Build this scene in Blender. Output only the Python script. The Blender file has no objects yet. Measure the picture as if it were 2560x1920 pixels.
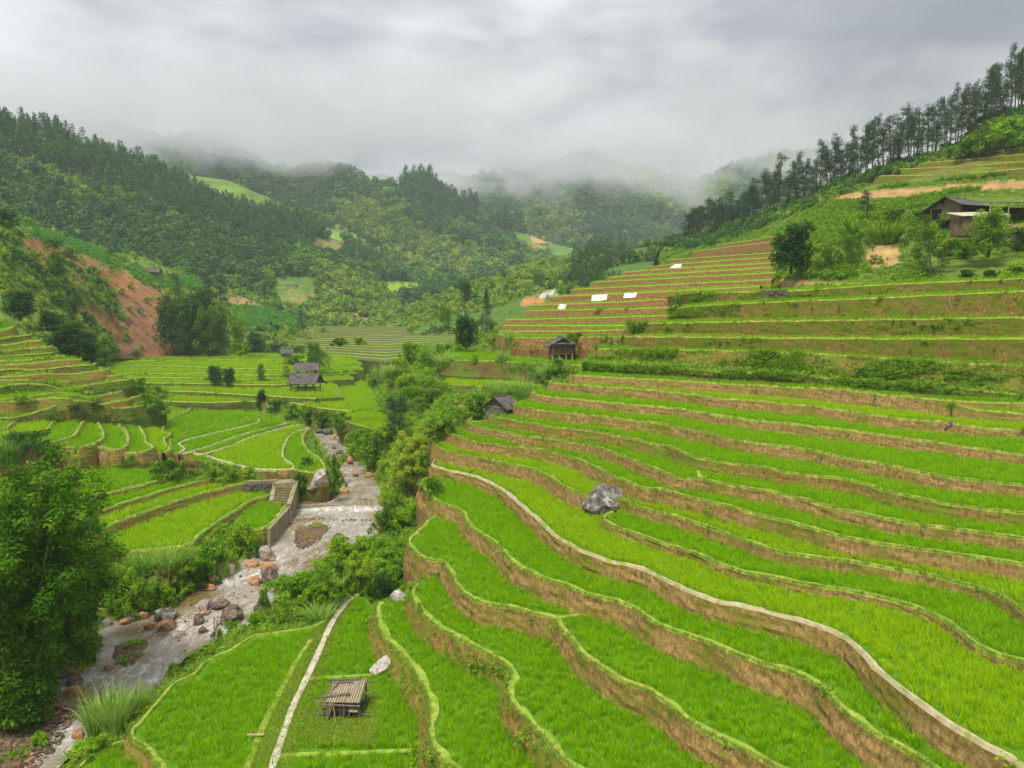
import bpy, math, random
import numpy as np
from mathutils import Vector
from mathutils.geometry import tessellate_polygon

random.seed(7); rng = np.random.default_rng(7)
R = math.radians
scene = bpy.context.scene
COL = scene.collection
# ---------------------------------------------------------------- camera
CZ = 40.0; FPX = 1775.0; PITCH = R(5.47)
cam_d = bpy.data.cameras.new('camera'); cam = bpy.data.objects.new('camera', cam_d); COL.objects.link(cam)
cam.location = (0, 0, CZ); cam.rotation_euler = (R(90) - PITCH, 0, 0)
cam_d.sensor_width = 36; cam_d.lens = FPX / 2560 * 36; cam_d.clip_start = .5; cam_d.clip_end = 20000
scene.camera = cam
# ---------------------------------------------------------------- light
SUN_EL, SUN_AZ = 62, 200
sun_d = bpy.data.lights.new('sun', 'SUN'); sun = bpy.data.objects.new('sun', sun_d); COL.objects.link(sun)
sun_d.energy = 1.5; sun_d.angle = R(11); sun_d.color = (1, .925, .79)
sun.rotation_euler = (R(90 - SUN_EL), 0, R(180 - SUN_AZ)); sun.location = (0, 0, 200)
world = bpy.data.worlds.new('World'); scene.world = world; world.use_nodes = True
def nd(nt, t, **kw):
    n = nt.nodes.new(t)
    for k, v in kw.items():
        if k.startswith('i_'):
            n.inputs[k[2:].replace('_', ' ')].default_value = v
        else: setattr(n, k, v)
    return n
def ramp(nt, fac, stops):
    n = nt.nodes.new('ShaderNodeValToRGB'); cr = n.color_ramp
    while len(cr.elements) < len(stops): cr.elements.new(.5)
    for e, (p, c) in zip(cr.elements, stops):
        e.position = p; e.color = (*c, 1) if len(c) == 3 else c
    nt.links.new(fac, n.inputs[0]); return n.outputs[0]
def world_nodes():
    nt = world.node_tree; nt.nodes.clear(); L = nt.links.new
    out = nd(nt, 'ShaderNodeOutputWorld')
    sky = nd(nt, 'ShaderNodeTexSky', sky_type='NISHITA', sun_disc=False, sun_elevation=R(SUN_EL), sun_rotation=R(SUN_AZ))
    b1 = nd(nt, 'ShaderNodeBackground', i_Strength=.06); L(sky.outputs[0], b1.inputs[0])
    tc = nd(nt, 'ShaderNodeTexCoord')
    mp = nd(nt, 'ShaderNodeMapping'); mp.inputs['Scale'].default_value = (1, 1, 2.4); mp.inputs['Location'].default_value = (.35, .2, .1)
    L(tc.outputs['Generated'], mp.inputs[0])
    n1 = nd(nt, 'ShaderNodeTexNoise', i_Scale=1.7, i_Detail=7, i_Roughness=.52, i_Distortion=.35); L(mp.outputs[0], n1.inputs['Vector'])
    n2 = nd(nt, 'ShaderNodeTexNoise', i_Scale=5.5, i_Detail=6, i_Roughness=.5); L(mp.outputs[0], n2.inputs['Vector'])
    m = nd(nt, 'ShaderNodeMath', operation='MULTIPLY_ADD'); L(n2.outputs['Fac'], m.inputs[0]); m.inputs[1].default_value = .38
    L(n1.outputs['Fac'], m.inputs[2])
    # brighter overhead (z of the view direction) and towards the right of the valley
    sp = nd(nt, 'ShaderNodeSeparateXYZ'); L(tc.outputs['Generated'], sp.inputs[0])
    m2 = nd(nt, 'ShaderNodeMath', operation='MULTIPLY_ADD'); L(sp.outputs['Z'], m2.inputs[0]); m2.inputs[1].default_value = .34; L(m.outputs[0], m2.inputs[2])
    m3 = nd(nt, 'ShaderNodeMath', operation='MULTIPLY_ADD'); L(sp.outputs['X'], m3.inputs[0]); m3.inputs[1].default_value = .10; L(m2.outputs[0], m3.inputs[2])
    c = ramp(nt, m3.outputs[0], [(.50, (.19, .195, .235)), (.62, (.27, .275, .325)), (.74, (.42, .43, .475)), (.92, (.95, .96, .98))])
    b2 = nd(nt, 'ShaderNodeBackground', i_Strength=.335); L(c, b2.inputs[0])
    mx = nd(nt, 'ShaderNodeMixShader'); mx.inputs[0].default_value = .97
    L(b1.outputs[0], mx.inputs[1]); L(b2.outputs[0], mx.inputs[2]); L(mx.outputs[0], out.inputs[0])
world_nodes()
vs = scene.view_settings
vs.view_transform = 'Standard'; vs.look = 'None'; vs.exposure = 1.6; vs.gamma = 1
cy = scene.cycles
cy.max_bounces = 14; cy.diffuse_bounces = 3; cy.glossy_bounces = 2; cy.transmission_bounces = 4; cy.transparent_max_bounces = 16
cy.volume_bounces = 12; cy.caustics_reflective = False; cy.caustics_refractive = False
cy.use_adaptive_sampling = True; cy.adaptive_threshold = .02; cy.use_denoising = True

# ---------------------------------------------------------------- unprojection
cp, sp_ = math.cos(PITCH), math.sin(PITCH)
def ray(u, v):
    x = (u - 1280) / FPX; y = -(v - 960) / FPX
    return np.array([x, y * sp_ + cp, y * cp - sp_])
def PH(u, v, h):                       # point on the level h metres below the camera
    d = ray(u, v); t = -h / d[2]; return np.array([0, 0, CZ]) + d * t
def PD(u, v, D):                       # point D metres ahead
    d = ray(u, v); return np.array([0, 0, CZ]) + d * (D / d[1])
def proj(P):                           # world -> photo pixel
    P = np.atleast_2d(P); q = P - np.array([0, 0, CZ])
    f = q[:, 1] * cp - q[:, 2] * sp_; up = q[:, 1] * sp_ + q[:, 2] * cp
    f = np.maximum(f, .01)
    return 1280 + q[:, 0] / f * FPX, 960 - up / f * FPX
CR = {'A': (0, 1280), 'B': (850, 1280), 'C': (1660, 1280), 'D': (0, 760), 'E': (850, 760), 'F': (1660, 760), 'G': (0, 260), 'H': (850, 360), 'I': (1660, 100)}
def c2(k, *pts):                       # traced crop coordinates -> photo pixels
    ox, oy = CR[k]; return [(ox + a / 2.458, oy + b / 2.458) for a, b in pts]
def crom(P, step):                     # smooth a polyline and resample it
    P = np.asarray(P, float)
    if len(P) < 3: Q = P
    else:
        X = np.vstack([2 * P[0] - P[1], P, 2 * P[-1] - P[-2]]); out = []
        for i in range(1, len(X) - 2):
            t = np.linspace(0, 1, 9)[:-1, None]
            a, b, c, d = X[i - 1], X[i], X[i + 1], X[i + 2]
            out.append(.5 * (2 * b + (c - a) * t + (2 * a - 5 * b + 4 * c - d) * t * t + (3 * b - a - 3 * c + d) * t ** 3))
        Q = np.vstack(out + [P[-1:]])
    s = np.r_[0, np.cumsum(np.linalg.norm(np.diff(Q[:, :2], axis=0), axis=1))]
    n = max(2, int(s[-1] / step) + 1); t = np.linspace(0, s[-1], n)
    return np.stack([np.interp(t, s, Q[:, k]) for k in range(Q.shape[1])], 1)
def hsh(ix, iy, iz=0):
    n = np.sin(ix * 127.1 + iy * 311.7 + iz * 74.7) * 43758.5453
    return n - np.floor(n)
def vnoise(x, y, z=0.):                # smooth value noise, arrays
    x = np.asarray(x, float); y = np.asarray(y, float)
    ix, iy = np.floor(x), np.floor(y); fx, fy = x - ix, y - iy
    fx = fx * fx * (3 - 2 * fx); fy = fy * fy * (3 - 2 * fy)
    a = hsh(ix, iy, z); b = hsh(ix + 1, iy, z); c = hsh(ix, iy + 1, z); d = hsh(ix + 1, iy + 1, z)
    return (a + (b - a) * fx) * (1 - fy) + (c + (d - c) * fx) * fy - .5
def fbm(x, y, o=4, z=0.):
    s = 0; a = 1.
    for i in range(o): s = s + a * vnoise(x * 2 ** i + 17 * i, y * 2 ** i + 5 * i, z); a *= .5
    return s
def inpoly(u, v, poly):
    u = np.asarray(u); v = np.asarray(v); r = np.zeros(u.shape, bool); n = len(poly)
    for i in range(n):
        x0, y0 = poly[i]; x1, y1 = poly[(i + 1) % n]
        if y0 == y1: continue
        c = ((y0 > v) != (y1 > v)) & (u < (x1 - x0) * (v - y0) / (y1 - y0) + x0); r ^= c
    return r

# ---------------------------------------------------------------- materials
MATS = {}
def newmat(name):
    m = bpy.data.materials.new(name); m.use_nodes = True; nt = m.node_tree; nt.nodes.clear(); MATS[name] = m
    return m, nt, nd(nt, 'ShaderNodeOutputMaterial')
def noise_fac(nt, scale, detail=5, rough=.55, vec=None, coord='Object', mapscale=None, dist=0):
    if vec is None:
        tc = nd(nt, 'ShaderNodeTexCoord'); vec = tc.outputs[coord]
    if mapscale:
        mp = nd(nt, 'ShaderNodeMapping'); mp.inputs['Scale'].default_value = mapscale; nt.links.new(vec, mp.inputs[0]); vec = mp.outputs[0]
    n = nd(nt, 'ShaderNodeTexNoise', i_Scale=scale, i_Detail=detail, i_Roughness=rough, i_Distortion=dist)
    nt.links.new(vec, n.inputs['Vector']); return n.outputs['Fac']
def mixc(nt, f, a, b, mode='MIX'):
    n = nd(nt, 'ShaderNodeMix', data_type='RGBA', blend_type=mode)
    for s, val in ((0, f), (6, a), (7, b)):
        if hasattr(val, 'is_linked') or hasattr(val, 'links'): nt.links.new(val, n.inputs[s])
        elif s == 0: n.inputs[0].default_value = val
        else: n.inputs[s].default_value = (*val, 1)
    return n.outputs[2]
def bump(nt, fac, strength, dist):
    b = nd(nt, 'ShaderNodeBump', i_Strength=strength, i_Distance=dist); nt.links.new(fac, b.inputs['Height']); return b.outputs[0]
def princ(nt, out, col, rough=.85, bmp=None, spec=.25):
    p = nd(nt, 'ShaderNodeBsdfPrincipled'); p.inputs['Roughness'].default_value = rough; p.inputs['Specular IOR Level'].default_value = spec
    if isinstance(col, tuple): p.inputs['Base Color'].default_value = (*col, 1)
    else: nt.links.new(col, p.inputs['Base Color'])
    if bmp: nt.links.new(bmp, p.inputs['Normal'])
    nt.links.new(p.outputs[0], out.inputs[0]); return p
def leaf_mat(name, c0, c1, c2_, trans=.35):
    m, nt, out = newmat(name)
    at = nd(nt, 'ShaderNodeAttribute', attribute_name='tint'); oi = nd(nt, 'ShaderNodeObjectInfo')
    ad = nd(nt, 'ShaderNodeMath', operation='MULTIPLY_ADD'); nt.links.new(oi.outputs['Random'], ad.inputs[0]); ad.inputs[1].default_value = .45
    nt.links.new(at.outputs['Fac'], ad.inputs[2])
    col = ramp(nt, ad.outputs[0], [(.1, c0), (.6, c1), (1.15 if False else 1., c2_)])
    p = nd(nt, 'ShaderNodeBsdfPrincipled'); p.inputs['Roughness'].default_value = .75; p.inputs['Specular IOR Level'].default_value = .07
    nt.links.new(col, p.inputs['Base Color'])
    tr = nd(nt, 'ShaderNodeBsdfTranslucent'); nt.links.new(col, tr.inputs[0])
    mx = nd(nt, 'ShaderNodeMixShader'); mx.inputs[0].default_value = trans
    nt.links.new(p.outputs[0], mx.inputs[1]); nt.links.new(tr.outputs[0], mx.inputs[2]); nt.links.new(mx.outputs[0], out.inputs[0])
    return m
def noise_mat(name, cols, scale=1., detail=6, rough=.9, bstr=.5, bdist=.1, mapscale=None, second=None, bscale=None):
    m, nt, out = newmat(name)
    f = noise_fac(nt, scale, detail, mapscale=mapscale); n = len(cols)
    col = ramp(nt, f, [(.3 + .4 * i / max(1, n - 1), c) for i, c in enumerate(cols)])
    if second:
        s2, c2_, lo, hi = second
        g = ramp(nt, noise_fac(nt, s2, 5, .6), [(lo, (0, 0, 0)), (hi, (1, 1, 1))]); col = mixc(nt, g, col, c2_)
    b = bump(nt, noise_fac(nt, bscale or scale * 4, 5), bstr, bdist) if bstr else None
    princ(nt, out, col, rough, b); return m

# rice and grass
leaf_mat('rice', (.14, .345, .001), (.25, .52, .002), (.39, .64, .006), .42)
leaf_mat('rice_pale', (.24, .43, .002), (.37, .60, .004), (.50, .70, .012), .42)
leaf_mat('short_grass', (.14, .24, .02), (.24, .36, .035), (.40, .44, .10), .3)
leaf_mat('tall_grass', (.13, .28, .015), (.26, .47, .04), (.46, .64, .16), .35)
leaf_mat('leaf_bright', (.07, .20, .006), (.18, .38, .012), (.34, .52, .03), .3)
leaf_mat('leaf_yellow', (.14, .28, .012), (.26, .42, .02), (.42, .52, .04), .35)
leaf_mat('leaf_dark', (.014, .055, .010), (.035, .105, .016), (.08, .18, .025), .22)
leaf_mat('leaf_mid', (.035, .10, .006), (.11, .25, .012), (.26, .42, .03), .28)
leaf_mat('leaf_pine', (.02, .06, .03), (.045, .11, .045), (.10, .19, .07), .2)
leaf_mat('leaf_dry', (.14, .10, .03), (.24, .17, .06), (.35, .27, .10), .2)
leaf_mat('forest_mid', (.05, .15, .015), (.14, .31, .028), (.29, .46, .06), .3)
leaf_mat('forest_dark', (.028, .085, .028), (.06, .16, .04), (.12, .24, .055), .25)
leaf_mat('forest_pale', (.16, .27, .018), (.28, .40, .035), (.42, .52, .08), .3)
leaf_mat('leaf_bamboo', (.022, .080, .004), (.085, .22, .010), (.26, .44, .03), .3)
leaf_mat('elephant_leaf', (.11, .27, .015), (.24, .45, .04), (.46, .64, .16), .35)
leaf_mat('corn_leaf', (.06, .22, .03), (.12, .36, .05), (.24, .50, .08), .3)
# one soil for banks and risers: moss and stains have a shape of their own
def soil_mat(name, base, hi, lo, moss, mlo, mhi, mscale=.35):
    m, nt, out = newmat(name)
    tc = nd(nt, 'ShaderNodeTexCoord'); v = tc.outputs['Object']
    a = noise_fac(nt, 2.6, 9, .72, v); col = ramp(nt, a, [(.3, lo), (.5, base), (.68, hi)])
    st = noise_fac(nt, 5.5, 6, .7, v, mapscale=(1, 1, .12))
    col = mixc(nt, ramp(nt, st, [(.42, (.45, .45, .45)), (.58, (1, 1, 1))]), (0, 0, 0), col, 'MIX') if False else mixc(nt, 1., col, ramp(nt, st, [(.36, (.55, .52, .48)), (.54, (1, 1, 1))]), 'MULTIPLY')
    g = noise_fac(nt, mscale, 8, .68, v); col = mixc(nt, ramp(nt, g, [(mlo, (0, 0, 0)), (mhi, (1, 1, 1))]), col, moss)
    g2 = noise_fac(nt, 5.5, 4, .7, v); col = mixc(nt, ramp(nt, g2, [(.60, (0, 0, 0)), (.72, (.75, .75, .75))]), col, tuple(c * .55 for c in moss))
    b = bump(nt, noise_fac(nt, 5, 8, .7, v), .8, .12); princ(nt, out, col, .95, b, .1); return m
soil_mat('riser', (.345, .23, .082), (.48, .335, .14), (.20, .135, .04), (.17, .18, .02), .48, .64)
soil_mat('riser_mossy', (.28, .19, .05), (.40, .27, .09), (.15, .10, .025), (.17, .21, .025), .44, .60)
soil_mat('riser_dark', (.13, .09, .03), (.22, .14, .05), (.06, .05, .02), (.10, .16, .02), .42, .56)
soil_mat('riser_olive', (.215, .15, .04), (.34, .235, .08), (.10, .07, .02), (.12, .155, .012), .40, .56, .5)
soil_mat('riser_red', (.33, .18, .07), (.44, .26, .11), (.21, .11, .04), (.20, .19, .04), .60, .74)
soil_mat('riser_far', (.25, .16, .065), (.32, .21, .09), (.14, .11, .04), (.13, .18, .03), .42, .58, .2)
noise_mat('paddy', [(.07, .17, .004), (.11, .25, .006)], 3)
noise_mat('paddy_dry', [(.22, .15, .06), (.17, .22, .04)], 1.5)
noise_mat('bund_grass', [(.10, .13, .02), (.28, .34, .04), (.44, .40, .13)], 1.7, bstr=.7, bdist=.05, second=(.5, (.22, .36, .03), .45, .6))
noise_mat('bund_mossy', [(.14, .24, .02), (.24, .36, .035), (.38, .42, .08)], 2.2, bstr=.7, bdist=.05)
noise_mat('bund_path', [(.30, .27, .12), (.46, .39, .24), (.54, .47, .33)], 2.2, bstr=.6, bdist=.04, second=(1.3, (.28, .34, .07), .52, .6))
noise_mat('concrete_path', [(.30, .27, .18), (.48, .43, .33), (.58, .53, .43)], 1.6, bstr=.3, bdist=.02, second=(.8, (.30, .33, .10), .62, .7))
noise_mat('concrete', [(.17, .145, .085), (.36, .31, .22)], 1.5, bstr=.3, bdist=.02, second=(.7, (.16, .20, .04), .52, .68), mapscale=(1, 1, .35))
noise_mat('concrete_mossy', [(.10, .09, .04), (.24, .20, .10)], 1.8, bstr=.3, bdist=.02)
noise_mat('wood_grey', [(.06, .05, .04), (.16, .135, .11), (.27, .235, .20)], 1.6, mapscale=(5, 5, .5), bstr=.5, bdist=.02)
noise_mat('wood_brown', [(.07, .045, .025), (.19, .125, .07), (.30, .21, .12)], 1.6, mapscale=(6, 6, .5), bstr=.5, bdist=.02)
noise_mat('wood_tan', [(.13, .10, .065), (.30, .235, .16), (.42, .34, .24)], 1.6, mapscale=(6, 6, .5), bstr=.5, bdist=.02)
noise_mat('wood_dark', [(.012, .010, .009), (.05, .04, .035)], 3, bstr=.4, bdist=.02)
noise_mat('wood_pale', [(.30, .22, .12), (.46, .36, .22)], 3, bstr=.4, bdist=.02)
noise_mat('roof_sheet', [(.05, .045, .05), (.10, .09, .095), (.16, .145, .15)], 1.3, bstr=.4, bdist=.02)
noise_mat('roof_fibre', [(.30, .26, .18), (.50, .44, .30), (.62, .56, .42)], 2.2, bstr=.3, bdist=.02, second=(2.5, (.12, .11, .06), .56, .66))
noise_mat('clay', [(.34, .22, .11), (.46, .32, .18)], 1.2, bstr=.4, bdist=.03)
noise_mat('tarp', [(.62, .60, .56), (.80, .78, .74)], 1.2, bstr=.5, bdist=.06)
noise_mat('cloth', [(.45, .60, .62), (.7, .78, .78)], .4, bstr=0)
noise_mat('bark', [(.05, .035, .025), (.13, .10, .07)], 4, mapscale=(1, 1, .3), bstr=.5, bdist=.04)
noise_mat('bark_red', [(.10, .05, .03), (.24, .13, .08)], 4, mapscale=(1, 1, .3), bstr=.5, bdist=.04)
noise_mat('bark_pale', [(.22, .20, .16), (.36, .33, .28)], 4, mapscale=(1, 1, .3), bstr=.5, bdist=.04)
noise_mat('rock_grey', [(.04, .038, .032), (.16, .15, .13), (.34, .33, .29)], 5.5, 10, bstr=1., bdist=.25, second=(8., (.46, .45, .38), .56, .62))
noise_mat('rock_pale', [(.14, .11, .10), (.40, .35, .32), (.62, .57, .53)], 6., 10, bstr=1., bdist=.2, second=(3., (.34, .22, .12), .54, .64))
noise_mat('rock_white', [(.30, .26, .23), (.66, .62, .58), (.80, .77, .74)], 6., 10, bstr=1., bdist=.2, second=(3., (.42, .30, .2), .56, .66))
noise_mat('rock_orange', [(.16, .075, .03), (.50, .22, .075), (.66, .42, .22)], 5., 8, bstr=.9, bdist=.12, second=(2.2, (.33, .28, .23), .48, .60))
noise_mat('rock_brown', [(.05, .03, .022), (.18, .13, .10), (.40, .33, .28)], 6., 10, bstr=1., bdist=.2, second=(1.6, (.13, .15, .04), .60, .70))
noise_mat('gravel', [(.045, .03, .02), (.13, .085, .05), (.27, .19, .12)], 3.5, 8, bstr=1., bdist=.12, second=(.35, (.17, .20, .04), .56, .66), bscale=6)
noise_mat('bank_soil', [(.06, .10, .012), (.12, .18, .02), (.20, .19, .05)], .5, 8, bstr=.8, bdist=.15, second=(.16, (.26, .15, .065), .60, .68), bscale=3)
# ---------------------------------------------------------------- mesh building
def tag(o, label=None, cat=None, group=None, kind=None):
    for k, v in (('label', label), ('category', cat), ('group', group), ('kind', kind)):
        if v: o[k] = v
    return o
class MB:
    def __init__(s): s.v = []; s.f = []; s.m = []; s.t = []; s.n = 0
    def add(s, V, Fc, mi=0, t=None):
        V = np.asarray(V, float).reshape(-1, 3); b = s.n
        s.v.append(V); s.n += len(V); k = len(Fc)
        if isinstance(Fc, np.ndarray): s.f += (Fc + b).tolist()
        else: s.f += [[i + b for i in f] for f in Fc]
        s.m += (mi.tolist() if isinstance(mi, np.ndarray) else [mi] * k)
        s.t += ([.5] * k if t is None else (list(t) if hasattr(t, '__len__') else [t] * k)); return s
    def box(s, x0, x1, y0, y1, z0, z1, mi=0, M=None):
        V = np.array([[x, y, z] for z in (z0, z1) for x, y in ((x0, y0), (x1, y0), (x1, y1), (x0, y1))])
        if M is not None: V = V @ M[0].T + M[1]
        return s.add(V, [[0, 3, 2, 1], [4, 5, 6, 7], [0, 1, 5, 4], [1, 2, 6, 5], [2, 3, 7, 6], [3, 0, 4, 7]], mi)
    def bar(s, a, b, w, h=None, mi=0, up=(0, 0, 1)):      # a squared beam between two points
        a = np.array(a, float); b = np.array(b, float); d = b - a; L = np.linalg.norm(d); d /= L; h = h or w
        up = np.array(up, float)
        if abs(d @ up) > .95: up = np.array([1., 0, 0])
        x = np.cross(d, up); x /= np.linalg.norm(x); z = np.cross(x, d)
        V = [p + x * i * w / 2 + z * j * h / 2 for p in (a, b) for i, j in ((-1, -1), (1, -1), (1, 1), (-1, 1))]
        return s.add(V, [[0, 1, 2, 3], [7, 6, 5, 4], [0, 4, 5, 1], [1, 5, 6, 2], [2, 6, 7, 3], [3, 7, 4, 0]], mi)
    def tube(s, P, rad, n=6, mi=0, t=None):
        P = np.asarray(P, float); k = len(P); rad = np.broadcast_to(rad, (k,)); V = []
        for i in range(k):
            d = P[min(i + 1, k - 1)] - P[max(i - 1, 0)]; d /= np.linalg.norm(d) + 1e-9
            a = np.cross(d, [0, 0, 1.]) if abs(d[2]) < .9 else np.cross(d, [1., 0, 0]); a /= np.linalg.norm(a); b = np.cross(d, a)
            for j in range(n):
                q = 2 * math.pi * j / n; V.append(P[i] + rad[i] * (a * math.cos(q) + b * math.sin(q)))
        Fc = [[i * n + j, i * n + (j + 1) % n, (i + 1) * n + (j + 1) % n, (i + 1) * n + j] for i in range(k - 1) for j in range(n)]
        Fc += [list(range(n))[::-1], [(k - 1) * n + j for j in range(n)]]
        return s.add(V, Fc, mi, t)
    def mesh(s, name, mats, smooth=False):
        me = bpy.data.meshes.new(name); V = np.vstack(s.v)
        me.from_pydata(V.tolist(), [], s.f)
        for m in mats: me.materials.append(MATS[m] if isinstance(m, str) else m)
        me.polygons.foreach_set('material_index', np.array(s.m, np.int32))
        if smooth: me.polygons.foreach_set('use_smooth', np.ones(len(s.f), bool))
        a = me.attributes.new('tint', 'FLOAT', 'FACE'); a.data.foreach_set('value', np.array(s.t, np.float32))
        me.update(); return me
    def build(s, name, mats, parent=None, smooth=False, loc=None):
        o = bpy.data.objects.new(name, s.mesh(name, mats, smooth)); COL.objects.link(o)
        if parent: o.parent = parent
        if loc is not None: o.location = loc
        return o
def empty(name, loc, rz=0, sc=1):
    o = bpy.data.objects.new(name, None); COL.objects.link(o); o.location = loc; o.rotation_euler.z = rz; o.scale = (sc,) * 3
    o.empty_display_size = .3; return o
def copy_tree(o, parent=None):
    c = o.copy(); COL.objects.link(c); c.parent = parent
    for ch in o.children: copy_tree(ch, c)
    return c

# ---------------------------------------------------------------- river
WH = [(1060, 23.0), (1085, 23.2), (1200, 24.0), (1264, 24.35), (1276, 24.85), (1400, 25.3), (1600, 26.0), (1920, 26.9), (2300, 27.4)]
def wh(v): return np.interp(v, *zip(*WH))
RL = [(768, 1060), (780, 1083), (798, 1110), (815, 1130), (828, 1160), (838, 1190), (842, 1212), (818, 1232), (775, 1248), (745, 1264), (728, 1280), (700, 1318), (673, 1352), (645, 1372), (612, 1400), (575, 1440), (530, 1460), (490, 1475), (410, 1500), (330, 1535), (262, 1580), (205, 1640), (150, 1700), (110, 1730), (40, 1790), (-60, 1850), (-240, 1960), (-420, 2200)]
RRt = [(846, 1060), (862, 1085), (868, 1110), (880, 1135), (905, 1165), (930, 1190), (943, 1215), (950, 1240), (952, 1264), (953, 1280), (956, 1300), (940, 1335), (900, 1362), (835, 1380), (800, 1402), (775, 1430), (735, 1455), (690, 1490), (650, 1520), (585, 1580), (521, 1604), (470, 1630), (431, 1662), (382, 1718), (300, 1758), (262, 1790), (225, 1830), (150, 1900), (90, 1990), (0, 2200)]
rl = crom([PH(u, v, wh(v)) for u, v in RL], .8); rr = crom([PH(u, v, wh(v)) for u, v in RRt], .8)
RIVER_POLY = np.vstack([rl[:, :2], rr[::-1, :2]])
# ---------------------------------------------------------------- terraces
T = []          # every terrace: traced front edge, level, fall of the bank in front
def terr(pts, h=None, D=None, drop=1.4, bund='bund_grass', riser='riser', rib=None, ext=None, back=None, rice='rice', w=.36, lean=.24, pre=None, name='rice_terrace', bh=.12, zb=None, flat=False):
    hu = (lambda u: 17.3 - (17.3 - h) * (1 - .25 * min(1, max(0, (u - 1500) / 1000)))) if (h is not None and flat and 8 < h < 17.2) else (lambda u: h)
    P = np.array([PH(u, v, hu(u)) for u, v in pts]) if h is not None else \
        np.array([PD(u, v, d) for (u, v), d in zip(pts, np.interp([q[0] for q in pts], *zip(*D)) if isinstance(D, list) and isinstance(D[0], tuple) else np.interp(np.linspace(0, 1, len(pts)), np.linspace(0, 1, len(D)), D) if hasattr(D, '__len__') else [D] * len(pts))])
    if pts[-1][0] > 2540 or pts[-1][1] > 1915: e_ = P[-1] - P[-2]; P = np.vstack([P, P[-1] + e_ / np.linalg.norm(e_) * 8])
    dist = np.mean(P[:, 1]); P = crom(P, max(.35, dist * .006))
    t = dict(P=P, drop=drop, bund=bund, riser=riser, rib=rib, ext=ext, back=back, rice=rice, w=w, lean=lean, name=name, bh=bh)
    T.append(t); return t
E1 = c2('B', (238, 556), (222, 590), (225, 640), (240, 705), (280, 780), (350, 850), (420, 930), (480, 1020), (530, 1110), (555, 1200), (553, 1290), (543, 1360), (560, 1430), (600, 1490), (690, 1573))
E2 = c2('B', (462, 446), (440, 480), (448, 540), (485, 600), (540, 660), (620, 720), (700, 768), (800, 818), (900, 868), (985, 915), (1045, 965), (1055, 1015), (1030, 1060), (1030, 1110), (1052, 1170), (1110, 1240), (1180, 1310), (1250, 1380), (1310, 1450), (1370, 1520), (1430, 1573))
E3 = c2('B', (600, 20), (525, 60), (490, 100), (432, 150), (418, 190), (450, 240), (520, 290), (620, 305), (660, 350), (700, 420), (750, 490), (820, 540), (900, 565), (1000, 580), (1100, 600), (1200, 630), (1300, 655), (1350, 710), (1410, 770), (1450, 820), (1480, 870), (1560, 930), (1680, 1010), (1760, 1055), (1900, 1110), (2010, 1180)) + \
     c2('C', (100, 1250), (200, 1320), (330, 1390), (450, 1440), (560, 1500), (700, 1573))
E4 = c2('E', (596, 1064), (510, 1080), (494, 1112), (520, 1150), (560, 1190), (620, 1225), (700, 1250), (750, 1280), (772, 1330), (810, 1380), (870, 1420), (940, 1460)) + \
     c2('B', (1000, 240), (1040, 290), (1100, 340), (1190, 380), (1280, 420), (1380, 450), (1470, 490), (1560, 520), (1700, 550), (1800, 590), (1870, 640), (1960, 695), (2060, 735)) + \
     c2('C', (221, 785), (330, 830), (450, 880), (560, 915), (680, 950), (800, 990), (900, 1040), (980, 1100), (1050, 1170), (1120, 1240), (1220, 1310), (1300, 1360), (1400, 1420), (1500, 1480), (1600, 1540), (1650, 1573))
E5 = c2('E', (602, 944), (562, 980), (585, 1000), (680, 1025), (800, 1050), (900, 1090), (1000, 1140), (1060, 1190), (1100, 1230), (1150, 1270), (1200, 1310)) + \
     c2('B', (1260, 90), (1320, 145), (1400, 190), (1470, 235), (1550, 270), (1650, 300), (1780, 330), (1880, 360), (1970, 400)) + \
     c2('C', (50, 440), (130, 480), (230, 520), (380, 560), (520, 590), (680, 625), (830, 665), (960, 710), (1080, 760), (1170, 820), (1230, 880), (1270, 930), (1320, 980), (1400, 1050), (1500, 1130), (1620, 1220), (1750, 1310), (1880, 1380), (2000, 1450), (2120, 1510), (2212, 1573))
E5b = c2('B', (1665, 2), (1620, 25), (1625, 62), (1720, 105), (1850, 150)) + c2('C', (0, 198), (60, 215), (221, 268), (330, 318), (450, 360), (560, 385), (700, 410), (850, 440), (1000, 465), (1150, 490), (1300, 520), (1450, 560), (1580, 600), (1700, 655), (1780, 710), (1850, 770), (1940, 830), (2050, 880), (2212, 925))
E6 = c2('E', (545, 826), (582, 870), (640, 900), (760, 930), (900, 955), (1040, 985), (1160, 1010), (1260, 1050), (1340, 1100), (1410, 1140), (1480, 1165), (1560, 1185), (1640, 1190), (1730, 1200), (1800, 1235), (1900, 1270)) + \
     c2('C', (20, 18), (120, 45), (240, 85), (330, 115), (450, 160), (560, 200), (680, 240), (800, 265), (1000, 290), (1200, 315), (1400, 350), (1600, 380), (1800, 430), (1950, 470), (2050, 510), (2150, 570), (2212, 625))
E7 = c2('E', (642, 792), (700, 808), (760, 830), (860, 850), (1000, 870), (1150, 885), (1300, 910), (1420, 940), (1500, 975), (1600, 1020), (1700, 1065), (1800, 1110), (1900, 1140), (1970, 1140)) + \
     c2('F', (100, 1175), (250, 1210), (400, 1245), (500, 1275)) + c2('C', (620, 25), (750, 60), (900, 100), (1000, 130), (1100, 155), (1250, 185), (1450, 215), (1700, 250), (1900, 280), (2212, 325))
E8 = c2('E', (800, 706), (778, 730), (850, 755), (1000, 785), (1150, 815), (1300, 830), (1450, 855), (1560, 875), (1680, 915), (1780, 955), (1870, 990), (1960, 1025), (2050, 1060)) + \
     c2('F', (130, 1072), (220, 1075), (300, 1095), (420, 1115), (550, 1140), (700, 1165), (850, 1200), (1000, 1240), (1150, 1275), (1300, 1310), (1500, 1345), (1700, 1375), (1900, 1400), (2212, 1445))
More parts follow.
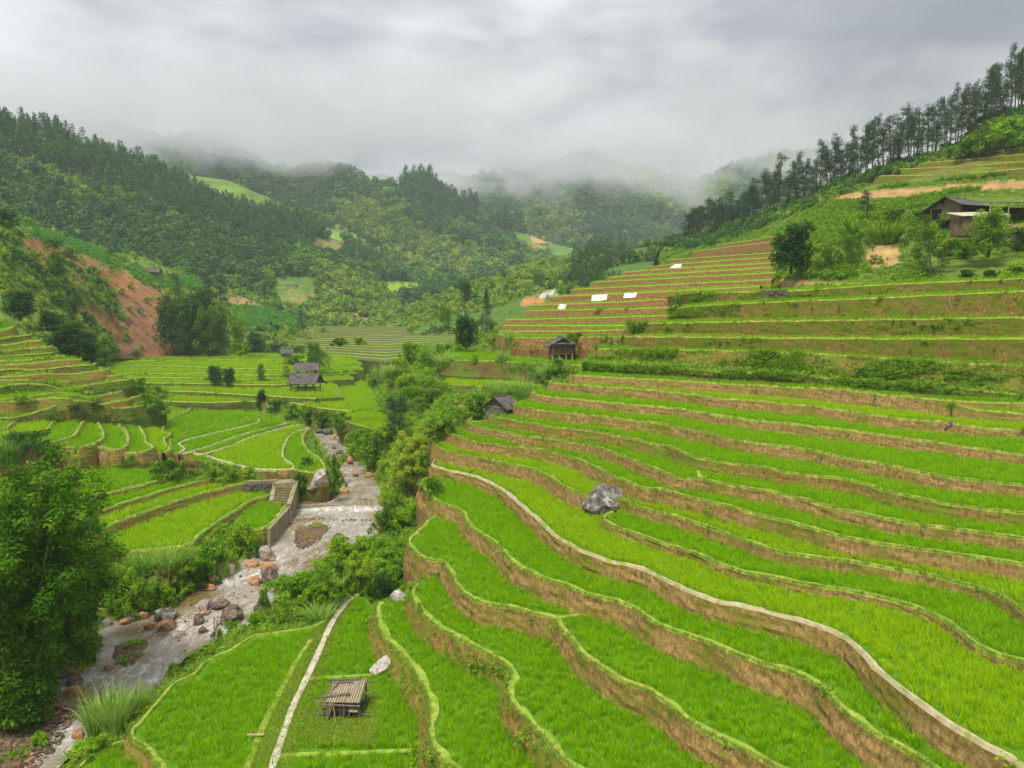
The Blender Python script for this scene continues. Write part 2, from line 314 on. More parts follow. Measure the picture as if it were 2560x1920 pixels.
E9 = c2('E', (935, 668), (918, 686), (1000, 705), (1150, 730), (1300, 755), (1450, 770), (1600, 790), (1750, 820), (1900, 855)) + \
     c2('F', (10, 870), (50, 885), (110, 915), (200, 945), (320, 965), (450, 985), (600, 1005), (750, 1035), (900, 1055), (1050, 1070), (1200, 1100), (1350, 1145), (1500, 1180), (1650, 1215), (1850, 1245), (2050, 1270), (2212, 1285))
E10 = c2('E', (1085, 606), (1070, 624), (1200, 650), (1400, 670), (1600, 690), (1800, 715)) + c2('F', (10, 742), (100, 760), (221, 780), (350, 815), (480, 840), (650, 865), (800, 885), (900, 900), (950, 910), (1100, 940), (1300, 975), (1500, 1020), (1700, 1060), (1900, 1085), (2212, 1115))
E11 = c2('E', (1190, 534), (1178, 548), (1250, 565), (1400, 580), (1600, 600), (1800, 620), (2000, 637)) + c2('F', (150, 650), (300, 680), (450, 700), (600, 720), (800, 740), (1000, 760), (1200, 785), (1400, 815), (1600, 840), (1800, 870), (2000, 900), (2150, 918), (2212, 926))
E12 = c2('E', (1300, 470), (1290, 484), (1400, 492), (1550, 505), (1700, 515), (1900, 530)) + c2('F', (10, 542), (130, 550), (200, 560), (350, 580), (500, 592), (700, 610), (900, 628), (1100, 655), (1300, 685), (1500, 710), (1700, 722), (1900, 755), (2100, 770), (2212, 776))
E13 = c2('E', (1432, 418), (1415, 432), (1500, 441), (1650, 450), (1850, 460)) + c2('F', (0, 468), (200, 478), (400, 493), (600, 500), (800, 512), (1000, 520), (1150, 530), (1300, 553), (1500, 570), (1700, 588), (1850, 598), (1990, 605), (2212, 612))
E13b = c2('F', (1775, 612), (1870, 640), (2000, 655), (2212, 672))
E14 = c2('E', (1510, 358), (1500, 372), (1600, 384), (1800, 387), (1980, 392)) + c2('F', (150, 402), (400, 420), (650, 430), (900, 443), (1100, 468), (1340, 490), (1600, 500), (1850, 520), (2212, 560))
E15 = c2('E', (1575, 262), (1560, 275), (1640, 274), (1900, 280)) + c2('F', (0, 282), (300, 285), (600, 296), (900, 304), (1100, 318), (1340, 332), (1500, 352), (1750, 362), (2000, 372), (2212, 382))
HR = {}
near = dict(w=.36)
def rs(E, h, drop, **k): return terr(E, h=h, drop=drop, flat=True, **k)
slope = [
 rs(E1, 22.7, 1.9, riser='riser_mossy', bund='bund_mossy', w=.5, lean=.45),
 rs(E2, 21.3, 1.7, riser='riser_mossy', bund='bund_mossy', w=.46, lean=.35),
 rs(E3, 19.9, 1.7, w=.38), rs(E4, 18.5, 1.7, bund='bund_mossy', w=.38, lean=.3), rs(E5, 17.3, 1.5, bund='bund_path', w=.23),
 rs(E6, 15.87, 1.7, w=.34), rs(E7, 14.6, 1.55), rs(E8, 13.55, 1.3), rs(E9, 12.4, 1.4, riser='riser_mossy'), rs(E10, 11.2, 1.45), rs(E11, 10.1, 1.35),
 rs(E12, 8.82, 1.5), terr(E13, D=[(1426, 92.5), (1660, 88), (2060, 83), (2200, 79.5), (2382, 76), (2470, 74.5), (2560, 73.5)], drop=1.5),
 terr(E14, D=[(1460, 96), (1660, 91), (1860, 88), (2060, 85.5), (2200, 82), (2400, 78), (2560, 76)], drop=1.3, riser='riser_dark', bund='bund_mossy', rice=None, w=.9),
 terr(E15, D=[(1480, 101), (1660, 95.5), (1860, 91), (2060, 88), (2200, 84.5), (2400, 80.5), (2560, 78.5)], drop=2.4, riser='riser_mossy', bund='bund_mossy', w=.5, lean=.5, rice='rice'),
 terr([(1560, 839), (1556, 842), (1660, 842), (1864, 844), (2067, 846), (2270, 847), (2560, 847)], D=[(1554, 102), (1660, 98), (1864, 93), (2067, 89.8), (2270, 85.5), (2560, 80.5)], drop=2.9, riser='riser_olive', w=.4, lean=.2),
 terr([(1618, 802), (1612, 808), (1660, 808), (1863, 804), (2067, 801), (2270, 798), (2560, 794)], D=[(1610, 104), (1660, 101), (1863, 95.5), (2067, 92), (2270, 88), (2560, 82.5)], drop=2.0, riser='riser_olive', w=.4, lean=.2),
 terr([(1690, 765), (1672, 773), (1740, 766), (1882, 757), (2120, 748), (2381, 736), (2560, 728)], D=[(1672, 108), (1740, 105), (1882, 99.5), (2120, 94), (2381, 88.5), (2560, 84.5)], drop=3.2, riser='riser_olive', w=.4, lean=.3),
 terr([(1752, 729), (1739, 733), (1850, 730), (1990, 726), (2208, 712), (2560, 696)], D=[(1739, 111), (1850, 107), (1990, 103), (2208, 97), (2560, 87.5)], drop=2.3, riser='riser_olive', w=.4, lean=.3),
]
for k, t in enumerate(slope): t['k'] = k
t5b = rs(E5b, 16.7, .9, w=.36); t13b = terr(E13b, D=[(2380, 75), (2560, 71.5)], drop=1.2, w=.3)
# lowest fields by the river
F0 = terr([(905, 1480), (868, 1490), (820, 1535), (790, 1562), (715, 1577), (635, 1589), (570, 1626), (508, 1654), (480, 1687), (431, 1711), (386, 1760), (346, 1805), (325, 1826), (330, 1850), (358, 1866), (376, 1890), (399, 1920), (430, 1975)], h=24.2, drop=1.3, bund='bund_mossy', riser='riser_mossy', w=.32, lean=.5)
F0c = terr([(400, 1842), (317, 1850), (244, 1878), (195, 1915), (140, 1975)], h=25.0, drop=1.0, bund='bund_mossy', riser='riser_mossy', w=.25, lean=.5)
# lower left fields
N5 = terr([(722, 1240), (715, 1268), (668, 1318), (600, 1322), (556, 1328)], h=23.3, drop=1.2, bund='bund_mossy', riser='riser_mossy')
N4 = terr([(690, 1212), (678, 1236), (633, 1250), (590, 1277), (545, 1305), (505, 1335), (470, 1362), (380, 1375), (300, 1382), (180, 1400)], h=22.7, drop=1.1, bund='bund_mossy', riser='riser_mossy')
N3 = terr(c2('D', (1560, 1085), (1490, 1103), (1400, 1122), (1200, 1175), (1000, 1240), (800, 1312), (700, 1352), (560, 1400)), h=21.6, drop=1.4, bund='bund_mossy', riser='riser_mossy')
N2 = terr(c2('D', (1400, 1062), (1300, 1080), (1200, 1096), (1000, 1150), (800, 1212), (640, 1265), (500, 1310)), h=20.9, drop=1.0, bund='bund_mossy', riser='riser_mossy')
N1 = terr(c2('D', (1040, 1025), (1062, 1050), (1030, 1072), (900, 1103), (700, 1152), (470, 1192), (300, 1225)), h=20.3, drop=.95, bund='bund_mossy', riser='riser_mossy')
# fan of fields left of the river
M5 = terr(c2('D', (1890, 770), (1865, 830), (1900, 900), (1980, 960), (2000, 1030), (1900, 1032), (1790, 1018), (1680, 1026), (1500, 1012), (1330, 965)), h=20.5, drop=1.6, riser='riser_dark', bund='bund_mossy', lean=.6)
M4 = terr(c2('D', (1905, 765), (1870, 772), (1790, 805), (1752, 870), (1745, 940), (1800, 985), (1800, 1012), (1680, 1018), (1500, 1002), (1255, 930)), h=20.35, drop=.5, bund='bund_path', w=.3)
M3 = terr(c2('D', (1840, 744), (1800, 750), (1600, 800), (1450, 860), (1258, 922), (1180, 915)), h=20.1, drop=.5, bund='bund_path', w=.3)
M2 = terr(c2('D', (1760, 732), (1740, 740), (1500, 800), (1300, 870), (1178, 908), (1100, 925)), h=19.85, drop=.5, bund='bund_path', w=.3)
M1 = terr(c2('D', (1600, 715), (1570, 735), (1400, 775), (1250, 810), (1115, 850), (1140, 890), (1100, 920)), h=19.6, drop=.5, bund='bund_path', w=.3)
M0 = terr(c2('D', (1530, 695), (1500, 706), (1300, 750), (1080, 805), (1050, 830), (1060, 890), (1030, 920)), h=19.4, drop=.4, bund='bund_grass', w=.22)
L6 = terr(c2('D', (1175, 640), (1150, 662), (1062, 702), (1015, 745), (1008, 785), (1056, 797), (1020, 822), (1018, 850), (1052, 892), (1010, 915)), h=18.9, drop=1.4)
L5 = terr(c2('D', (930, 680), (905, 697), (870, 715), (860, 750), (895, 800), (905, 850), (942, 870), (940, 890), (850, 912), (760, 912), (690, 890)), h=18.2, drop=1.5)
L4 = terr(c2('D', (850, 665), (830, 682), (770, 702), (740, 750), (775, 770), (797, 820), (782, 870), (715, 892), (600, 880)), h=17.6, drop=1.3)
L3 = terr(c2('D', (710, 660), (685, 682), (640, 697), (610, 725), (635, 770), (642, 820), (600, 850), (515, 873), (380, 882)), h=17.0, drop=1.3)
L2 = terr(c2('D', (530, 700), (520, 717), (492, 762), (472, 800), (400, 830), (280, 850), (180, 872), (0, 890)), h=16.4, drop=1.3)
L1 = terr(c2('D', (330, 725), (315, 742), (300, 767), (240, 792), (160, 817), (80, 837), (-60, 858)), h=15.9, drop=1.3)
L0 = terr(c2('D', (110, 700), (95, 720), (60, 750), (0, 772), (-80, 790)), h=15.3, drop=1.1)
FAN = [M5, M4, M3, M2, M1, M0, L6, L5, L4, L3, L2, L1, L0]
# left stepped slope
SP = [
 (c2('D', (1000, 590), (945, 606), (850, 628), (720, 640), (600, 618), (500, 592), (380, 613), (280, 646), (150, 686), (60, 697), (-120, 706)), 14.5, None, 2.0),
 (c2('D', (870, 560), (815, 578), (790, 592), (700, 600), (610, 618), (480, 590), (400, 580), (200, 585), (60, 600), (-120, 612)), 12.9, None, 1.7),
 (c2('D', (770, 515), (745, 535), (650, 556), (530, 572), (400, 545), (280, 552), (150, 572), (-120, 590)), 11.9, None, 1.3),
 (c2('D', (815, 455), (790, 466), (700, 474), (560, 496), (390, 522), (300, 500), (200, 490), (80, 495), (0, 509), (-120, 515)), 10.9, None, 1.3),
 (c2('D', (745, 428), (725, 437), (500, 456), (400, 478), (240, 449), (160, 467), (0, 470), (-120, 472)), 9.8, None, 1.3),
 (c2('D', (670, 395), (650, 403), (430, 430), (280, 428), (130, 442), (-120, 452)), 8.9, None, 1.2),
 (c2('D', (590, 362), (570, 371), (400, 386), (200, 405), (60, 400), (-120, 415)), 7.9, None, 1.2),
 (c2('D', (500, 333), (480, 341), (300, 352), (150, 368), (-120, 378)), None, (105, 96), 1.1),
 (c2('D', (400, 315), (380, 323), (240, 335), (100, 348), (-120, 352)), None, (105, 97), 1.1),
 (c2('D', (330, 293), (310, 301), (150, 312), (0, 321), (-120, 328)), None, (105, 98), 1.1),
 (c2('D', (320, 256), (305, 263), (150, 275), (0, 291), (-120, 298)), None, (107, 100), 1.4),
 (c2('D', (262, 213), (250, 221), (120, 238), (0, 255), (-120, 262)), None, (109, 102), 1.4),
 (c2('D', (200, 178), (188, 187), (100, 200), (0, 215), (-120, 222)), None, (111, 105), 1.4),
 (c2('D', (95, 133), (80, 142), (0, 170), (-120, 180)), None, (113, 109), 1.4),
 (c2('D', (30, 95), (15, 104), (-40, 125), (-120, 140)), None, (116, 113), 1.4),
]
SDL = [100, 102.5, 104, 107, 109, 110.5, 112, 113.5, 115, 116.5, 118, 120, 122, 125, 128]; SDR = [122, 122, 122, 123, 124, 124, 124, 125, 126, 127, 128, 130, 132, 134, 136]
SL = [terr(p, D=[SDR[i], .5 * (SDR[i] + SDL[i]), SDL[i]], drop=dr, riser='riser_mossy' if i % 3 else 'riser_dark', lean=.3) for i, (p, h, D, dr) in enumerate(SP)]
# valley floor
VP = [([(-60, 1012), (350, 1004), (390, 1002), (520, 1006), (640, 1003), (720, 1006), (800, 1020), (880, 1028)], 18.4, .7), ([(300, 980), (380, 977), (490, 980), (620, 987), (700, 992), (790, 996)], 17.3, 1.2), ([(290, 958), (340, 957), (505, 959), (690, 962), (760, 955), (830, 950)], 16.3, 1.1),
      ([(280, 943), (340, 943), (450, 945), (610, 948), (720, 944), (840, 935)], 15.6, .8), ([(270, 932), (420, 934), (520, 932), (671, 938), (860, 926)], 15.0, .8), ([(255, 917), (300, 916), (366, 913), (505, 918), (691, 924), (740, 920), (860, 912)], 14.3, 2.2), ([(255, 900), (410, 902), (570, 899), (708, 899), (860, 897)], 13.7, .6)]
VL = [terr(p, h=h, drop=dr, riser='riser_dark', bund='bund_mossy', w=.5, rice='rice_pale') for p, h, dr in VP]
# right of the river, between the grassy mound and the slope
Wc = terr([(905, 1012), (850, 1020), (850, 1045), (890, 1061), (965, 1081), (1010, 1090)], h=18.8, drop=1.2, bund='bund_mossy', riser='riser_dark')
Wb = terr(c2('E', (600, 480), (650, 492), (800, 502), (1000, 516), (1200, 522), (1290, 510)), h=11.3, drop=2.6, bund='bund_mossy', riser='riser_dark', lean=.8)
Wa = terr(c2('E', (640, 330), (740, 346), (1000, 353), (1300, 368), (1500, 378)), h=7.9, drop=2.6, bund='bund_mossy', riser='riser_dark', lean=.8)
# brown terraces beyond the spur
BT = [((1240, 834), (1293, 844), (1558, 842), 150, 120), ((1249, 828), (1400, 828), (1580, 824), 152, 122), ((1257, 814), (1400, 814), (1660, 813), 155, 124), ((1265, 799), (1450, 795), (1690, 788), 158, 125), ((1310, 777), (1480, 774), (1750, 767), 161, 127), ((1338, 763), (1500, 757), (1780, 742), 165, 129),
      ((1375, 742), (1540, 735), (1900, 716), 169, 124), ((1428, 724), (1580, 716), (1930, 699), 174, 128), ((1476, 706), (1620, 698), (1940, 681), 180, 133), ((1517, 694), (1640, 686), (1945, 668), 186, 139), ((1558, 681), (1680, 672), (1945, 656), 193, 145), ((1623, 667), (1700, 659), (1945, 642), 200, 151), ((1676, 649), (1780, 642), (1945, 631), 208, 157), ((1733, 629), (1830, 616), (1950, 602), 216, 165), ((1794, 612), (1870, 602), (1950, 588), 222, 172)]
BL = [terr([a, b, c], D=[d0, .5 * (d0 + d1), d1], drop=2.1, riser='riser_red', bund='bund_mossy', w=.7, lean=.25) for a, b, c, d0, d1 in BT]

def close_poly(t):
    P = t['P'][:, :2]; a = t.get('area')
    return np.vstack([P] + [np.asarray(t['tail'], float)])
# closing lines behind each front edge: the plates nest like a relief model
starts = [t['P'][0, :2] for t in slope]
for k, t in enumerate(slope):
    P = t['P']; e = P[-1, :2]; d = e - P[-5, :2]; d /= np.linalg.norm(d)
    if k <= 4:
        x1 = e + d * 9; tail = [x1, [x1[0] + 6, 4 + 1.2 * k], [170, 4 + 1.2 * k]]
    else:
        x1 = e + d * 22; tail = [x1, [170, x1[1] - 6]]
    tail.append([170, 250 + (30 - k)])
    top = slope[-1]['P'][0, :2]
    tail.append([top[0] - .4 * (len(slope) - k) + 3, 250 + (30 - k)])
    for j in range(len(slope) - 1, k, -1):
        g = .55 * (j - k) + .6; tail.append(starts[j] + np.array([-min(g, 4.), min(g, 3.) * .4]))
    t['tail'] = tail
for t, off in ((t5b, (1.5, 3)), (t13b, (1, 4))):
    P = t['P']; e = P[-1, :2]; d = e - P[-5, :2]; d /= np.linalg.norm(d); x1 = e + d * 22
    t['tail'] = [x1, [165, x1[1] - 4], [165, 200], P[0, :2] + np.array(off) * 2, P[0, :2] + np.array(off)]
t5b['tail'][1] = [165, 14]; t5b['tail'][0] = t5b['P'][-1, :2] + [6, -7]
F0['tail'] = [[-14, 18], [40, 14], [40, 40], [8, 60], [-6, 75], starts[0] + [-1, 3]]
F0c['tail'] = [[-18, 28], [-10, 28], [-14, 38]]
N5['tail'] = [[N5['P'][-1, 0], N5['P'][-1, 1] + 3], PH(600, 1262, 23.3)[:2], PH(690, 1232, 23.3)[:2], PH(722, 1232, 23.3)[:2]]
far_n = PH(-100, 1172, 20.3)
nb = lambda h: [PH(-150, 1230, h)[:2], PH(-150, 1165, h)[:2], PH(400, 1163, h)[:2], PH(640, 1180, h)[:2]]
N4['tail'] = [PH(-150, 1420, 22.7)[:2]] + nb(22.7)
N3['tail'] = [PH(-150, 1370, 21.6)[:2]] + nb(21.6); N2['tail'] = [PH(-150, 1330, 20.9)[:2]] + nb(20.9)[:-1] + [PH(560, 1178, 20.9)[:2]]
N1['tail'] = [PH(-150, 1300, 20.3)[:2]] + [PH(-150, 1172, 20.3)[:2], PH(380, 1170, 20.3)[:2]]
for k, t in enumerate(FAN):
    e = t['P'][-1, :2]; s = t['P'][0, :2]; o = .8 * k
    if k >= 7: tail = [[-125 + o, e[1] - 2], [-125 + o, 122 - o], [s[0] - 6, 122 - o], s + [-1.5, 3]]
    else:
        fb = [PH(480 - k * 8, 1008, 19)[:2] + [0, -o], PH(650 - k * 30, 1010 + k * 2, 19)[:2] + [0, -o]]
        tail = [[e[0] - 25 + k, e[1] + 3], [e[0] - 25 + k, 128]] + [[min(f[0], 200), f[1]] for f in fb] + [s + [-.5, 2]]
    t['tail'] = tail
for k, t in enumerate(SL):
    e = t['P'][-1, :2]; s = t['P'][0, :2]; o = .6 * k
    t['tail'] = [[-140, e[1] + .5], [-140, 150 - o], [s[0] - 14, s[1] + 16 - o], s + [-3, 5 - .25 * k]]
for k, t in enumerate(VL):
    e = t['P'][-1, :2]; s = t['P'][0, :2]; t['tail'] = [[e[0] + 5, e[1] + 3], [e[0] / e[1] * 268 + 5, 268 - k], [-165, 268 - k], [s[0] - 12, s[1] + 6]]
e = Wc['P'][-1, :2]; Wc['tail'] = [e + [3, 3], PH(1010, 1060, 18.8)[:2], PH(900, 1005, 18.8)[:2]]
Wb['tail'] = [PH(1300, 955, 11.3)[:2], PH(1240, 948, 11.3)[:2], PH(1120, 945, 11.3)[:2]]
Wa['tail'] = [PH(1500, 890, 7.9)[:2], PH(1380, 886, 7.9)[:2], PH(1150, 880, 7.9)[:2], PH(1060, 882, 7.9)[:2]]
for k, t in enumerate(BL):
    e = t['P'][-1, :2]; s = t['P'][0, :2]
    t['tail'] = [[e[0] + 14, e[1] + 4], [e[0] + 14, 250 - k], [s[0] + 16 + (14 - k) * 1.2, 250 - k], s + [1.5, 8]]
for t in T:
    q = close_poly(t); t['poly'] = q; x, y = q[:, 0], q[:, 1]
    t['sgn'] = 1 if np.sum(x * np.roll(y, -1) - y * np.roll(x, -1)) > 0 else -1
    o = np.argsort(t['P'][:, 0]); t['xs'] = t['P'][o, 0]; t['zs'] = t['P'][o, 2]; t['z'] = float(np.mean(t['P'][:, 2]))
def plate_z(t, x): return np.interp(x, t['xs'], t['zs'])
def build_terrace(t):
    P = t['P']; n = len(P); d = np.gradient(P[:, :2], axis=0); d /= np.linalg.norm(d, axis=1)[:, None] + 1e-9
    k5 = np.ones(5) / 5; dd = np.stack([np.convolve(np.pad(d[:, i], 2, 'edge'), k5, 'valid') for i in (0, 1)], 1); dd /= np.linalg.norm(dd, axis=1)[:, None] + 1e-9
    N = np.stack([dd[:, 1], -dd[:, 0]], 1) * t['sgn']     # outward, downhill
    m = MB(); w = t['w'] * (1 + .8 * fbm(P[:, 0] * .8, P[:, 1] * .8, 3)); bh = t['bh']; H = t['drop']
    wob = .10 * fbm(P[:, 0] * .9, P[:, 1] * .9, 3); zn = .10 * fbm(P[:, 0] * 1.1, P[:, 1] * 1.1, 3, 3.)
    rows = [(-w, -.14 + 0 * w), (-w * .82, bh * .8 + zn), (-w * .4, bh + zn), (-.06 + 0 * w, bh * .8 + zn), (.05 + wob * .4, -.10 + zn)]
    nr = 6
    for i in range(1, nr + 1):
        f = i / nr
        o = .05 + t['lean'] * H * f + wob * (1 - .3 * f) + (.16 if P[:, 1].mean() < 55 else .09) * min(1, H) * fbm(P[:, 0] * 1.1 + 9 * f, P[:, 1] * 1.1, 3, i * 1.7)
        rows.append((o, -.10 - (H) * f + 0 * w))
    rows.append((rows[-1][0] - .1, -.10 - H - 3.2 + 0 * w))
    V = np.stack([np.column_stack([P[:, :2] + N * o[:, None], P[:, 2] + dz]) for o, dz in rows])   # rows x n
    r = len(rows); idx = np.arange(r * n).reshape(r, n)
    q = np.stack([idx[:-1, :-1], idx[:-1, 1:], idx[1:, 1:], idx[1:, :-1]], -1)
    if t['sgn'] < 0: q = q[..., ::-1]
    mi = np.repeat((np.arange(r - 1) >= 4).astype(int)[:, None], n - 1, 1)
    m.add(V.reshape(-1, 3), q.reshape(-1, 4), mi.reshape(-1))
    q2 = t['poly']; inn = P[:, :2] - N * (w[:, None] * .8)
    Z = np.r_[P[:, 2], plate_z(t, q2[n:, 0])] - .12
    G = np.column_stack([np.vstack([inn, q2[n:]]), Z])
    tri = tessellate_polygon([[Vector(p) for p in G]])
    nn = len(G); ft = []
    for a, b, c in tri:
        A = G[b] - G[a]; B = G[c] - G[a]
        ft.append([a, b, c] if A[0] * B[1] - A[1] * B[0] > 0 else [a, c, b])
    m.add(G, ft, 2)
    R_ = np.vstack([G[n - 1:], G[:1]]); k_ = len(R_); SK = np.vstack([R_ + [0, 0, -.003], R_ - [0, 0, 3.5]])
    m.add(SK, [[i, i + 1, k_ + i + 1, k_ + i] for i in range(k_ - 1)], 1)
    o = m.build(t['name'], [t['bund'], t['riser'], 'paddy' if t['rice'] else 'bank_soil'], smooth=False); tag(o, kind='structure'); return o
for t in T: build_terrace(t)
# ---------------------------------------------------------------- raster of the ground plan
GX0, GX1, GY0, GY1, GS = -150., 150., 8., 275., .5
NX, NY = int((GX1 - GX0) / GS), int((GY1 - GY0) / GS)
gx = GX0 + (np.arange(NX) + .5) * GS; gy = GY0 + (np.arange(NY) + .5) * GS
PID = -np.ones((NY, NX), int); PZ = np.full((NY, NX), -99.)
def fill(poly):
    m = np.zeros((NY, NX), bool); p = np.asarray(poly)
    j0 = max(0, int((p[:, 1].min() - GY0) / GS) - 1); j1 = min(NY, int((p[:, 1].max() - GY0) / GS) + 2)
    a, b = p, np.roll(p, -1, 0)
    for j in range(j0, j1):
        y = gy[j]; c = (a[:, 1] > y) != (b[:, 1] > y)
        if not c.any(): continue
        xs = np.sort(a[c, 0] + (y - a[c, 1]) * (b[c, 0] - a[c, 0]) / (b[c, 1] - a[c, 1]))
        for x0, x1 in zip(xs[::2], xs[1::2]):
            m[j, max(0, int(math.ceil((x0 - GX0) / GS - .5))):max(0, int(math.floor((x1 - GX0) / GS - .5)) + 1)] = True
    return m
for i, t in enumerate(T):
    m = fill(t['poly']); z = np.broadcast_to(plate_z(t, gx)[None], (NY, NX)); m &= z > PZ
    PID[m] = i; PZ[m] = z[m]
WAT = fill(RIVER_POLY) & (PID < 0)
rc = .5 * (rl[np.linspace(0, len(rl) - 1, 200).astype(int)] + rr[np.linspace(0, len(rr) - 1, 200).astype(int)]); o_ = np.argsort(rc[:, 1])
WZ = np.interp(gy, rc[o_, 1], rc[o_, 2])[:, None] + 0 * gx[None]
# base ground: a membrane stretched between the plates, the river bed and a few traced heights
fixed = np.zeros((NY, NX), bool); Z = np.full((NY, NX), 20.)
mm = PID >= 0; zz = np.where(mm, PZ, 99.)
e = zz.copy()
for dy in (-2, -1, 0, 1, 2):
    for dx in (-2, -1, 0, 1, 2): e = np.minimum(e, np.roll(np.roll(zz, dy, 0), dx, 1))
Z[mm] = e[mm] - .75; fixed |= mm
Z[WAT] = WZ[WAT] - .55; fixed |= WAT
CTRL = [ # px u, v, D : traced heights of the ground where there is no terrace
 (900, 1010, 128), (960, 985, 130), (1020, 960, 128), (1080, 965, 120), (1120, 1000, 112), (860, 960, 145), (930, 930, 140), (1000, 930, 135), (1000, 1050, 108), (1080, 1060, 98), (1180, 1040, 96), (1060, 1120, 92), (1000, 1180, 96), (960, 1130, 112), (1000, 1250, 88), (1020, 1290, 82),
 (1250, 1030, 93), (1150, 1000, 108), (900, 1430, 62), (850, 1470, 58), (1060, 870, 165), (1150, 866, 160), (1300, 868, 148), (1420, 872, 135), (1240, 850, 160), (1500, 872, 118),
 (200, 1430, 64), (60, 1500, 58), (-60, 1600, 52), (60, 1320, 77), (250, 1440, 64), (430, 1432, 63), (560, 1400, 68), (-50, 1180, 88), (100, 1170, 92), (300, 1160, 96), (500, 1165, 97), (640, 1185, 95),
 (690, 1030, 136), (740, 1040, 140), (820, 1040, 138), (650, 1010, 150), (250, 935, 150), (330, 1000, 120), (390, 1035, 112)]
for u, v, D in CTRL:
    p = PD(u, v, D); i, j = int((p[0] - GX0) / GS), int((p[1] - GY0) / GS)
    for a in range(-2, 3):
        for b in range(-2, 3):
            if 0 <= i + a < NX and 0 <= j + b < NY and not fixed[j + b, i + a]: Z[j + b, i + a] = p[2]; fixed[j + b, i + a] = True
def relax(Z, F, it):
    for _ in range(it):
        P_ = np.pad(Z, 1, 'edge'); Z = np.where(F, Z, .25 * (P_[:-2, 1:-1] + P_[2:, 1:-1] + P_[1:-1, :-2] + P_[1:-1, 2:]))
    return Z
def pyramid(Z, F, s):
    if s > 16: return Z
    if s < 16:
        h, w = (Z.shape[0] + 1) // 2 * 2, (Z.shape[1] + 1) // 2 * 2
        Zp = np.pad(Z, ((0, h - Z.shape[0]), (0, w - Z.shape[1])), 'edge'); Fp = np.pad(F, ((0, h - F.shape[0]), (0, w - F.shape[1])), 'edge')
        w4 = Fp.reshape(h // 2, 2, w // 2, 2).astype(float); c = w4.sum((1, 3))
        Zc = np.where(c > 0, (Zp.reshape(h // 2, 2, w // 2, 2) * w4).sum((1, 3)) / np.maximum(c, 1), 20.); Zc = pyramid(Zc, c > 0, s * 2)
        up = np.repeat(np.repeat(Zc, 2, 0), 2, 1)[:Z.shape[0], :Z.shape[1]]; Z = np.where(F, Z, up)
    return relax(Z, F, 400 if s == 16 else 60)
Z = pyramid(Z, fixed, 1)
GXX, GYY = np.meshgrid(gx, gy)
free = ~fixed; d_ = free.copy()
for _ in range(2): d_ = d_ & np.roll(d_, 1, 0) & np.roll(d_, -1, 0) & np.roll(d_, 1, 1) & np.roll(d_, -1, 1)
Z += np.where(d_, .55 * fbm(GXX * .35, GYY * .35, 4), 0)
BASEZ = Z
m = MB(); idx = np.arange(NX * NY).reshape(NY, NX)
q = np.stack([idx[:-1, :-1], idx[:-1, 1:], idx[1:, 1:], idx[1:, :-1]], -1)
m.add(np.column_stack([GXX.ravel(), GYY.ravel(), Z.ravel()]), q.reshape(-1, 4))
tag(m.build('ground', ['bank_soil'], smooth=True), kind='structure')
def gz(x, y):                          # height of whatever is on top at a plan position
    i = np.clip(((np.asarray(x) - GX0) / GS).astype(int), 0, NX - 1); j = np.clip(((np.asarray(y) - GY0) / GS).astype(int), 0, NY - 1)
    return np.where(PID[j, i] >= 0, PZ[j, i] - .12, BASEZ[j, i])
# the wide plain everything stands on
m = MB(); m.add([[-6000, -300, 5], [6000, -300, 5], [6000, 9000, 5], [-6000, 9000, 5]], [[0, 1, 2, 3]]); tag(m.build('far_ground', ['bank_soil']), kind='structure')
# water
def river_mat():
    m, nt, out = newmat('water'); L = nt.links.new
    tc = nd(nt, 'ShaderNodeTexCoord'); v = tc.outputs['Object']
    a = noise_fac(nt, .22, 5, .55, v); mud = ramp(nt, a, [(.38, (.19, .13, .04)), (.56, (.33, .30, .24))])
    f = noise_fac(nt, 1.3, 9, .72, v, mapscale=(1.2, .6, 1), dist=.8); at = nd(nt, 'ShaderNodeAttribute', attribute_name='tint')
    ad = nd(nt, 'ShaderNodeMath', operation='ADD'); L(f, ad.inputs[0]); L(at.outputs['Fac'], ad.inputs[1])
    foam = ramp(nt, ad.outputs[0], [(.47, (0, 0, 0)), (.60, (.35, .35, .35)), (.74, (1, 1, 1))])
    col = mixc(nt, foam, mud, (.70, .71, .73))
    n2 = noise_fac(nt, 2.6, 6, .6, v, mapscale=(1.2, .7, 1), dist=.8)
    b = bump(nt, n2, 1., .22); p = princ(nt, out, col, .16, b, .5)
    r = nd(nt, 'ShaderNodeMapRange'); L(foam, r.inputs[0]); r.inputs[3].default_value = .12; r.inputs[4].default_value = .7; L(r.outputs[0], p.inputs['Roughness'])
river_mat()
n = 260; ia = np.linspace(0, len(rl) - 1, n); ib = np.linspace(0, len(rr) - 1, n)
# match the two banks by the photo row they were traced on, so each cross line runs over the stream
def byrow(L_, src):
    vv = [v for _, v in src]; return L_
ul, vl = proj(rl); ur, vr = proj(rr); vv = np.linspace(1062, 2190, 420)
ol = np.argsort(vl); orr = np.argsort(vr); m = MB(); V = []; K = 14
for v in vv:
    a = np.interp(v, vl[ol], ul[ol]); b = np.interp(v, vr[orr], ur[orr])
    for k in range(K + 1):
        u = a - 14 + (b - a + 28) * k / K; p = PH(u, v, wh(v)); V.append(p)
V = np.array(V); V[:, 2] += .05 * fbm(V[:, 0] * .8, V[:, 1] * .6, 3)
idx = np.arange(len(V)).reshape(-1, K + 1); q = np.stack([idx[:-1, :-1], idx[1:, :-1], idx[1:, 1:], idx[:-1, 1:]], -1).reshape(-1, 4)
cv = np.repeat(.5 * (vv[:-1] + vv[1:]), K); ckk = np.tile((np.arange(K) + .5) / K, len(vv) - 1)
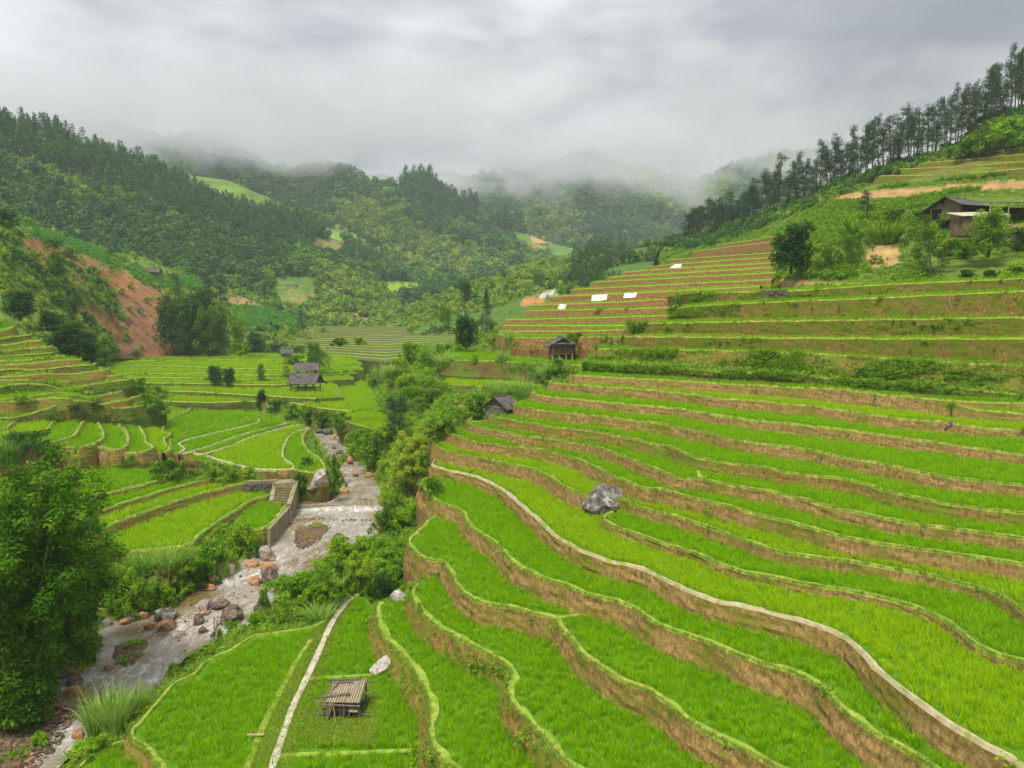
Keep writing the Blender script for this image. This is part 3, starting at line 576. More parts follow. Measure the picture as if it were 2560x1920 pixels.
foam = -.03 + .05 * np.exp(-((cv - 1100) / 40) ** 2) + .16 * np.exp(-((cv - 1272) / 10) ** 2) + .14 * np.exp(-((cv - 1440) / 22) ** 2) * (ckk < .6) + .13 * np.exp(-((cv - 1570) / 24) ** 2) + .10 * np.exp(-((cv - 1680) / 30) ** 2) + .15 * np.exp(-((cv - 1830) / 40) ** 2) - .16 * ((cv > 1475) & (cv < 1665) & (ckk < .42)) + .03 * ((cv > 1290) & (cv < 1400))
m.add(V, q, 0, foam); o = m.build('river', ['water'], smooth=True); tag(o, kind='structure')
print('terrain ok', len(T))
# ---------------------------------------------------------------- hills
def paint_mat(name, nscale=.25, bstr=.8, bdist=.6):
    m, nt, out = newmat(name)
    at = nd(nt, 'ShaderNodeAttribute', attribute_name='col')
    a = noise_fac(nt, nscale, 8, .65); s = ramp(nt, a, [(.32, (.62, .62, .62)), (.5, (1, 1, 1)), (.68, (1.35, 1.35, 1.2))])
    col = mixc(nt, 1., at.outputs['Color'], s, 'MULTIPLY')
    g = ramp(nt, noise_fac(nt, nscale * 5, 6, .65), [(.5, (0, 0, 0)), (.66, (.8, .8, .8))])
    at2 = nd(nt, 'ShaderNodeAttribute', attribute_name='weed')
    f = nd(nt, 'ShaderNodeMath', operation='MULTIPLY'); nt.links.new(g, f.inputs[0]); nt.links.new(at2.outputs['Fac'], f.inputs[1])
    col = mixc(nt, f.outputs[0], col, (.12, .22, .03))
    gg = nd(nt, 'ShaderNodeNewGeometry'); sz = nd(nt, 'ShaderNodeSeparateXYZ'); nt.links.new(gg.outputs['Position'], sz.inputs[0])
    q = noise_fac(nt, .05, 3, .5, gg.outputs['Position']); sw = nd(nt, 'ShaderNodeMath', operation='MULTIPLY_ADD'); nt.links.new(q, sw.inputs[0]); sw.inputs[1].default_value = 4; nt.links.new(sz.outputs['Z'], sw.inputs[2])
    at3 = nd(nt, 'ShaderNodeAttribute', attribute_name='stripe'); pr = nd(nt, 'ShaderNodeMath', operation='MULTIPLY'); nt.links.new(sw.outputs[0], pr.inputs[0]); nt.links.new(at3.outputs['Fac'], pr.inputs[1])
    sn = nd(nt, 'ShaderNodeMath', operation='SINE'); nt.links.new(pr.outputs[0], sn.inputs[0])
    col = mixc(nt, ramp(nt, sn.outputs[0], [(.25, (0, 0, 0)), (.6, (.85, .85, .85))]), col, (.15, .25, .035))
    princ(nt, out, col, .95, bump(nt, noise_fac(nt, nscale * 3, 8, .65), bstr, bdist), .1); return m
paint_mat('hill_near', .35, .8, .3); paint_mat('hill_far', .05, .8, 2.)
SURF = {}
def loft(name, rows, us, msub=8, amp=1., fs=.05, back=(60, -25), mat='hill_near', base=(.075, .14, .02), zones=(), steps=None):
    W = []
    for r in rows:
        r = np.array(r, float); v = np.interp(us, r[:, 0], r[:, 1]); D = np.interp(us, r[:, 0], r[:, 2])
        W.append(np.array([PD(a, b, c) for a, b, c in zip(us, v, D)]))
    W = np.array(W)                               # rows x cols x 3
    if back:
        b1 = W[-1] + np.array([0, back[0] * .25, back[1] * .3]); b2 = W[-1] + np.array([0, back[0], back[1]]); W2 = np.concatenate([W, b1[None], b2[None]])
    else: W2 = W
    X = np.concatenate([2 * W2[:1] - W2[1:2], W2, 2 * W2[-1:] - W2[-2:-1]]); out = []
    for i in range(1, len(X) - 2):
        for t in np.linspace(0, 1, msub + 1)[:-1]:
            a, b, c, d = X[i - 1], X[i], X[i + 1], X[i + 2]
            out.append(.5 * (2 * b + (c - a) * t + (2 * a - 5 * b + 4 * c - d) * t * t + (3 * b - a - 3 * c + d) * t ** 3))
    out.append(W2[-1]); S = np.array(out)
    nf = (len(W) - 1) * msub + 1                  # rows that belong to the front
    ramp_ = np.clip(np.minimum(np.arange(len(S)) / (msub * .7), 1), 0, 1)[:, None]
    S[..., 2] += amp * fbm(S[..., 0] * fs, S[..., 1] * fs, 5) * ramp_
    M, N = S.shape[:2]; pu, pv = proj(S.reshape(-1, 3)); pu = pu.reshape(M, N); pv = pv.reshape(M, N)
    col = np.tile(np.array(base, float), (M, N, 1)); weed = np.full((M, N), .6); stripe = np.zeros((M, N))
    wob = 9 * fbm(S[..., 0] * fs * 4, S[..., 1] * fs * 4, 3)
    for poly, c, w in zones:
        k = inpoly(pu + wob, pv + wob * .5, poly); k[nf + 1:] = False; col[k] = c; weed[k] = abs(w) * .3 if w < 0 else w; stripe[k] = -w if w < 0 else 0
    m = MB(); idx = np.arange(M * N).reshape(M, N); q = np.stack([idx[:-1, :-1], idx[:-1, 1:], idx[1:, 1:], idx[1:, :-1]], -1)
    m.add(S.reshape(-1, 3), q.reshape(-1, 4)); o = m.build(name, [mat], smooth=True); tag(o, kind='structure')
    a = o.data.attributes.new('col', 'FLOAT_COLOR', 'POINT'); a.data.foreach_set('color', np.concatenate([col, np.ones((M, N, 1))], -1).reshape(-1).astype(np.float32))
    a = o.data.attributes.new('weed', 'FLOAT', 'POINT'); a.data.foreach_set('value', weed.reshape(-1).astype(np.float32))
    a = o.data.attributes.new('stripe', 'FLOAT', 'POINT'); a.data.foreach_set('value', stripe.reshape(-1).astype(np.float32))
    SURF[name] = (S[:nf + msub // 2], None); return o
GREEN = (.11, .22, .03); LIME = (.17, .30, .03); RED = (.29, .135, .06); ORANGE = (.46, .22, .08); TAN = (.33, .22, .10); CORN = (.09, .24, .04)
gG = lambda *p: c2('G', *p); gH = lambda *p: c2('H', *p); gI = lambda *p: c2('I', *p); gD = lambda *p: c2('D', *p)
# A: the near left hill with the landslide
loft('landslide_hill', [
    [(-500, 900, 150), (0, 850, 150), (80, 870, 150), (200, 890, 160), (290, 897, 215), (440, 894, 236), (600, 890, 256), (760, 884, 270), (900, 880, 280)],
    [(-500, 760, 158), (0, 750, 160), (120, 780, 170), (290, 830, 222), (440, 840, 245), (600, 850, 268), (760, 862, 285), (900, 868, 300)],
    [(-500, 620, 160), (0, 620, 172), (150, 690, 195), (290, 730, 238), (430, 770, 262), (600, 800, 290), (760, 838, 305), (900, 852, 320)],
    [(-500, 540, 190), (0, 545, 200), (70, 566, 215), (150, 600, 238), (203, 620, 252), (277, 645, 272), (346, 660, 285), (430, 700, 300), (500, 728, 312), (600, 755, 325), (700, 788, 335), (760, 815, 340), (900, 838, 350)],
    [(-500, 500, 225), (0, 530, 225), (53, 555, 240), (122, 582, 258), (203, 612, 278), (277, 632, 300), (346, 634, 322), (407, 664, 335), (468, 690, 345), (570, 726, 360), (660, 762, 370), (745, 792, 375), (900, 832, 380)]],
    np.linspace(-500, 900, 240), amp=1.6, fs=.06, back=(70, -22), base=(.10, .17, .025), zones=[
    (gG((90, 830), (230, 830), (330, 880), (560, 950), (700, 1010), (860, 1060), (940, 1130), (1000, 1180), (980, 1300), (1010, 1400), (1110, 1520), (1080, 1555), (720, 1560), (700, 1480), (600, 1400), (480, 1260), (560, 1250), (700, 1290), (760, 1340), (740, 1220), (660, 1100), (500, 1020), (420, 960), (250, 960)), RED, .25),
    (gG((490, 1255), (620, 1290), (710, 1380), (730, 1440), (620, 1420)), ORANGE, .1),
    (gG((740, 1180), (860, 1200), (960, 1290), (1000, 1400), (1090, 1520), (740, 1555), (720, 1480), (870, 1420), (760, 1350)), (.26, .135, .075), .1),
    (gG((150, 840), (300, 900), (300, 1080), (180, 980)), RED, .5), (gG((470, 1030), (560, 1090), (540, 1130), (440, 1050)), RED, .3),
    (gG((110, 735), (300, 790), (500, 860), (640, 900), (760, 960), (880, 1010), (920, 1040), (860, 1040), (700, 1000), (560, 940), (400, 880), (240, 840), (120, 790)), CORN, .1),
    (gG((640, 900), (860, 900), (1000, 980), (1180, 1060), (1240, 1120), (920, 1030)), GREEN, .3), (gG((690, 935), (860, 985), (1080, 1040), (1080, 1060), (900, 1030), (720, 960)), TAN, .2),
    (gG((780, 1030), (1180, 1070), (1300, 1130), (1060, 1150), (880, 1110)), CORN, .1), (gG((900, 1120), (1080, 1150), (1150, 1200), (1000, 1200)), (.22, .15, .05), .4),
    (gG((1390, 1150), (1500, 1190), (1640, 1250), (1500, 1260), (1380, 1200)), TAN, .5), (gG((1420, 1230), (1640, 1250), (1840, 1320), (1870, 1360), (1700, 1390), (1500, 1400), (1450, 1330)), CORN, .1)])
# B: the long forested hill behind it
loft('forest_hill', [
    [(-600, 760, 250), (0, 700, 290), (350, 700, 385), (600, 760, 400), (800, 830, 400), (1000, 860, 410), (1250, 860, 420)],
    [(-600, 600, 330), (0, 560, 360), (350, 620, 420), (600, 700, 440), (800, 770, 450), (1000, 800, 460), (1250, 820, 450)],
    [(-600, 420, 400), (0, 430, 420), (300, 500, 460), (600, 600, 500), (760, 650, 520), (900, 720, 520), (1050, 760, 510), (1250, 790, 490)],
    [(-600, 230, 450), (-200, 265, 460), (0, 320, 470), (180, 365, 500), (330, 402, 530), (440, 462, 550), (520, 515, 565), (640, 548, 580), (770, 560, 600), (850, 595, 610), (950, 648, 600), (1012, 680, 590), (1090, 707, 570), (1180, 742, 540), (1250, 770, 520)]],
    np.linspace(-600, 1250, 260), amp=16, fs=.014, back=(160, -50), mat='hill_near', base=(.05, .10, .02), zones=[
    (gG((1660, 1090), (1900, 1060), (1960, 1150), (1680, 1160)), (.08, .18, .04), -2.2), (gG((1670, 1160), (1960, 1160), (1880, 1280), (1720, 1260)), (.24, .20, .07), -2.2),
    (gG((1940, 840), (2050, 835), (2200, 930), (2000, 940), (1890, 910)), (.26, .16, .07), -2.6), (gG((1980, 1130), (2180, 1200), (2180, 1260), (2000, 1160)), LIME, .3),
    (gH((200, 850), (630, 860), (630, 920), (340, 930)), (.20, .34, .03), .1), (gH((0, 690), (130, 700), (100, 720), (0, 715)), LIME, .2), (gH((290, 920), (420, 930), (420, 970), (300, 950)), RED, .2),
    (gH((540, 1020), (860, 1018), (980, 1030), (940, 1120), (600, 1090)), (.20, .16, .07), -4.), (gG((0, 590), (120, 570), (160, 620), (0, 640)), TAN, .5), (gG((2110, 1290), (2212, 1290), (2212, 1370), (2120, 1360)), ORANGE, .2), (gH((20, 1050), (190, 1080), (190, 1120), (30, 1115)), ORANGE, .2),
    (gG((400, 870), (800, 860), (860, 930), (700, 950)), (.12, .17, .03), .5)])
# the smooth green field crest behind the wood
loft('field_hill', [
    [(380, 560, 600), (600, 600, 620), (800, 620, 640), (950, 640, 660)],
    [(380, 430, 700), (460, 436, 700), (565, 452, 700), (640, 485, 700), (760, 528, 710), (860, 570, 720), (950, 620, 730)]],
    np.linspace(380, 950, 80), msub=14, amp=3, fs=.02, back=(120, -60), mat='hill_far', base=(.16, .27, .05), zones=[])
loft('mist_hill', [
    [(200, 560, 800), (600, 560, 820), (800, 640, 830), (1000, 700, 830), (1100, 700, 820)],
    [(200, 330, 1000), (420, 385, 1000), (560, 375, 1000), (680, 425, 1000), (800, 440, 1000), (900, 470, 980), (1000, 560, 950), (1100, 640, 900)]],
    np.linspace(200, 1100, 110), msub=16, amp=26, fs=.006, back=(250, -60), mat='hill_far', base=(.035, .07, .02))
# C: the cone in the middle
loft('middle_hill', [
    [(600, 780, 600), (900, 780, 600), (1200, 770, 600), (1400, 720, 620), (1600, 700, 640)],
    [(600, 640, 720), (900, 640, 720), (1100, 640, 720), (1250, 670, 720), (1400, 690, 700), (1600, 680, 700)],
    [(600, 560, 860), (800, 520, 880), (930, 500, 880), (1010, 500, 880), (1120, 540, 880), (1250, 590, 850), (1400, 630, 820), (1600, 665, 780)],
    [(600, 520, 960), (780, 470, 960), (860, 455, 960), (960, 480, 960), (1003, 496, 960), (1015, 466, 950), (1040, 455, 950), (1075, 458, 950), (1110, 495, 950), (1180, 515, 950), (1260, 556, 930), (1300, 575, 920), (1400, 606, 900), (1490, 632, 860), (1560, 648, 840), (1600, 660, 830)]],
    np.linspace(600, 1600, 200), msub=12, amp=14, fs=.010, back=(220, -70), mat='hill_far', base=(.04, .08, .02), zones=[
    (gH((690, 455), (880, 455), (1000, 490), (1060, 530), (900, 515), (720, 495)), (.45, .26, .12), -1.2), (gH((740, 430), (880, 438), (900, 455), (740, 452)), GREEN, .2),
    (gH((1040, 605), (1180, 600), (1260, 630), (1180, 680), (1050, 680)), (.34, .19, .10), -1.6), (gH((1150, 570), (1300, 575), (1460, 620), (1570, 650), (1560, 672), (1440, 640), (1300, 612), (1160, 600)), (.45, .26, .12), .2),
    (gH((1080, 540), (1160, 560), (1180, 600), (1060, 600), (930, 545)), GREEN, .4), (gH((1270, 610), (1440, 640), (1530, 680), (1420, 700), (1300, 680)), (.12, .24, .05), .3), (gH((1260, 700), (1480, 690), (1480, 740), (1340, 760)), (.16, .26, .06), .4)])
# D: scrubby rise behind the brown terraces
loft('scrub_hill', [
    [(1020, 900, 262), (1150, 890, 250), (1300, 870, 250), (1500, 820, 262), (1800, 770, 270), (2000, 740, 270)], [(1020, 825, 300), (1150, 812, 290), (1300, 785, 280), (1500, 745, 290), (1800, 690, 300), (2000, 660, 300)],
    [(1020, 800, 330), (1120, 760, 340), (1200, 735, 340), (1300, 710, 340), (1450, 690, 340), (1600, 670, 330), (2000, 640, 330)],
    [(1020, 790, 360), (1100, 752, 380), (1216, 704, 400), (1289, 668, 410), (1400, 655, 410), (1460, 634, 400), (1521, 628, 390), (1623, 622, 370), (1750, 608, 340), (2000, 590, 330)]],
    np.linspace(1020, 2000, 160), amp=5, fs=.03, back=(120, -45), base=(.075, .15, .025), zones=[
    (gH((1130, 950), (1250, 950), (1260, 975), (1110, 985)), ORANGE, .2), (gH((1200, 905), (1340, 915), (1340, 935), (1240, 935)), (.5, .47, .4), .1), (gH((880, 850), (1000, 815), (1000, 835), (900, 870)), TAN, .3),
    (gH((1680, 640), (1900, 660), (1900, 700), (1680, 690)), GREEN, .5)])
# E: far mountains under the cloud
loft('far_mountain', [
    [(900, 700, 1020), (1300, 690, 1020), (1500, 680, 1020), (1800, 670, 1000), (2100, 640, 1000)],
    [(900, 580, 1180), (1250, 570, 1180), (1420, 520, 1150), (1560, 560, 1120), (1650, 590, 1120), (1800, 570, 1150), (2100, 560, 1100)],
    [(900, 450, 1400), (1150, 490, 1400), (1300, 500, 1400), (1380, 450, 1350), (1480, 400, 1320), (1600, 430, 1320), (1760, 460, 1320), (1850, 430, 1320), (2100, 400, 1320)]],
    np.linspace(900, 2100, 150), msub=16, amp=45, fs=.004, back=(500, -150), mat='hill_far', base=(.035, .075, .022))
# R: the right hand ridge with the orchard, the farmhouse and the pines
loft('right_hill', [
    [(1650, 830, 152), (1760, 800, 152), (1900, 765, 142), (1965, 745, 118), (2050, 735, 106), (2200, 725, 99), (2560, 706, 90), (2800, 700, 84), (3400, 690, 66)],
    [(1650, 800, 168), (1760, 775, 162), (1900, 722, 148), (1965, 700, 122), (2050, 695, 111), (2200, 692, 106), (2560, 674, 97), (2800, 660, 90), (3400, 640, 72)],
    [(1650, 735, 205), (1850, 700, 172), (1940, 672, 152), (2000, 650, 128), (2050, 645, 120), (2250, 612, 118), (2350, 592, 118), (2560, 575, 112), (2800, 560, 104), (3400, 540, 84)],
    [(1650, 668, 245), (1800, 622, 220), (1930, 596, 188), (2000, 560, 162), (2250, 526, 140), (2560, 508, 130), (2800, 495, 120), (3400, 470, 96)],
    [(1650, 640, 280), (1850, 592, 244), (1960, 548, 208), (2080, 500, 176), (2300, 482, 155), (2560, 462, 145), (2800, 440, 136), (3400, 410, 108)],
    [(1650, 620, 285), (1720, 604, 282), (1950, 528, 230), (2100, 468, 196), (2350, 428, 172), (2560, 404, 160), (2800, 380, 150), (3400, 340, 118)],
    [(1650, 615, 300), (1721, 597, 292), (1839, 583, 262), (1928, 529, 240), (2006, 506, 222), (2087, 464, 206), (2181, 436, 200), (2295, 403, 195), (2392, 378, 195), (2430, 340, 192), (2474, 300, 190), (2560, 275, 185), (2800, 160, 178), (3400, 0, 150)]],
    np.concatenate([np.linspace(1650, 2620, 220), np.linspace(2640, 3400, 30)]), msub=8, amp=.9, fs=.08, back=(70, -26), base=(.11, .17, .022), zones=[
    (gI((1040, 1000), (1080, 945), (1300, 925), (1700, 905), (2212, 860), (2400, 850), (2400, 930), (2212, 930), (1900, 930), (1700, 935), (1500, 970)), (.40, .24, .11), .3),
    (gI((1290, 862), (1400, 800), (1560, 765), (1740, 720), (1850, 670), (1900, 640), (2000, 600), (2400, 550), (2400, 790), (1900, 820), (1700, 840)), (.14, .15, .03), .3),
    (gI((1240, 1260), (1320, 1240), (1450, 1290), (1440, 1390), (1260, 1420)), (.42, .28, .12), .3), (gI((610, 1500), (700, 1470), (1000, 1490), (1300, 1500), (1320, 1530), (620, 1540)), (.44, .26, .12), .3),
    (gI((860, 1150), (1150, 1130), (1140, 1160), (870, 1165)), RED, .4), (gI((870, 1200), (1000, 1190), (1000, 1300), (860, 1330)), RED, .2)])
# ---------------------------------------------------------------- stepped slopes too far away to trace rim by rim
def steps(name, bot, top, n, us, mats=('bund_mossy', 'riser_far'), tread=.72, jit=.25):
    b = np.array(bot, float); t = np.array(top, float); B = np.array([PD(u, np.interp(u, b[:, 0], b[:, 1]), np.interp(u, b[:, 0], b[:, 2])) for u in us])
    sx = np.linspace(0, 1, len(us)); tu = t[0, 0] + (t[-1, 0] - t[0, 0]) * sx
    Tp = np.array([PD(u, np.interp(u, t[:, 0], t[:, 1]), np.interp(u, t[:, 0], t[:, 2])) for u in tu]); rows = []; mi = []
    rows.append(B - [0, 0, 7]); mi.append(1)
    for k in range(n):
        f0 = k / n; f1 = (k + 1) / n; a = B + (Tp - B) * f0; c = B + (Tp - B) * f1
        w = jit * fbm(a[:, 0] * .08, a[:, 0] * 0 + k * 3.1, 3) * (f1 - f0); a = a + (Tp - B) * w[:, None]
        rows += [np.column_stack([a[:, :2], a[:, 2]]), np.column_stack([a[:, :2] + (c - a)[:, :2] * (1 - tread), c[:, 2]])]; mi += [1, 0]
    rows.append(Tp); S = np.array(rows); M, N = S.shape[:2]; m = MB(); idx = np.arange(M * N).reshape(M, N)
    q = np.stack([idx[:-1, :-1], idx[:-1, 1:], idx[1:, 1:], idx[1:, :-1]], -1); m.add(S.reshape(-1, 3), q.reshape(-1, 4), np.repeat(np.array(mi)[:, None], N - 1, 1).reshape(-1))
    o = m.build(name, list(mats)); tag(o, kind='structure'); return S
noise_mat('far_riser', [(.06, .08, .015), (.13, .12, .03)], .5, bstr=.4, bdist=.1)
noise_mat('far_rice', [(.13, .29, .012), (.20, .38, .02)], .3, bstr=.4, bdist=.1)
noise_mat('far_grass', [(.12, .20, .025), (.20, .28, .04)], .4, bstr=.5, bdist=.1)
noise_mat('far_soil', [(.30, .17, .08), (.44, .27, .14)], .3, bstr=.4, bdist=.1)
steps('stepped_fields', [(560, 889, 268), (700, 887, 262), (830, 893, 240), (960, 905, 215), (1160, 880, 192)], [(600, 858, 305), (660, 836, 322), (745, 816, 335), (1010, 816, 325), (1170, 822, 300)], 15, np.linspace(560, 1160, 120), ('far_rice', 'far_riser'), .62)
# ---------------------------------------------------------------- air
def box_vol(name, lo, hi, color, dens, aniso=0.):
    m, nt, out = newmat(name); pv = nd(nt, 'ShaderNodeVolumePrincipled'); pv.inputs['Color'].default_value = (*color, 1); pv.inputs['Density'].default_value = dens; pv.inputs['Anisotropy'].default_value = aniso
    nt.links.new(pv.outputs[0], out.inputs['Volume']); return m
box_vol('haze_air', 0, 0, (.80, .87, 1.0), .00021)
m = MB(); m.box(-3200, 3200, -350, 2900, -400, 620); o = m.build('haze', ['haze_air']); tag(o, kind='stuff', label='thin pale haze filling the whole valley', cat='haze')

def cloud_mat():
    m, nt, out = newmat('cloud_mist'); L = nt.links.new
    g = nd(nt, 'ShaderNodeNewGeometry'); sp = nd(nt, 'ShaderNodeSeparateXYZ'); L(g.outputs['Position'], sp.inputs[0])
    n = noise_fac(nt, .0065, 5, .62, g.outputs['Position'], mapscale=(1, .7, 1.5), dist=.5)
    def math_(op, a, b, c=None):
        k = nd(nt, 'ShaderNodeMath', operation=op)
        for i, x in enumerate((a, b, c)):
            if x is None: continue
            if isinstance(x, (int, float)): k.inputs[i].default_value = x
            else: L(x, k.inputs[i])
        return k.outputs[0]
    z = math_('MULTIPLY', math_('SUBTRACT', sp.outputs['Z'], CLOUD_Z), 1 / 75.)      # 0 at the cloud base
    f = math_('MULTIPLY_ADD', n, 5.0, -2.9); f = math_('ADD', f, z); xx = math_('MULTIPLY', math_('ADD', sp.outputs['X'], 170.), -.0022); xx = math_('MAXIMUM', math_('MINIMUM', xx, .6), -.02); f = math_('ADD', f, xx)
    cl = nd(nt, 'ShaderNodeClamp'); L(f, cl.inputs[0])
    d = math_('MULTIPLY', cl.outputs[0], .012)
    pv = nd(nt, 'ShaderNodeVolumePrincipled'); pv.inputs['Color'].default_value = (.84, .855, .91, 1); L(d, pv.inputs['Density'])
    L(pv.outputs[0], out.inputs['Volume']); m.cycles.volume_step_rate = .35; return m
CLOUD_Z = 200.
cloud_mat()
m = MB(); m.box(-760, 1200, 640, 1600, 165, 280); o = m.build('low_cloud', ['cloud_mist']); tag(o, kind='stuff', label='low grey cloud wrapping the mountain tops at the head of the valley', cat='cloud')
# ---------------------------------------------------------------- leaves
def leaves(m, C, size, n, mi=0, spread=1., up=.35, asp=2.2, tint=None, jit=.3, al=.75):
    """n diamond leaves at points C (k,3) picked at random; spread = radius of the spot each leaf falls in"""
    C = np.asarray(C, float); i = rng.integers(0, len(C), n)
    g = rng.normal(size=(n, 3)); g /= np.linalg.norm(g, axis=1)[:, None]; rad = rng.random(n) ** .33
    sp = spread[i][:, None] if hasattr(spread, '__len__') else spread
    g[:, 2] += .25; g /= np.linalg.norm(g, axis=1)[:, None]; P = C[i] + g * rad[:, None] * sp
    d = rng.normal(size=(n, 3)) + g * .8; d[:, 2] = d[:, 2] * .6 + up; d /= np.linalg.norm(d, axis=1)[:, None]
    nn_ = g * al + rng.normal(size=(n, 3)) * (1.05 - al) * .6 + [0, 0, .25]; d = d - nn_ * (np.sum(d * nn_, 1) / np.sum(nn_ * nn_, 1))[:, None] * al; d /= np.linalg.norm(d, axis=1)[:, None] + 1e-9
    s = np.cross(d, nn_); s /= np.linalg.norm(s, axis=1)[:, None] + 1e-9
    L = size * (.7 + .6 * rng.random(n))[:, None]
    V = np.stack([P, P + d * L * .5 + s * L / asp * .5, P + d * L, P + d * L * .5 - s * L / asp * .5], 1)
    q = np.arange(n * 4).reshape(n, 4)
    tb = rng.random(len(C)) * .55; t = tb[i] + jit * rng.random(n) if tint is None else tint + jit * rng.random(n)
    m.add(V.reshape(-1, 3), q, mi, np.clip(t, 0, 1)); return m
def blades(m, n, R0, H, w, mi=0, lean=.5, seg=3, droop=.5, tint=None):
    a = rng.random(n) * 2 * math.pi; r = R0 * np.sqrt(rng.random(n)); P = np.column_stack([r * np.cos(a), r * np.sin(a), 0 * a])
    b = a + rng.normal(size=n) * .7; h = H * (.6 + .5 * rng.random(n)); ln = lean * (.3 + rng.random(n)); dr = droop * rng.random(n)
    dx = np.column_stack([np.cos(b), np.sin(b), 0 * b]); sd = np.column_stack([-np.sin(b), np.cos(b), 0 * b])
    sd = sd * np.cos(.9) + dx * 0 + sd * 0; tw = rng.random(n) * math.pi; sd = np.column_stack([np.cos(tw), np.sin(tw), 0 * tw])
    rows = []
    for k in range(seg + 1):
        f = k / seg; c = P + dx * (h * ln * f ** 1.6)[:, None] + np.array([0, 0, 1]) * (h * (f - dr * f ** 3 * .6))[:, None]
        ww = w * (1 - f ** 1.7) * (.6 + .4 * (f > 0)) + w * .04
        rows.append(np.stack([c - sd * ww / 2, c + sd * ww / 2], 1))
    V = np.stack(rows, 1)                         # n, seg+1, 2, 3
    base = np.arange(n)[:, None] * (seg + 1) * 2 + np.arange(seg)[None] * 2
    q = np.stack([base, base + 1, base + 3, base + 2], -1).reshape(-1, 4)
    t = (rng.random(n) * .9 if tint is None else tint + .3 * rng.random(n)); m.add(V.reshape(-1, 3), q, mi, np.repeat(t, seg)); return m
def limbs(m, base, H, r, n, spread, mi=1, lo=.35, seed=0, curve=.15, up=.5):
    """trunk with limbs; returns limb ends"""
    rr_ = np.random.default_rng(seed); k = 7; t = np.linspace(0, 1, k)
    P = np.column_stack([base[0] + curve * H * .4 * np.sin(t * 2.1 + seed), base[1] + curve * H * .3 * np.sin(t * 2.7 + seed * 2), base[2] - .3 + (H + .3) * t])
    m.tube(P, r * (1 - .75 * t), 6, mi); ends = [P[-1]]
    for i in range(n):
        f = lo + (1 - lo) * (i + rr_.random()) / n; o = np.array([np.interp(f, t, P[:, j]) for j in range(3)])
        a = i * 2.4 + rr_.random(); L = spread * (1.15 - .6 * f) * (.7 + .5 * rr_.random())
        d = np.array([math.cos(a), math.sin(a), up * (.6 + .8 * rr_.random())]); e1 = o + d * L * .5 + [0, 0, -.03 * L]; e2 = o + d * L
        m.tube([o, e1, e2], [r * .4 * (1 - f * .5), r * .25, r * .08], 5, mi); ends += [e1, e2]
    return np.array(ends)
# ---------------------------------------------------------------- stuff nobody could count, laid out with geometry nodes
def scatter(name, protos, mats, P, sc, rz, pid, label, cat, tilt=None):
    """protos: MB list, P (n,3) points. one object: prototypes and points in one mesh, instanced by nodes"""
    m = MB(); pv = []
    for k, pb in enumerate(protos):
        V = np.vstack(pb.v); m.add(V, pb.f, np.array(pb.m), pb.t); pv += [k] * len(V)
    m.v.append(np.asarray(P, float)); m.n += len(P)
    o = m.build(name, mats); me = o.data; n0 = len(pv); N = len(me.vertices)
    A = me.attributes.new('pid', 'INT', 'POINT'); A.data.foreach_set('value', np.r_[pv, 100 + np.asarray(pid)].astype(np.int32))
    A = me.attributes.new('sc', 'FLOAT', 'POINT'); A.data.foreach_set('value', np.r_[np.ones(n0), sc].astype(np.float32))
    rot = np.zeros((N, 3)); rot[n0:, 2] = rz
    if tilt is not None: rot[n0:, :2] = tilt
    A = me.attributes.new('rot', 'FLOAT_VECTOR', 'POINT'); A.data.foreach_set('vector', rot.reshape(-1).astype(np.float32))
    ng = bpy.data.node_groups.new(name, 'GeometryNodeTree'); ng.interface.new_socket('Geometry', in_out='INPUT', socket_type='NodeSocketGeometry'); ng.interface.new_socket('Geometry', in_out='OUTPUT', socket_type='NodeSocketGeometry')
    gi = ng.nodes.new('NodeGroupInput'); go = ng.nodes.new('NodeGroupOutput'); L = ng.links.new; jn = ng.nodes.new('GeometryNodeJoinGeometry')
    def at(nm, dt):
        a = ng.nodes.new('GeometryNodeInputNamedAttribute'); a.data_type = dt; a.inputs[0].default_value = nm; return a.outputs['Attribute']
    def sel(k):
        c = ng.nodes.new('FunctionNodeCompare'); c.data_type = 'INT'; c.operation = 'EQUAL'; L(at('pid', 'INT'), c.inputs[2]); c.inputs[3].default_value = k
        s = ng.nodes.new('GeometryNodeSeparateGeometry'); s.domain = 'POINT'; L(gi.outputs[0], s.inputs[0]); L(c.outputs[0], s.inputs[1]); return s.outputs[0]
    for k in range(len(protos)):
        ip = ng.nodes.new('GeometryNodeInstanceOnPoints'); L(sel(100 + k), ip.inputs['Points']); L(sel(k), ip.inputs['Instance'])
        L(at('rot', 'FLOAT_VECTOR'), ip.inputs['Rotation']); L(at('sc', 'FLOAT'), ip.inputs['Scale']); L(ip.outputs[0], jn.inputs[0])
    L(jn.outputs[0], go.inputs[0]); md = o.modifiers.new('scatter', 'NODES'); md.node_group = ng
    return tag(o, kind='stuff', label=label, cat=cat)
def tid(t): return next(i for i, q in enumerate(T) if q is t)
def idx_at(x, y):
    i = ((x - GX0) / GS).astype(int); j = ((y - GY0) / GS).astype(int); ok = (i >= 0) & (i < NX) & (j >= 0) & (j < NY)
    r = np.full(x.shape, -2); r[ok] = PID[j[ok], i[ok]]; return r
def frustum(P, m=120):
    u, v = proj(P); return (u > -m) & (u < 2560 + m) & (v < 1920 + m * 2) & (P[:, 1] > 5)
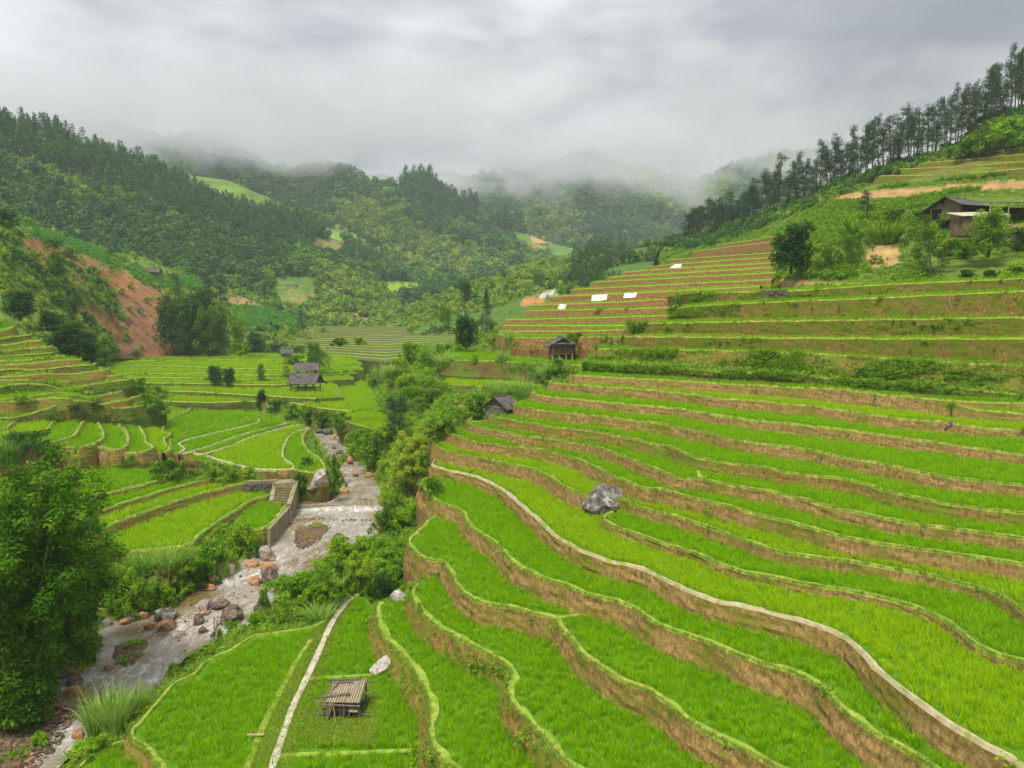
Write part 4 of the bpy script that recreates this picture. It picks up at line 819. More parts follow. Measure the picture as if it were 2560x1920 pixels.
# --- rice
prot = []
for s in range(4): prot.append(blades(MB(), 15, .13, .46, .034, 0, lean=.42, droop=.5))
n = 1500000; x = GX0 + (GX1 - GX0) * rng.random(n); y = 12 + (262 - 12) * rng.random(n); d = np.hypot(x, y)
acc = rng.random(n) < np.clip((62 / d) ** 2, .05, 1); x, y, d = x[acc], y[acc], d[acc]
k = np.abs(x) < y * .80 + 4; x, y, d = x[k], y[k], d[k]
me_ = idx_at(x, y); ok = me_ >= 0; rice_ok = np.array([t['rice'] is not None for t in T]); ok &= rice_ok[np.maximum(me_, 0)]
zown = PZ[np.clip(((y - GY0) / GS).astype(int), 0, NY - 1), np.clip(((x - GX0) / GS).astype(int), 0, NX - 1)]
for dx, dy in ((.42, 0), (-.42, 0), (0, .42), (0, -.42), (.3, .3), (-.3, .3), (.3, -.3), (-.3, -.3)):
    X_, Y_ = x + dx * (1 + d / 170), y + dy * (1 + d / 170); nb_ = idx_at(X_, Y_); zb_ = PZ[np.clip(((Y_ - GY0) / GS).astype(int), 0, NY - 1), np.clip(((X_ - GX0) / GS).astype(int), 0, NX - 1)]
    ok &= (nb_ == me_) | ((nb_ >= 0) & (zb_ > zown + .05)); ok &= idx_at(x + dx * .35, y + dy * .35) == me_
x, y, d, me_ = x[ok], y[ok], d[ok], me_[ok]; z = gz(x, y)
P = np.column_stack([x, y, z]); u, v = proj(P)
PATH = [(671, 1950), (692, 1882), (716, 1813), (732, 1768), (765, 1699), (797, 1630), (830, 1557), (862, 1512), (874, 1500), (900, 1483), (925, 1466)]
VERGE = [(773, 1601), (745, 1640), (712, 1703), (690, 1750), (668, 1800), (640, 1870), (610, 1935), (720, 1935), (750, 1812), (790, 1720), (825, 1640), (850, 1580), (888, 1500), (905, 1440), (800, 1540)]
HUTG = [(815, 1706), (880, 1700), (925, 1690), (942, 1720), (950, 1800), (930, 1870), (880, 1862), (800, 1866), (750, 1846), (770, 1790), (800, 1740)]
STAIRS = [(668, 1205), (680, 1196), (760, 1196), (750, 1265), (660, 1262)]
ex = inpoly(u, v, VERGE) | inpoly(u, v, HUTG) | inpoly(u, v, STAIRS) | ((me_ == tid(F0)) & (((u > 775) & (u < 930) & (np.abs(v - 1693) < 7)) | ((u > 695) & (u < 1045) & (np.abs(v - 1882) < 8))))
def bundmask(px, w=9):
    q = np.array(px, float); m_ = np.zeros(len(u), bool)
    for a, b in zip(q[:-1], q[1:]):
        ab = b - a; t_ = np.clip(((u - a[0]) * ab[0] + (v - a[1]) * ab[1]) / (ab @ ab), 0, 1); m_ |= np.hypot(u - a[0] - ab[0] * t_, v - a[1] - ab[1] * t_) < w
    return m_
XB = [(c2('B', (1290, 652), (1400, 645), (1480, 630), (1530, 620)), 19.9), (c2('E', (790, 728), (850, 722), (915, 716)), 13.55), (c2('F', (228, 1070), (208, 1040), (215, 1015)), 13.80)]
for px, h in XB: ex |= bundmask(px, 7)
P = P[~ex]; me_ = me_[~ex]; d = d[~ex]; pale = np.array([T[i]['rice'] == 'rice_pale' for i in me_])
hue = np.array([hsh(i * 3.7, 1.3) for i in range(len(T))])
P[:, 2] += 0; sc = (1 + .12 * rng.normal(size=len(P))) * np.clip((d / 60) ** .55, .95, 2.2) * (1 + .22 * fbm(P[:, 0] * .5, P[:, 1] * .5, 2))
lite = pale | (hue[me_] > .72)
for nm, sel_, mt, lb in (('rice_plants', ~lite, 'rice', 'dense green young rice filling the terraced paddies'), ('pale_rice_plants', lite, 'rice_pale', 'paler yellow green young rice in the lighter paddies')):
    scatter(nm, prot, [mt], P[sel_], sc[sel_], rng.random(sel_.sum()) * 6.28, rng.integers(0, 4, sel_.sum()), lb, 'rice')
print('rice', len(P))
# --- short grass along the bunds and on the banks
gp = [blades(MB(), 12, .14, .20, .028, 0, lean=.6, droop=.3) for _ in range(2)]
BP = []
for t in T:
    Q = t['P']; dist = Q[:, 1].mean()
    if dist > 135: continue
    s = 5 if dist < 70 else 3
    for _ in range(s): BP.append(np.column_stack([Q[:, :2] + rng.normal(size=(len(Q), 2)) * .16, Q[:, 2] + .02]) if t['bund'] != 'bund_path' else Q[:1])
BP = np.vstack(BP); BP = BP[frustum(BP)]
scatter('bund_tufts', gp, ['short_grass'], BP, .7 + .6 * rng.random(len(BP)), rng.random(len(BP)) * 6.28, rng.integers(0, 2, len(BP)), 'short yellow green grass along the terrace rims', 'grass')
# --- undergrowth on every bank that carries no field
def weed(n, R_, s, H, mi=0):
    m = MB(); C = np.column_stack([rng.normal(size=(7, 2)) * R_ * .5, rng.random(7) * H]); return leaves(m, C, s, n, mi, R_ * .45, .4)
wp = [weed(46, .5, .20, .4, 0), weed(46, .55, .22, .5, 1), blades(MB(), 26, .3, .8, .05, 2, .6), weed(30, .4, .26, .25, 3), blades(MB(), 22, .25, .5, .045, 0, .7)]
n = 480000; x = GX0 + (GX1 - GX0) * rng.random(n); y = 14 + 220 * rng.random(n); d = np.hypot(x, y)
gyz, gxz = np.gradient(BASEZ, GS); STEEP = np.sqrt(1 + np.minimum(gxz ** 2 + gyz ** 2, 12)); st = STEEP[((y - GY0) / GS).astype(int), ((x - GX0) / GS).astype(int)]
k = (np.abs(x) < y * .82 + 4) & (rng.random(n) < np.clip((70 / d) ** 1.4, .08, 1) * st * .6); x, y, d = x[k], y[k], d[k]
i_, j_ = ((x - GX0) / GS).astype(int), ((y - GY0) / GS).astype(int)
pl = PID[j_, i_]; wet = WAT[j_, i_]; isf = (pl >= 0)
P = np.column_stack([x, y, gz(x, y)]); u, v = proj(P)
bank = ~isf & ~wet; vg = isf & (inpoly(u, v, VERGE) | inpoly(u, v, HUTG)) & ~bundmask(PATH, 13) & (v > 1440) & (d < 75)
top14 = (pl == tid(slope[13]))
tool = (np.abs(u - 862) < 50) & (np.abs(v - 1770) < 32)
gravelbar = inpoly(u, v, [(-50, 1780), (60, 1740), (130, 1720), (240, 1800), (200, 1840), (130, 1900), (60, 1980), (-100, 1980)])
barren = fbm(x * .12, y * .12, 3, 2.) > .42
vg &= False
k = ((bank & ~(barren & (rng.random(len(x)) < .8)) & ~(gravelbar & (rng.random(len(x)) < .9))) | (vg & ~tool & (rng.random(len(x)) < .8)) | top14) & frustum(P)
wf = np.stack([np.roll(WAT, s_, a_)[j_, i_] for s_ in (-2, 2) for a_ in (0, 1)]).any(0); k &= ~(wf & (rng.random(len(x)) < .6))
P = P[k]; d = d[k]; vg = vg[k]; sc = np.clip((d / 70) ** .5, .8, 1.8) * (.6 + .8 * rng.random(len(P))) * np.where(vg, .5, 1.); zn_ = fbm(P[:, 0] * .15, P[:, 1] * .15, 3)
pid = np.where(zn_ > .12, rng.choice([1, 1, 3, 2], len(P)), rng.choice([0, 0, 4, 2, 1], len(P))); pid = np.where(vg, rng.choice([1, 4, 4, 3], len(P)), pid)
scatter('undergrowth', wp, ['leaf_mid', 'leaf_bright', 'tall_grass', 'leaf_yellow'], P, sc, rng.random(len(P)) * 6.28, pid, 'mixed leafy weeds and grass covering the river banks and field margins', 'undergrowth')
print('weeds', len(P))
VRG = []
while len(VRG) < 5200:
    u = rng.uniform(600, 960); v = rng.uniform(1440, 1935)
    a_ = np.array([u]); b_ = np.array([v])
    if not (inpoly(a_, b_, VERGE)[0] or inpoly(a_, b_, HUTG)[0]): continue
    q = np.array(PATH); dd_ = min(np.hypot(u - (x0 + (x1 - x0) * t_), v - (y0 + (y1 - y0) * t_)) for (x0, y0), (x1, y1) in zip(q[:-1], q[1:]) for t_ in (0, .25, .5, .75, 1)) if False else 99
    xp = np.interp(v, q[::-1, 1][::1], q[::-1, 0]) if True else 0
    if abs(u - xp) < 11 or (abs(u - 866) < 48 and abs(v - 1772) < 26): continue
    VRG.append(PH(u, v, 24.3))
VRG = np.array(VRG); scatter('verge_weeds', [weed(30, .22, .10, .16, 0), blades(MB(), 24, .2, .28, .03, 1, .7), weed(26, .2, .12, .12, 2)], ['leaf_bright', 'short_grass', 'leaf_yellow'], VRG, .5 + .7 * rng.random(len(VRG)), rng.random(len(VRG)) * 6.28, rng.choice([0, 1, 1, 2], len(VRG)), 'low bright weeds along the footpath and around the wooden rack', 'weeds')
# thick creeping greenery on the overgrown riser below the upper terraces
def riser_pts(t, n, lo, hi, f0=0., f1=1.):
    Q = t['P']; dd = np.gradient(Q[:, :2], axis=0); dd /= np.linalg.norm(dd, axis=1)[:, None]; N = np.stack([dd[:, 1], -dd[:, 0]], 1) * t['sgn']
    i = rng.integers(int(len(Q) * f0), max(1, int(len(Q) * f1)), n); f = lo + (hi - lo) * rng.random(n)
    return np.column_stack([Q[i, :2] + N[i] * (.05 + t['lean'] * t['drop'] * f + .05)[:, None] + rng.normal(size=(n, 2)) * .15, Q[i, 2] - t['drop'] * f])
RP = [riser_pts(slope[14], 5200, 0, 1, 0, .93), riser_pts(slope[13], 2600, -.1, .5), riser_pts(slope[17], 900, 0, .5, 0, .25), riser_pts(slope[18], 500, 0, .8, 0, .35)]
for k_ in (0, 1): RP.append(riser_pts(slope[k_], 260, .0, .9))
for k_ in (8, 10, 14): RP.append(riser_pts(SL[min(k_, 14)], 120, 0, 1))
for k_ in (0, 3): RP.append(riser_pts(SL[k_], 320, .2, 1.1))
for t in (L3, L4, L5, M5): RP.append(riser_pts(t, 160, .1, 1))
for t in VL: RP.append(riser_pts(t, 260, .1, 1))
for t in (Wa, Wb): RP.append(riser_pts(t, 500, -.05, .7))
RP.append(riser_pts(BL[0], 420, 0, 1.6))
for t in slope[15:19]: RP.append(riser_pts(t, 220, 0, 1))
for t in slope[2:13]: RP.append(riser_pts(t, int(len(t['P']) * .12), 0, .9))
RP = np.vstack(RP); nn_ = fbm(RP[:, 0] * .35, RP[:, 1] * .35 + RP[:, 2] * .5, 3, 4.); RP = RP[(nn_ > -.22) | (rng.random(len(RP)) < .3)]; nn_ = fbm(RP[:, 0] * .25, RP[:, 1] * .25 + RP[:, 2] * .6, 3, 6.)
scatter('creeping_plants', wp, ['leaf_mid', 'leaf_bright', 'tall_grass', 'leaf_yellow'], RP, np.clip(.55 + .9 * nn_, .22, 1.) * (.6 + .6 * rng.random(len(RP))), rng.random(len(RP)) * 6.28, np.where(nn_ > .1, rng.choice([0, 0, 1], len(RP)), rng.choice([1, 2, 4, 3, 4], len(RP))), 'thick creeping weeds hanging over the overgrown terrace banks', 'weeds')
# ---------------------------------------------------------------- woods and scrub on the hills
def surf_pts(S, n, keep=None, mu=650):
    A = S[:-1, :-1]; B = S[:-1, 1:]; C = S[1:, :-1]; D = S[1:, 1:]
    ar = np.linalg.norm(np.cross(B - A, C - A), axis=-1).ravel(); c = rng.choice(len(ar), n, p=ar / ar.sum()); f, g = rng.random((2, n, 1))
    A, B, C, D = (q.reshape(-1, 3)[c] for q in (A, B, C, D)); P = (A * (1 - f) + B * f) * (1 - g) + (C * (1 - f) + D * f) * g
    u, v = proj(P); k = (u > -mu) & (u < 2560 + mu)
    if keep is not None: k &= keep(u, v, P)
    return P[k], u[k], v[k]
def round_tree(R_, H, nc, n, s, mi=0, up=.3):
    m = MB(); C = []
    for _ in range(nc):
        a = rng.random() * 6.28; r = R_ * .75 * math.sqrt(rng.random()); C.append([r * math.cos(a), r * math.sin(a), H * (.35 + .6 * rng.random()) - r * .35])
    return leaves(m, C, s, n, mi, R_ * .40, up, 1.4, al=1.)
def far_pine(H, n, s, mi=0):
    m = MB(); z = np.linspace(.25, 1, 9) * H; C = []; sp = []
    for k, zz_ in enumerate(z):
        r = H * .20 * (1.1 - zz_ / H) + .15
        for q in range(3): a = rng.random() * 6.28; C.append([r * math.cos(a), r * math.sin(a), zz_]); sp.append(r * .8 + .25)
    leaves(m, C, s, n, mi, np.array(sp), .1, 2.); m.tube([[0, 0, -.5], [0, 0, H * .9]], [H * .016, .05], 4, 1); return m
fp = [round_tree(2.6, 5.5, 11, 190, .85, 0), round_tree(3.1, 6.5, 13, 210, .95, 2), round_tree(2.1, 4.2, 9, 150, .75, 3), far_pine(10, 190, .85, 4)]
FM = ['forest_mid', 'bark', 'forest_dark', 'forest_pale', 'forest_dark']
ZB = [gG((1120, 430), (1300, 440), (1850, 640), (1700, 640), (1400, 610), (1300, 560)), gG((1660, 1080), (1930, 1060), (1960, 1160), (1900, 1290), (1700, 1270)), gG((1930, 835), (2060, 830), (2212, 940), (1900, 950)), gG((1980, 1130), (2180, 1200), (2180, 1260), (2000, 1160)),
      gH((200, 855), (630, 855), (630, 920), (340, 970), (280, 930)), gH((540, 1020), (860, 1018), (980, 1030), (940, 1120), (600, 1090)), gG((2110, 1290), (2212, 1290), (2212, 1370), (2120, 1360)), gH((20, 1050), (190, 1080), (190, 1120), (30, 1115))]
def notin(Z_): return lambda u, v, P: ~np.any([inpoly(u, v + 4, z) for z in Z_], axis=0)
def wood(name, key, n, keep, s0, mix, label, step=1., tall=None):
    P, u, v = surf_pts(SURF[key][0], n, keep); nz = fbm(P[:, 0] * .009 * step, P[:, 1] * .009 * step, 4)
    a, b = mix; pid = np.where(nz > .06, rng.choice(b, len(P)), rng.choice(a, len(P)))
    pid = np.where(nz < -.16, rng.choice([2, 2, 0], len(P)), pid)
    if tall is not None: pid = np.where(tall(u, v) & (rng.random(len(P)) < .5), 3, pid)
    P[:, 2] -= .4; scatter(name, fp, FM, P, s0 * (.5 + 1.05 * rng.random(len(P)) ** 2.2), rng.random(len(P)) * 6.28, pid, label, 'wood'); print(name, len(P))
wood('hillside_wood', 'forest_hill', 19000, notin(ZB), 1.15, ([0, 0, 0, 1], [1, 1, 1, 0]), 'dense mixed wood covering the long left hill under the mist', tall=lambda u, v: (v < 330 + .36 * u + 60) & (v < 620))
wood('cone_hill_wood', 'middle_hill', 9000, notin([gH((690, 430), (880, 430), (1000, 480), (1060, 530), (900, 525), (720, 500)), gH((1040, 560), (1300, 570), (1560, 650), (1560, 680), (1500, 745), (1340, 760), (1240, 710), (1050, 690))]), 1.9, ([0, 1, 0], [1, 1, 0]), 'dark wood covering the cone shaped hill at the valley head', .6, tall=lambda u, v: (u > 1000) & (v < 560 + (u - 1130) * .3))
wood('misty_wood', 'mist_hill', 4200, None, 2.0, ([1, 1, 0], [1, 0]), 'wood fading into the cloud behind the left hill', .6)
wood('mountain_wood', 'far_mountain', 7000, lambda u, v, P: u > 1050, 3.2, ([1, 0, 1], [1, 1]), 'bluish wood on the farthest mountain', .4)
wood('field_edge_wood', 'field_hill', 500, lambda u, v, P: (fbm(P[:, 0] * .03, P[:, 1] * .03) > .25) , 1.3, ([0, 1], [1, 3]), 'scattered trees at the edges of the high green field')
SCR = notin([gH((1130, 940), (1260, 940), (1260, 985), (1110, 990)), gH((1200, 900), (1350, 905), (1350, 940), (1230, 940)), gH((1680, 640), (1900, 655), (1900, 705), (1680, 695))])
wood('scrub_wood', 'scrub_hill', 4200, lambda u, v, P: SCR(u, v, P) & (fbm(P[:, 0] * .04, P[:, 1] * .04, 3) > -.15), .62, ([0, 1, 0, 2], [0, 2, 1]), 'bushy green scrub on the rise behind the brown terraces', 2.5, tall=lambda u, v: (u > 1430) & (u < 1560))
ZA = [gG((90, 830), (230, 830), (330, 880), (560, 950), (700, 1010), (860, 1060), (940, 1130), (1000, 1180), (980, 1300), (1010, 1400), (1110, 1520), (1080, 1555), (720, 1560), (700, 1480), (480, 1260), (560, 1250), (700, 1290), (760, 1340), (740, 1220), (660, 1100), (500, 1020), (420, 960), (250, 960)),
      gG((110, 735), (300, 790), (500, 860), (640, 900), (860, 900), (1000, 980), (1240, 1100), (1300, 1140), (1060, 1160), (880, 1110), (760, 1020), (560, 950), (240, 850), (100, 790)), gG((1390, 1150), (1500, 1190), (1840, 1310), (1870, 1360), (1500, 1400), (1430, 1300))]
wood('landslide_scrub', 'landslide_hill', 6200, lambda u, v, P: notin(ZA)(u, v, P) | (rng.random(len(u)) < .22), .40, ([0, 1, 2, 0], [0, 2, 2]), 'bushes and saplings on the slope around the landslide', 4.)
# ground greenery on the right hand ridge
RT_ = [(2170, 470), (2200, 440), (2390, 372), (2480, 350), (2620, 325), (2900, 290), (2900, 400), (2700, 425), (2350, 450)]
P, u, v = surf_pts(SURF['right_hill'][0], 62000, lambda u, v, P: ~inpoly(u, v, RT_) & (fbm(P[:, 0] * .09, P[:, 1] * .09, 3) > -.25) & notin([gI((1040, 1010), (1080, 945), (1300, 925), (1700, 900), (2212, 860), (2400, 850), (2400, 930), (2212, 930), (1900, 930), (1700, 945), (1500, 975)), gI((1240, 1260), (1320, 1240), (1450, 1290), (1440, 1390), (1260, 1420)), gI((610, 1500), (700, 1470), (1300, 1500), (1320, 1530), (620, 1540))])(u, v, P))
nz = fbm(P[:, 0] * .09, P[:, 1] * .09, 3); pid = np.where(nz > .02, rng.choice([0, 0, 0, 1], len(P)), rng.choice([4, 2, 4, 3], len(P)))
scatter('hill_grass', wp, ['leaf_mid', 'leaf_bright', 'tall_grass', 'leaf_yellow'], P, (.6 + .8 * rng.random(len(P))) * np.where(nz > .02, 1.45, .85), rng.random(len(P)) * 6.28, pid, 'long grass and low bushes on the right hand ridge', 'grass')
# maize rows
cp_ = [blades(MB(), 12, .15, 1.5, .12, 0, .6, droop=.7)]
CZN = [gG((120, 735), (300, 790), (500, 860), (640, 900), (760, 960), (880, 1010), (920, 1040), (860, 1040), (700, 1000), (560, 940), (400, 880), (240, 840)), gG((780, 1030), (1180, 1070), (1300, 1130), (1060, 1150), (880, 1110)), gG((1420, 1240), (1640, 1250), (1840, 1320), (1870, 1360), (1700, 1390), (1500, 1400), (1450, 1330))]
P, u, v = surf_pts(SURF['landslide_hill'][0], 60000, lambda u, v, P: np.any([inpoly(u, v, z) for z in CZN], axis=0) & (np.abs((P[:, 0] * .6 + P[:, 1] * .8) / 2.2 % 1 - .5) < .3))
scatter('maize', cp_, ['corn_leaf'], P, .8 + .6 * rng.random(len(P)), rng.random(len(P)) * 6.28, np.zeros(len(P), int), 'rows of maize on the crest above the landslide', 'maize'); print('maize', len(P))

RB_ = np.array([(1700, 612), (1839, 592), (1928, 545), (2006, 512), (2087, 482), (2181, 446), (2295, 408), (2392, 384), (2440, 350), (2474, 312), (2560, 285), (2700, 220)], float)
wood('ridge_undergrowth', 'right_hill', 60000, lambda u, v, P: (v < np.interp(u, RB_[:, 0], RB_[:, 1]) + 16) & (rng.random(len(u)) < .22), .34, ([0, 1, 2, 0], [0, 1]), 'low bushes under the pines along the right ridge', 3.)
# ---------------------------------------------------------------- placing things
def hit(u, v, t0=14, t1=290):
    d = ray(u, v); t = np.arange(t0, t1, .15); Q = np.array([0, 0, CZ]) + d[None] * t[:, None]
    i = np.clip(((Q[:, 0] - GX0) / GS).astype(int), 0, NX - 1); j = np.clip(((Q[:, 1] - GY0) / GS).astype(int), 0, NY - 1)
    g = np.where(PID[j, i] >= 0, PZ[j, i] - .12, np.where(WAT[j, i], WZ[j, i], BASEZ[j, i])); k = np.nonzero(Q[:, 2] <= g)[0]
    return Q[k[0]] if len(k) else PD(u, v, 120)
def hitS(name, u, v):
    S = SURF[name][0].reshape(-1, 3); a, b = proj(S); w = (a - u) ** 2 + (b - v) ** 2; k = np.argsort(w)[:6]; return S[k[np.argmin(S[k, 1])]]
def mpp(P): return float(P[1]) / FPX                      # metres per photo pixel there
for pts in ([(1290, 855), (1330, 835), (1500, 832), (1700, 828), (1900, 815), (2212, 790), (2550, 765)], [(1400, 812), (1450, 792), (1650, 785), (1900, 770), (2212, 745), (2550, 715)], [(1560, 770), (1600, 755), (1750, 742), (1950, 725), (2212, 700), (2550, 665)], [(1740, 728), (1780, 712), (1950, 695), (2212, 660), (2550, 615)], [(1860, 682), (1920, 665), (2050, 645), (2212, 620), (2550, 570)], [(1985, 628), (2030, 612), (2212, 585), (2550, 530)]):
    q = c2('I', *pts); Ds = np.array([hitS('right_hill', u, v)[1] for u, v in q]); f = np.polyfit([u for u, v in q], Ds, 1)
    t = terr(q, D=[(u, float(np.polyval(f, u)) - 2.2) for u, v in q], drop=1.8, riser='riser_olive', bund='bund_mossy', w=.7, lean=.4, name='ridge_terrace', rice=None); P = t['P']; n_ = len(P)
    t['tail'] = [P[-1, :2] + [1, 7], P[n_ // 2, :2] + [1, 7], P[0, :2] + [1.5, 6]]; q2 = close_poly(t); t['poly'] = q2; x, y = q2[:, 0], q2[:, 1]; t['sgn'] = 1 if np.sum(x * np.roll(y, -1) - y * np.roll(x, -1)) > 0 else -1
    o = np.argsort(P[:, 0]); t['xs'] = P[o, 0]; t['zs'] = P[o, 2]; build_terrace(t)
# ---------------------------------------------------------------- rocks
def rock_mesh(seed, mat, sub=4, rough=.34):
    r_ = np.random.default_rng(seed); import bmesh
    bm = bmesh.new(); bmesh.ops.create_icosphere(bm, subdivisions=sub, radius=.5); V = np.array([v.co[:] for v in bm.verts])
    for _ in range(13):                                    # flat broken faces
        n = r_.normal(size=3); n /= np.linalg.norm(n); c = .25 + .16 * r_.random(); d = V @ n; V = V - np.maximum(d - c, 0)[:, None] * n * .97
    o = r_.random(3) * 30; V = V * (1 + rough * .5 * fbm(V[:, 0] * 3 + o[0], V[:, 1] * 3 + V[:, 2] * 2.3 + o[1], 4)[:, None]) + .035 * fbm(V[:, 0] * 9 + o[1], V[:, 1] * 9 + V[:, 2] * 8, 3)[:, None]
    for v, c in zip(bm.verts, V): v.co = c
    me = bpy.data.meshes.new('rock'); bm.to_mesh(me); bm.free(); me.materials.append(MATS[mat]); return me
RM = {}
def rock(u, v, w, h, mat, label, group=None, name='boulder', big=False, P=None, dep=.9, sink=.22):
    key = (mat, rng.integers(0, 4)) if not big else (mat, 'b', u)
    if key not in RM: RM[key] = rock_mesh(hash((mat, int(key[1]) if not big else u)) % 1000 if False else (int(u) + 7 * len(RM)), mat, 5 if big else 3)
    P = hit(u, v) if P is None else P; s = mpp(P); W = w * s * 1.16; H = h * s / .93 * 1.2
    o = bpy.data.objects.new(name, RM[key]); COL.objects.link(o); o.scale = (W, W * dep, H / (1 - sink)); o.rotation_euler = (.1 * rng.normal(), .1 * rng.normal(), rng.random() * .8 - .4)
    o.location = (P[0], P[1] + W * dep * .3, P[2] + H * (.5 - sink * .8)); tag(o, label, 'boulder' if name == 'boulder' else 'stone', group); return o
rock(1511, 1292, 104, 74, 'rock_grey', 'large angular grey boulder with lichen standing among the middle rice terraces', big=True, sink=.12)
rock(793, 1221, 66, 36, 'rock_pale', 'broad rounded pale boulder beside the river just above the concrete stairs', big=True, P=PH(793, 1221, 22.4))
rock(952, 1692, 58, 40, 'rock_white', 'white veined rock at the foot of the terrace wall beside the wooden rack', big=True)
rock(994, 1506, 52, 24, 'rock_white', 'low white rock at the tip of the narrow terrace above the footpath', big=True)
rock(2379, 1080, 25, 24, 'rock_grey', 'small grey rock leaning on a terrace bank at the right', name='stone'); rock(1750, 1176, 12, 17, 'rock_grey', 'small upright grey stone where two terrace rims meet', name='stone')
rock(1372, 1268, 12, 9, 'rock_grey', 'small grey stone on the bank left of the large angular boulder', name='stone'); rock(1592, 1288, 22, 16, 'rock_grey', 'grey stone in the bank just right of the large angular boulder', name='stone')
rock(258, 1152, 46, 30, 'rock_pale', 'pale pinkish boulder in the brown bank below the left fan of fields')
rock(738, 1187, 18, 10, 'rock_pale', 'pale stone at the riverside end of the stone path between two fields', name='stone')
rock(1515, 1556, 11, 7, 'rock_pale', 'pale stone lying below the forked terrace rim', name='stone'); rock(1485, 1686, 18, 10, 'rock_orange', 'brown stone stuck in the terrace wall near the bottom centre', name='stone')
RB = [ # u, v, w, h, kind, label
 (403, 1558, 60, 34, 'rock_grey', 'largest grey brown boulder in the middle of the near rapids'), (413, 1582, 46, 28, 'rock_orange', 'rounded orange boulder just below the largest grey brown one in the near rapids'), (370, 1576, 25, 18, 'rock_orange', 'small orange boulder left of the rounded orange one in the near rapids'),
 (354, 1551, 36, 18, 'rock_orange', 'flat orange boulder upstream left of the largest grey brown one'), (311, 1564, 28, 15, 'rock_orange', 'orange boulder at the left bank below the bushes'), (264, 1574, 30, 26, 'rock_pale', 'pale boulder at the left bank beside the big bushy tree'),
 (317, 1541, 20, 16, 'rock_brown', 'small brown boulder tucked under the left bank bushes'), (492, 1566, 36, 24, 'rock_brown', 'dark reddish boulder in the white water of the near rapids'), (506, 1584, 25, 13, 'rock_brown', 'low dark red boulder downstream of the dark reddish one'),
 (572, 1562, 76, 46, 'rock_brown', 'great dark boulder at the right bank of the near rapids'), (504, 1530, 46, 22, 'rock_pale', 'pale slab of rock reaching into the stream above the great dark boulder'), (541, 1528, 52, 22, 'rock_brown', 'long brown rock between the pale slab and the great dark boulder'),
 (508, 1543, 36, 12, 'rock_orange', 'flat orange rock in front of the pale slab'), (529, 1464, 34, 20, 'rock_orange', 'upper of two orange boulders under the left bank bushes'), (523, 1479, 35, 12, 'rock_orange', 'lower of two orange boulders under the left bank bushes'),
 (570, 1442, 27, 38, 'rock_pale', 'tall pale boulder against the left bank bushes'), (635, 1464, 38, 20, 'rock_orange', 'orange boulder left of the brown block in mid stream'), (676, 1462, 46, 40, 'rock_brown', 'high brown block of rock in mid stream'),
 (667, 1435, 52, 20, 'rock_orange', 'wide orange rock behind the high brown block in mid stream'), (659, 1403, 46, 36, 'rock_pale', 'round pale and orange boulder below the end of the river wall'), (678, 1405, 20, 12, 'rock_orange', 'small orange stone at the foot of the round pale boulder below the river wall'),
 (628, 1419, 46, 14, 'rock_orange', 'flat reddish rock left of the round pale boulder'), (671, 1376, 16, 10, 'rock_brown', 'small red stone above the round pale boulder'), (736, 1405, 18, 8, 'rock_orange', 'small red stone alone in the shallow water'),
 (812, 1432, 44, 22, 'rock_brown', 'dark brown boulder at the right bank under a bright bush'), (842, 1358, 38, 18, 'rock_brown', 'dark rock at the right bank level with the gravel island'), (643, 1541, 36, 30, 'rock_brown', 'brown rock on the bank right of the great dark boulder'),
 (179, 1688, 70, 38, 'rock_orange', 'long orange brown boulder lying across the stream near the big bushy tree'), (232, 1661, 17, 18, 'rock_brown', 'upright dark stone upstream of the long orange brown boulder'), (268, 1679, 21, 14, 'rock_orange', 'orange stone right of the long orange brown boulder'),
 (179, 1746, 50, 24, 'rock_orange', 'orange boulder in the dark shallows below the big bushy tree'), (203, 1765, 28, 14, 'rock_orange', 'low red stone beside the orange boulder in the shallows'), (142, 1704, 46, 20, 'rock_brown', 'dark wet boulder in the shade of the big bushy tree'),
 (185, 1716, 44, 20, 'rock_brown', 'mossy dark boulder just below the long orange brown boulder'), (236, 1779, 33, 18, 'rock_orange', 'orange boulder beside the tall grass clump at the water edge'), (191, 1848, 34, 20, 'rock_orange', 'bright orange boulder in the white water at the bottom left'),
 (122, 1887, 27, 16, 'rock_brown', 'black stone in the white water at the bottom left'), (65, 1773, 42, 20, 'rock_orange', 'reddish boulder on the gravel at the left edge'), (138, 1757, 25, 12, 'rock_orange', 'small reddish stone between the gravel bar and the shallows'),
 (795, 1084, 22, 10, 'rock_brown', 'brown stone at the top of the visible river on the left bank'), (815, 1087, 27, 14, 'rock_grey', 'grey boulder where the river first comes into view'), (831, 1098, 20, 8, 'rock_orange', 'orange stone beside the upper grey boulder'),
 (852, 1104, 26, 14, 'rock_pale', 'pale boulder at the right bank of the upper river'), (873, 1161, 21, 15, 'rock_orange', 'orange boulder at the right bank bend of the upper river'), (834, 1123, 15, 7, 'rock_grey', 'dark stone in the upper rapids, nearest to the left bank'),
 (846, 1135, 20, 9, 'rock_grey', 'dark stone in the middle of the upper rapids'), (859, 1143, 21, 8, 'rock_brown', 'brown stone below the upper rapids'), (887, 1192, 22, 9, 'rock_orange', 'left one of two orange stones in the calm pool above the weir'),
 (923, 1194, 25, 10, 'rock_orange', 'right one of two orange stones in the calm pool above the weir'), (858, 1191, 14, 6, 'rock_orange', 'small red stone at the left side of the calm pool'), (860, 1234, 28, 14, 'rock_orange', 'orange rock at the tip of the grassy spit above the weir')]
for u, v, w, h, mt, lb in RB: rock(u, v, w, h, mt, lb, 'boulders in the river', big=w > 55)
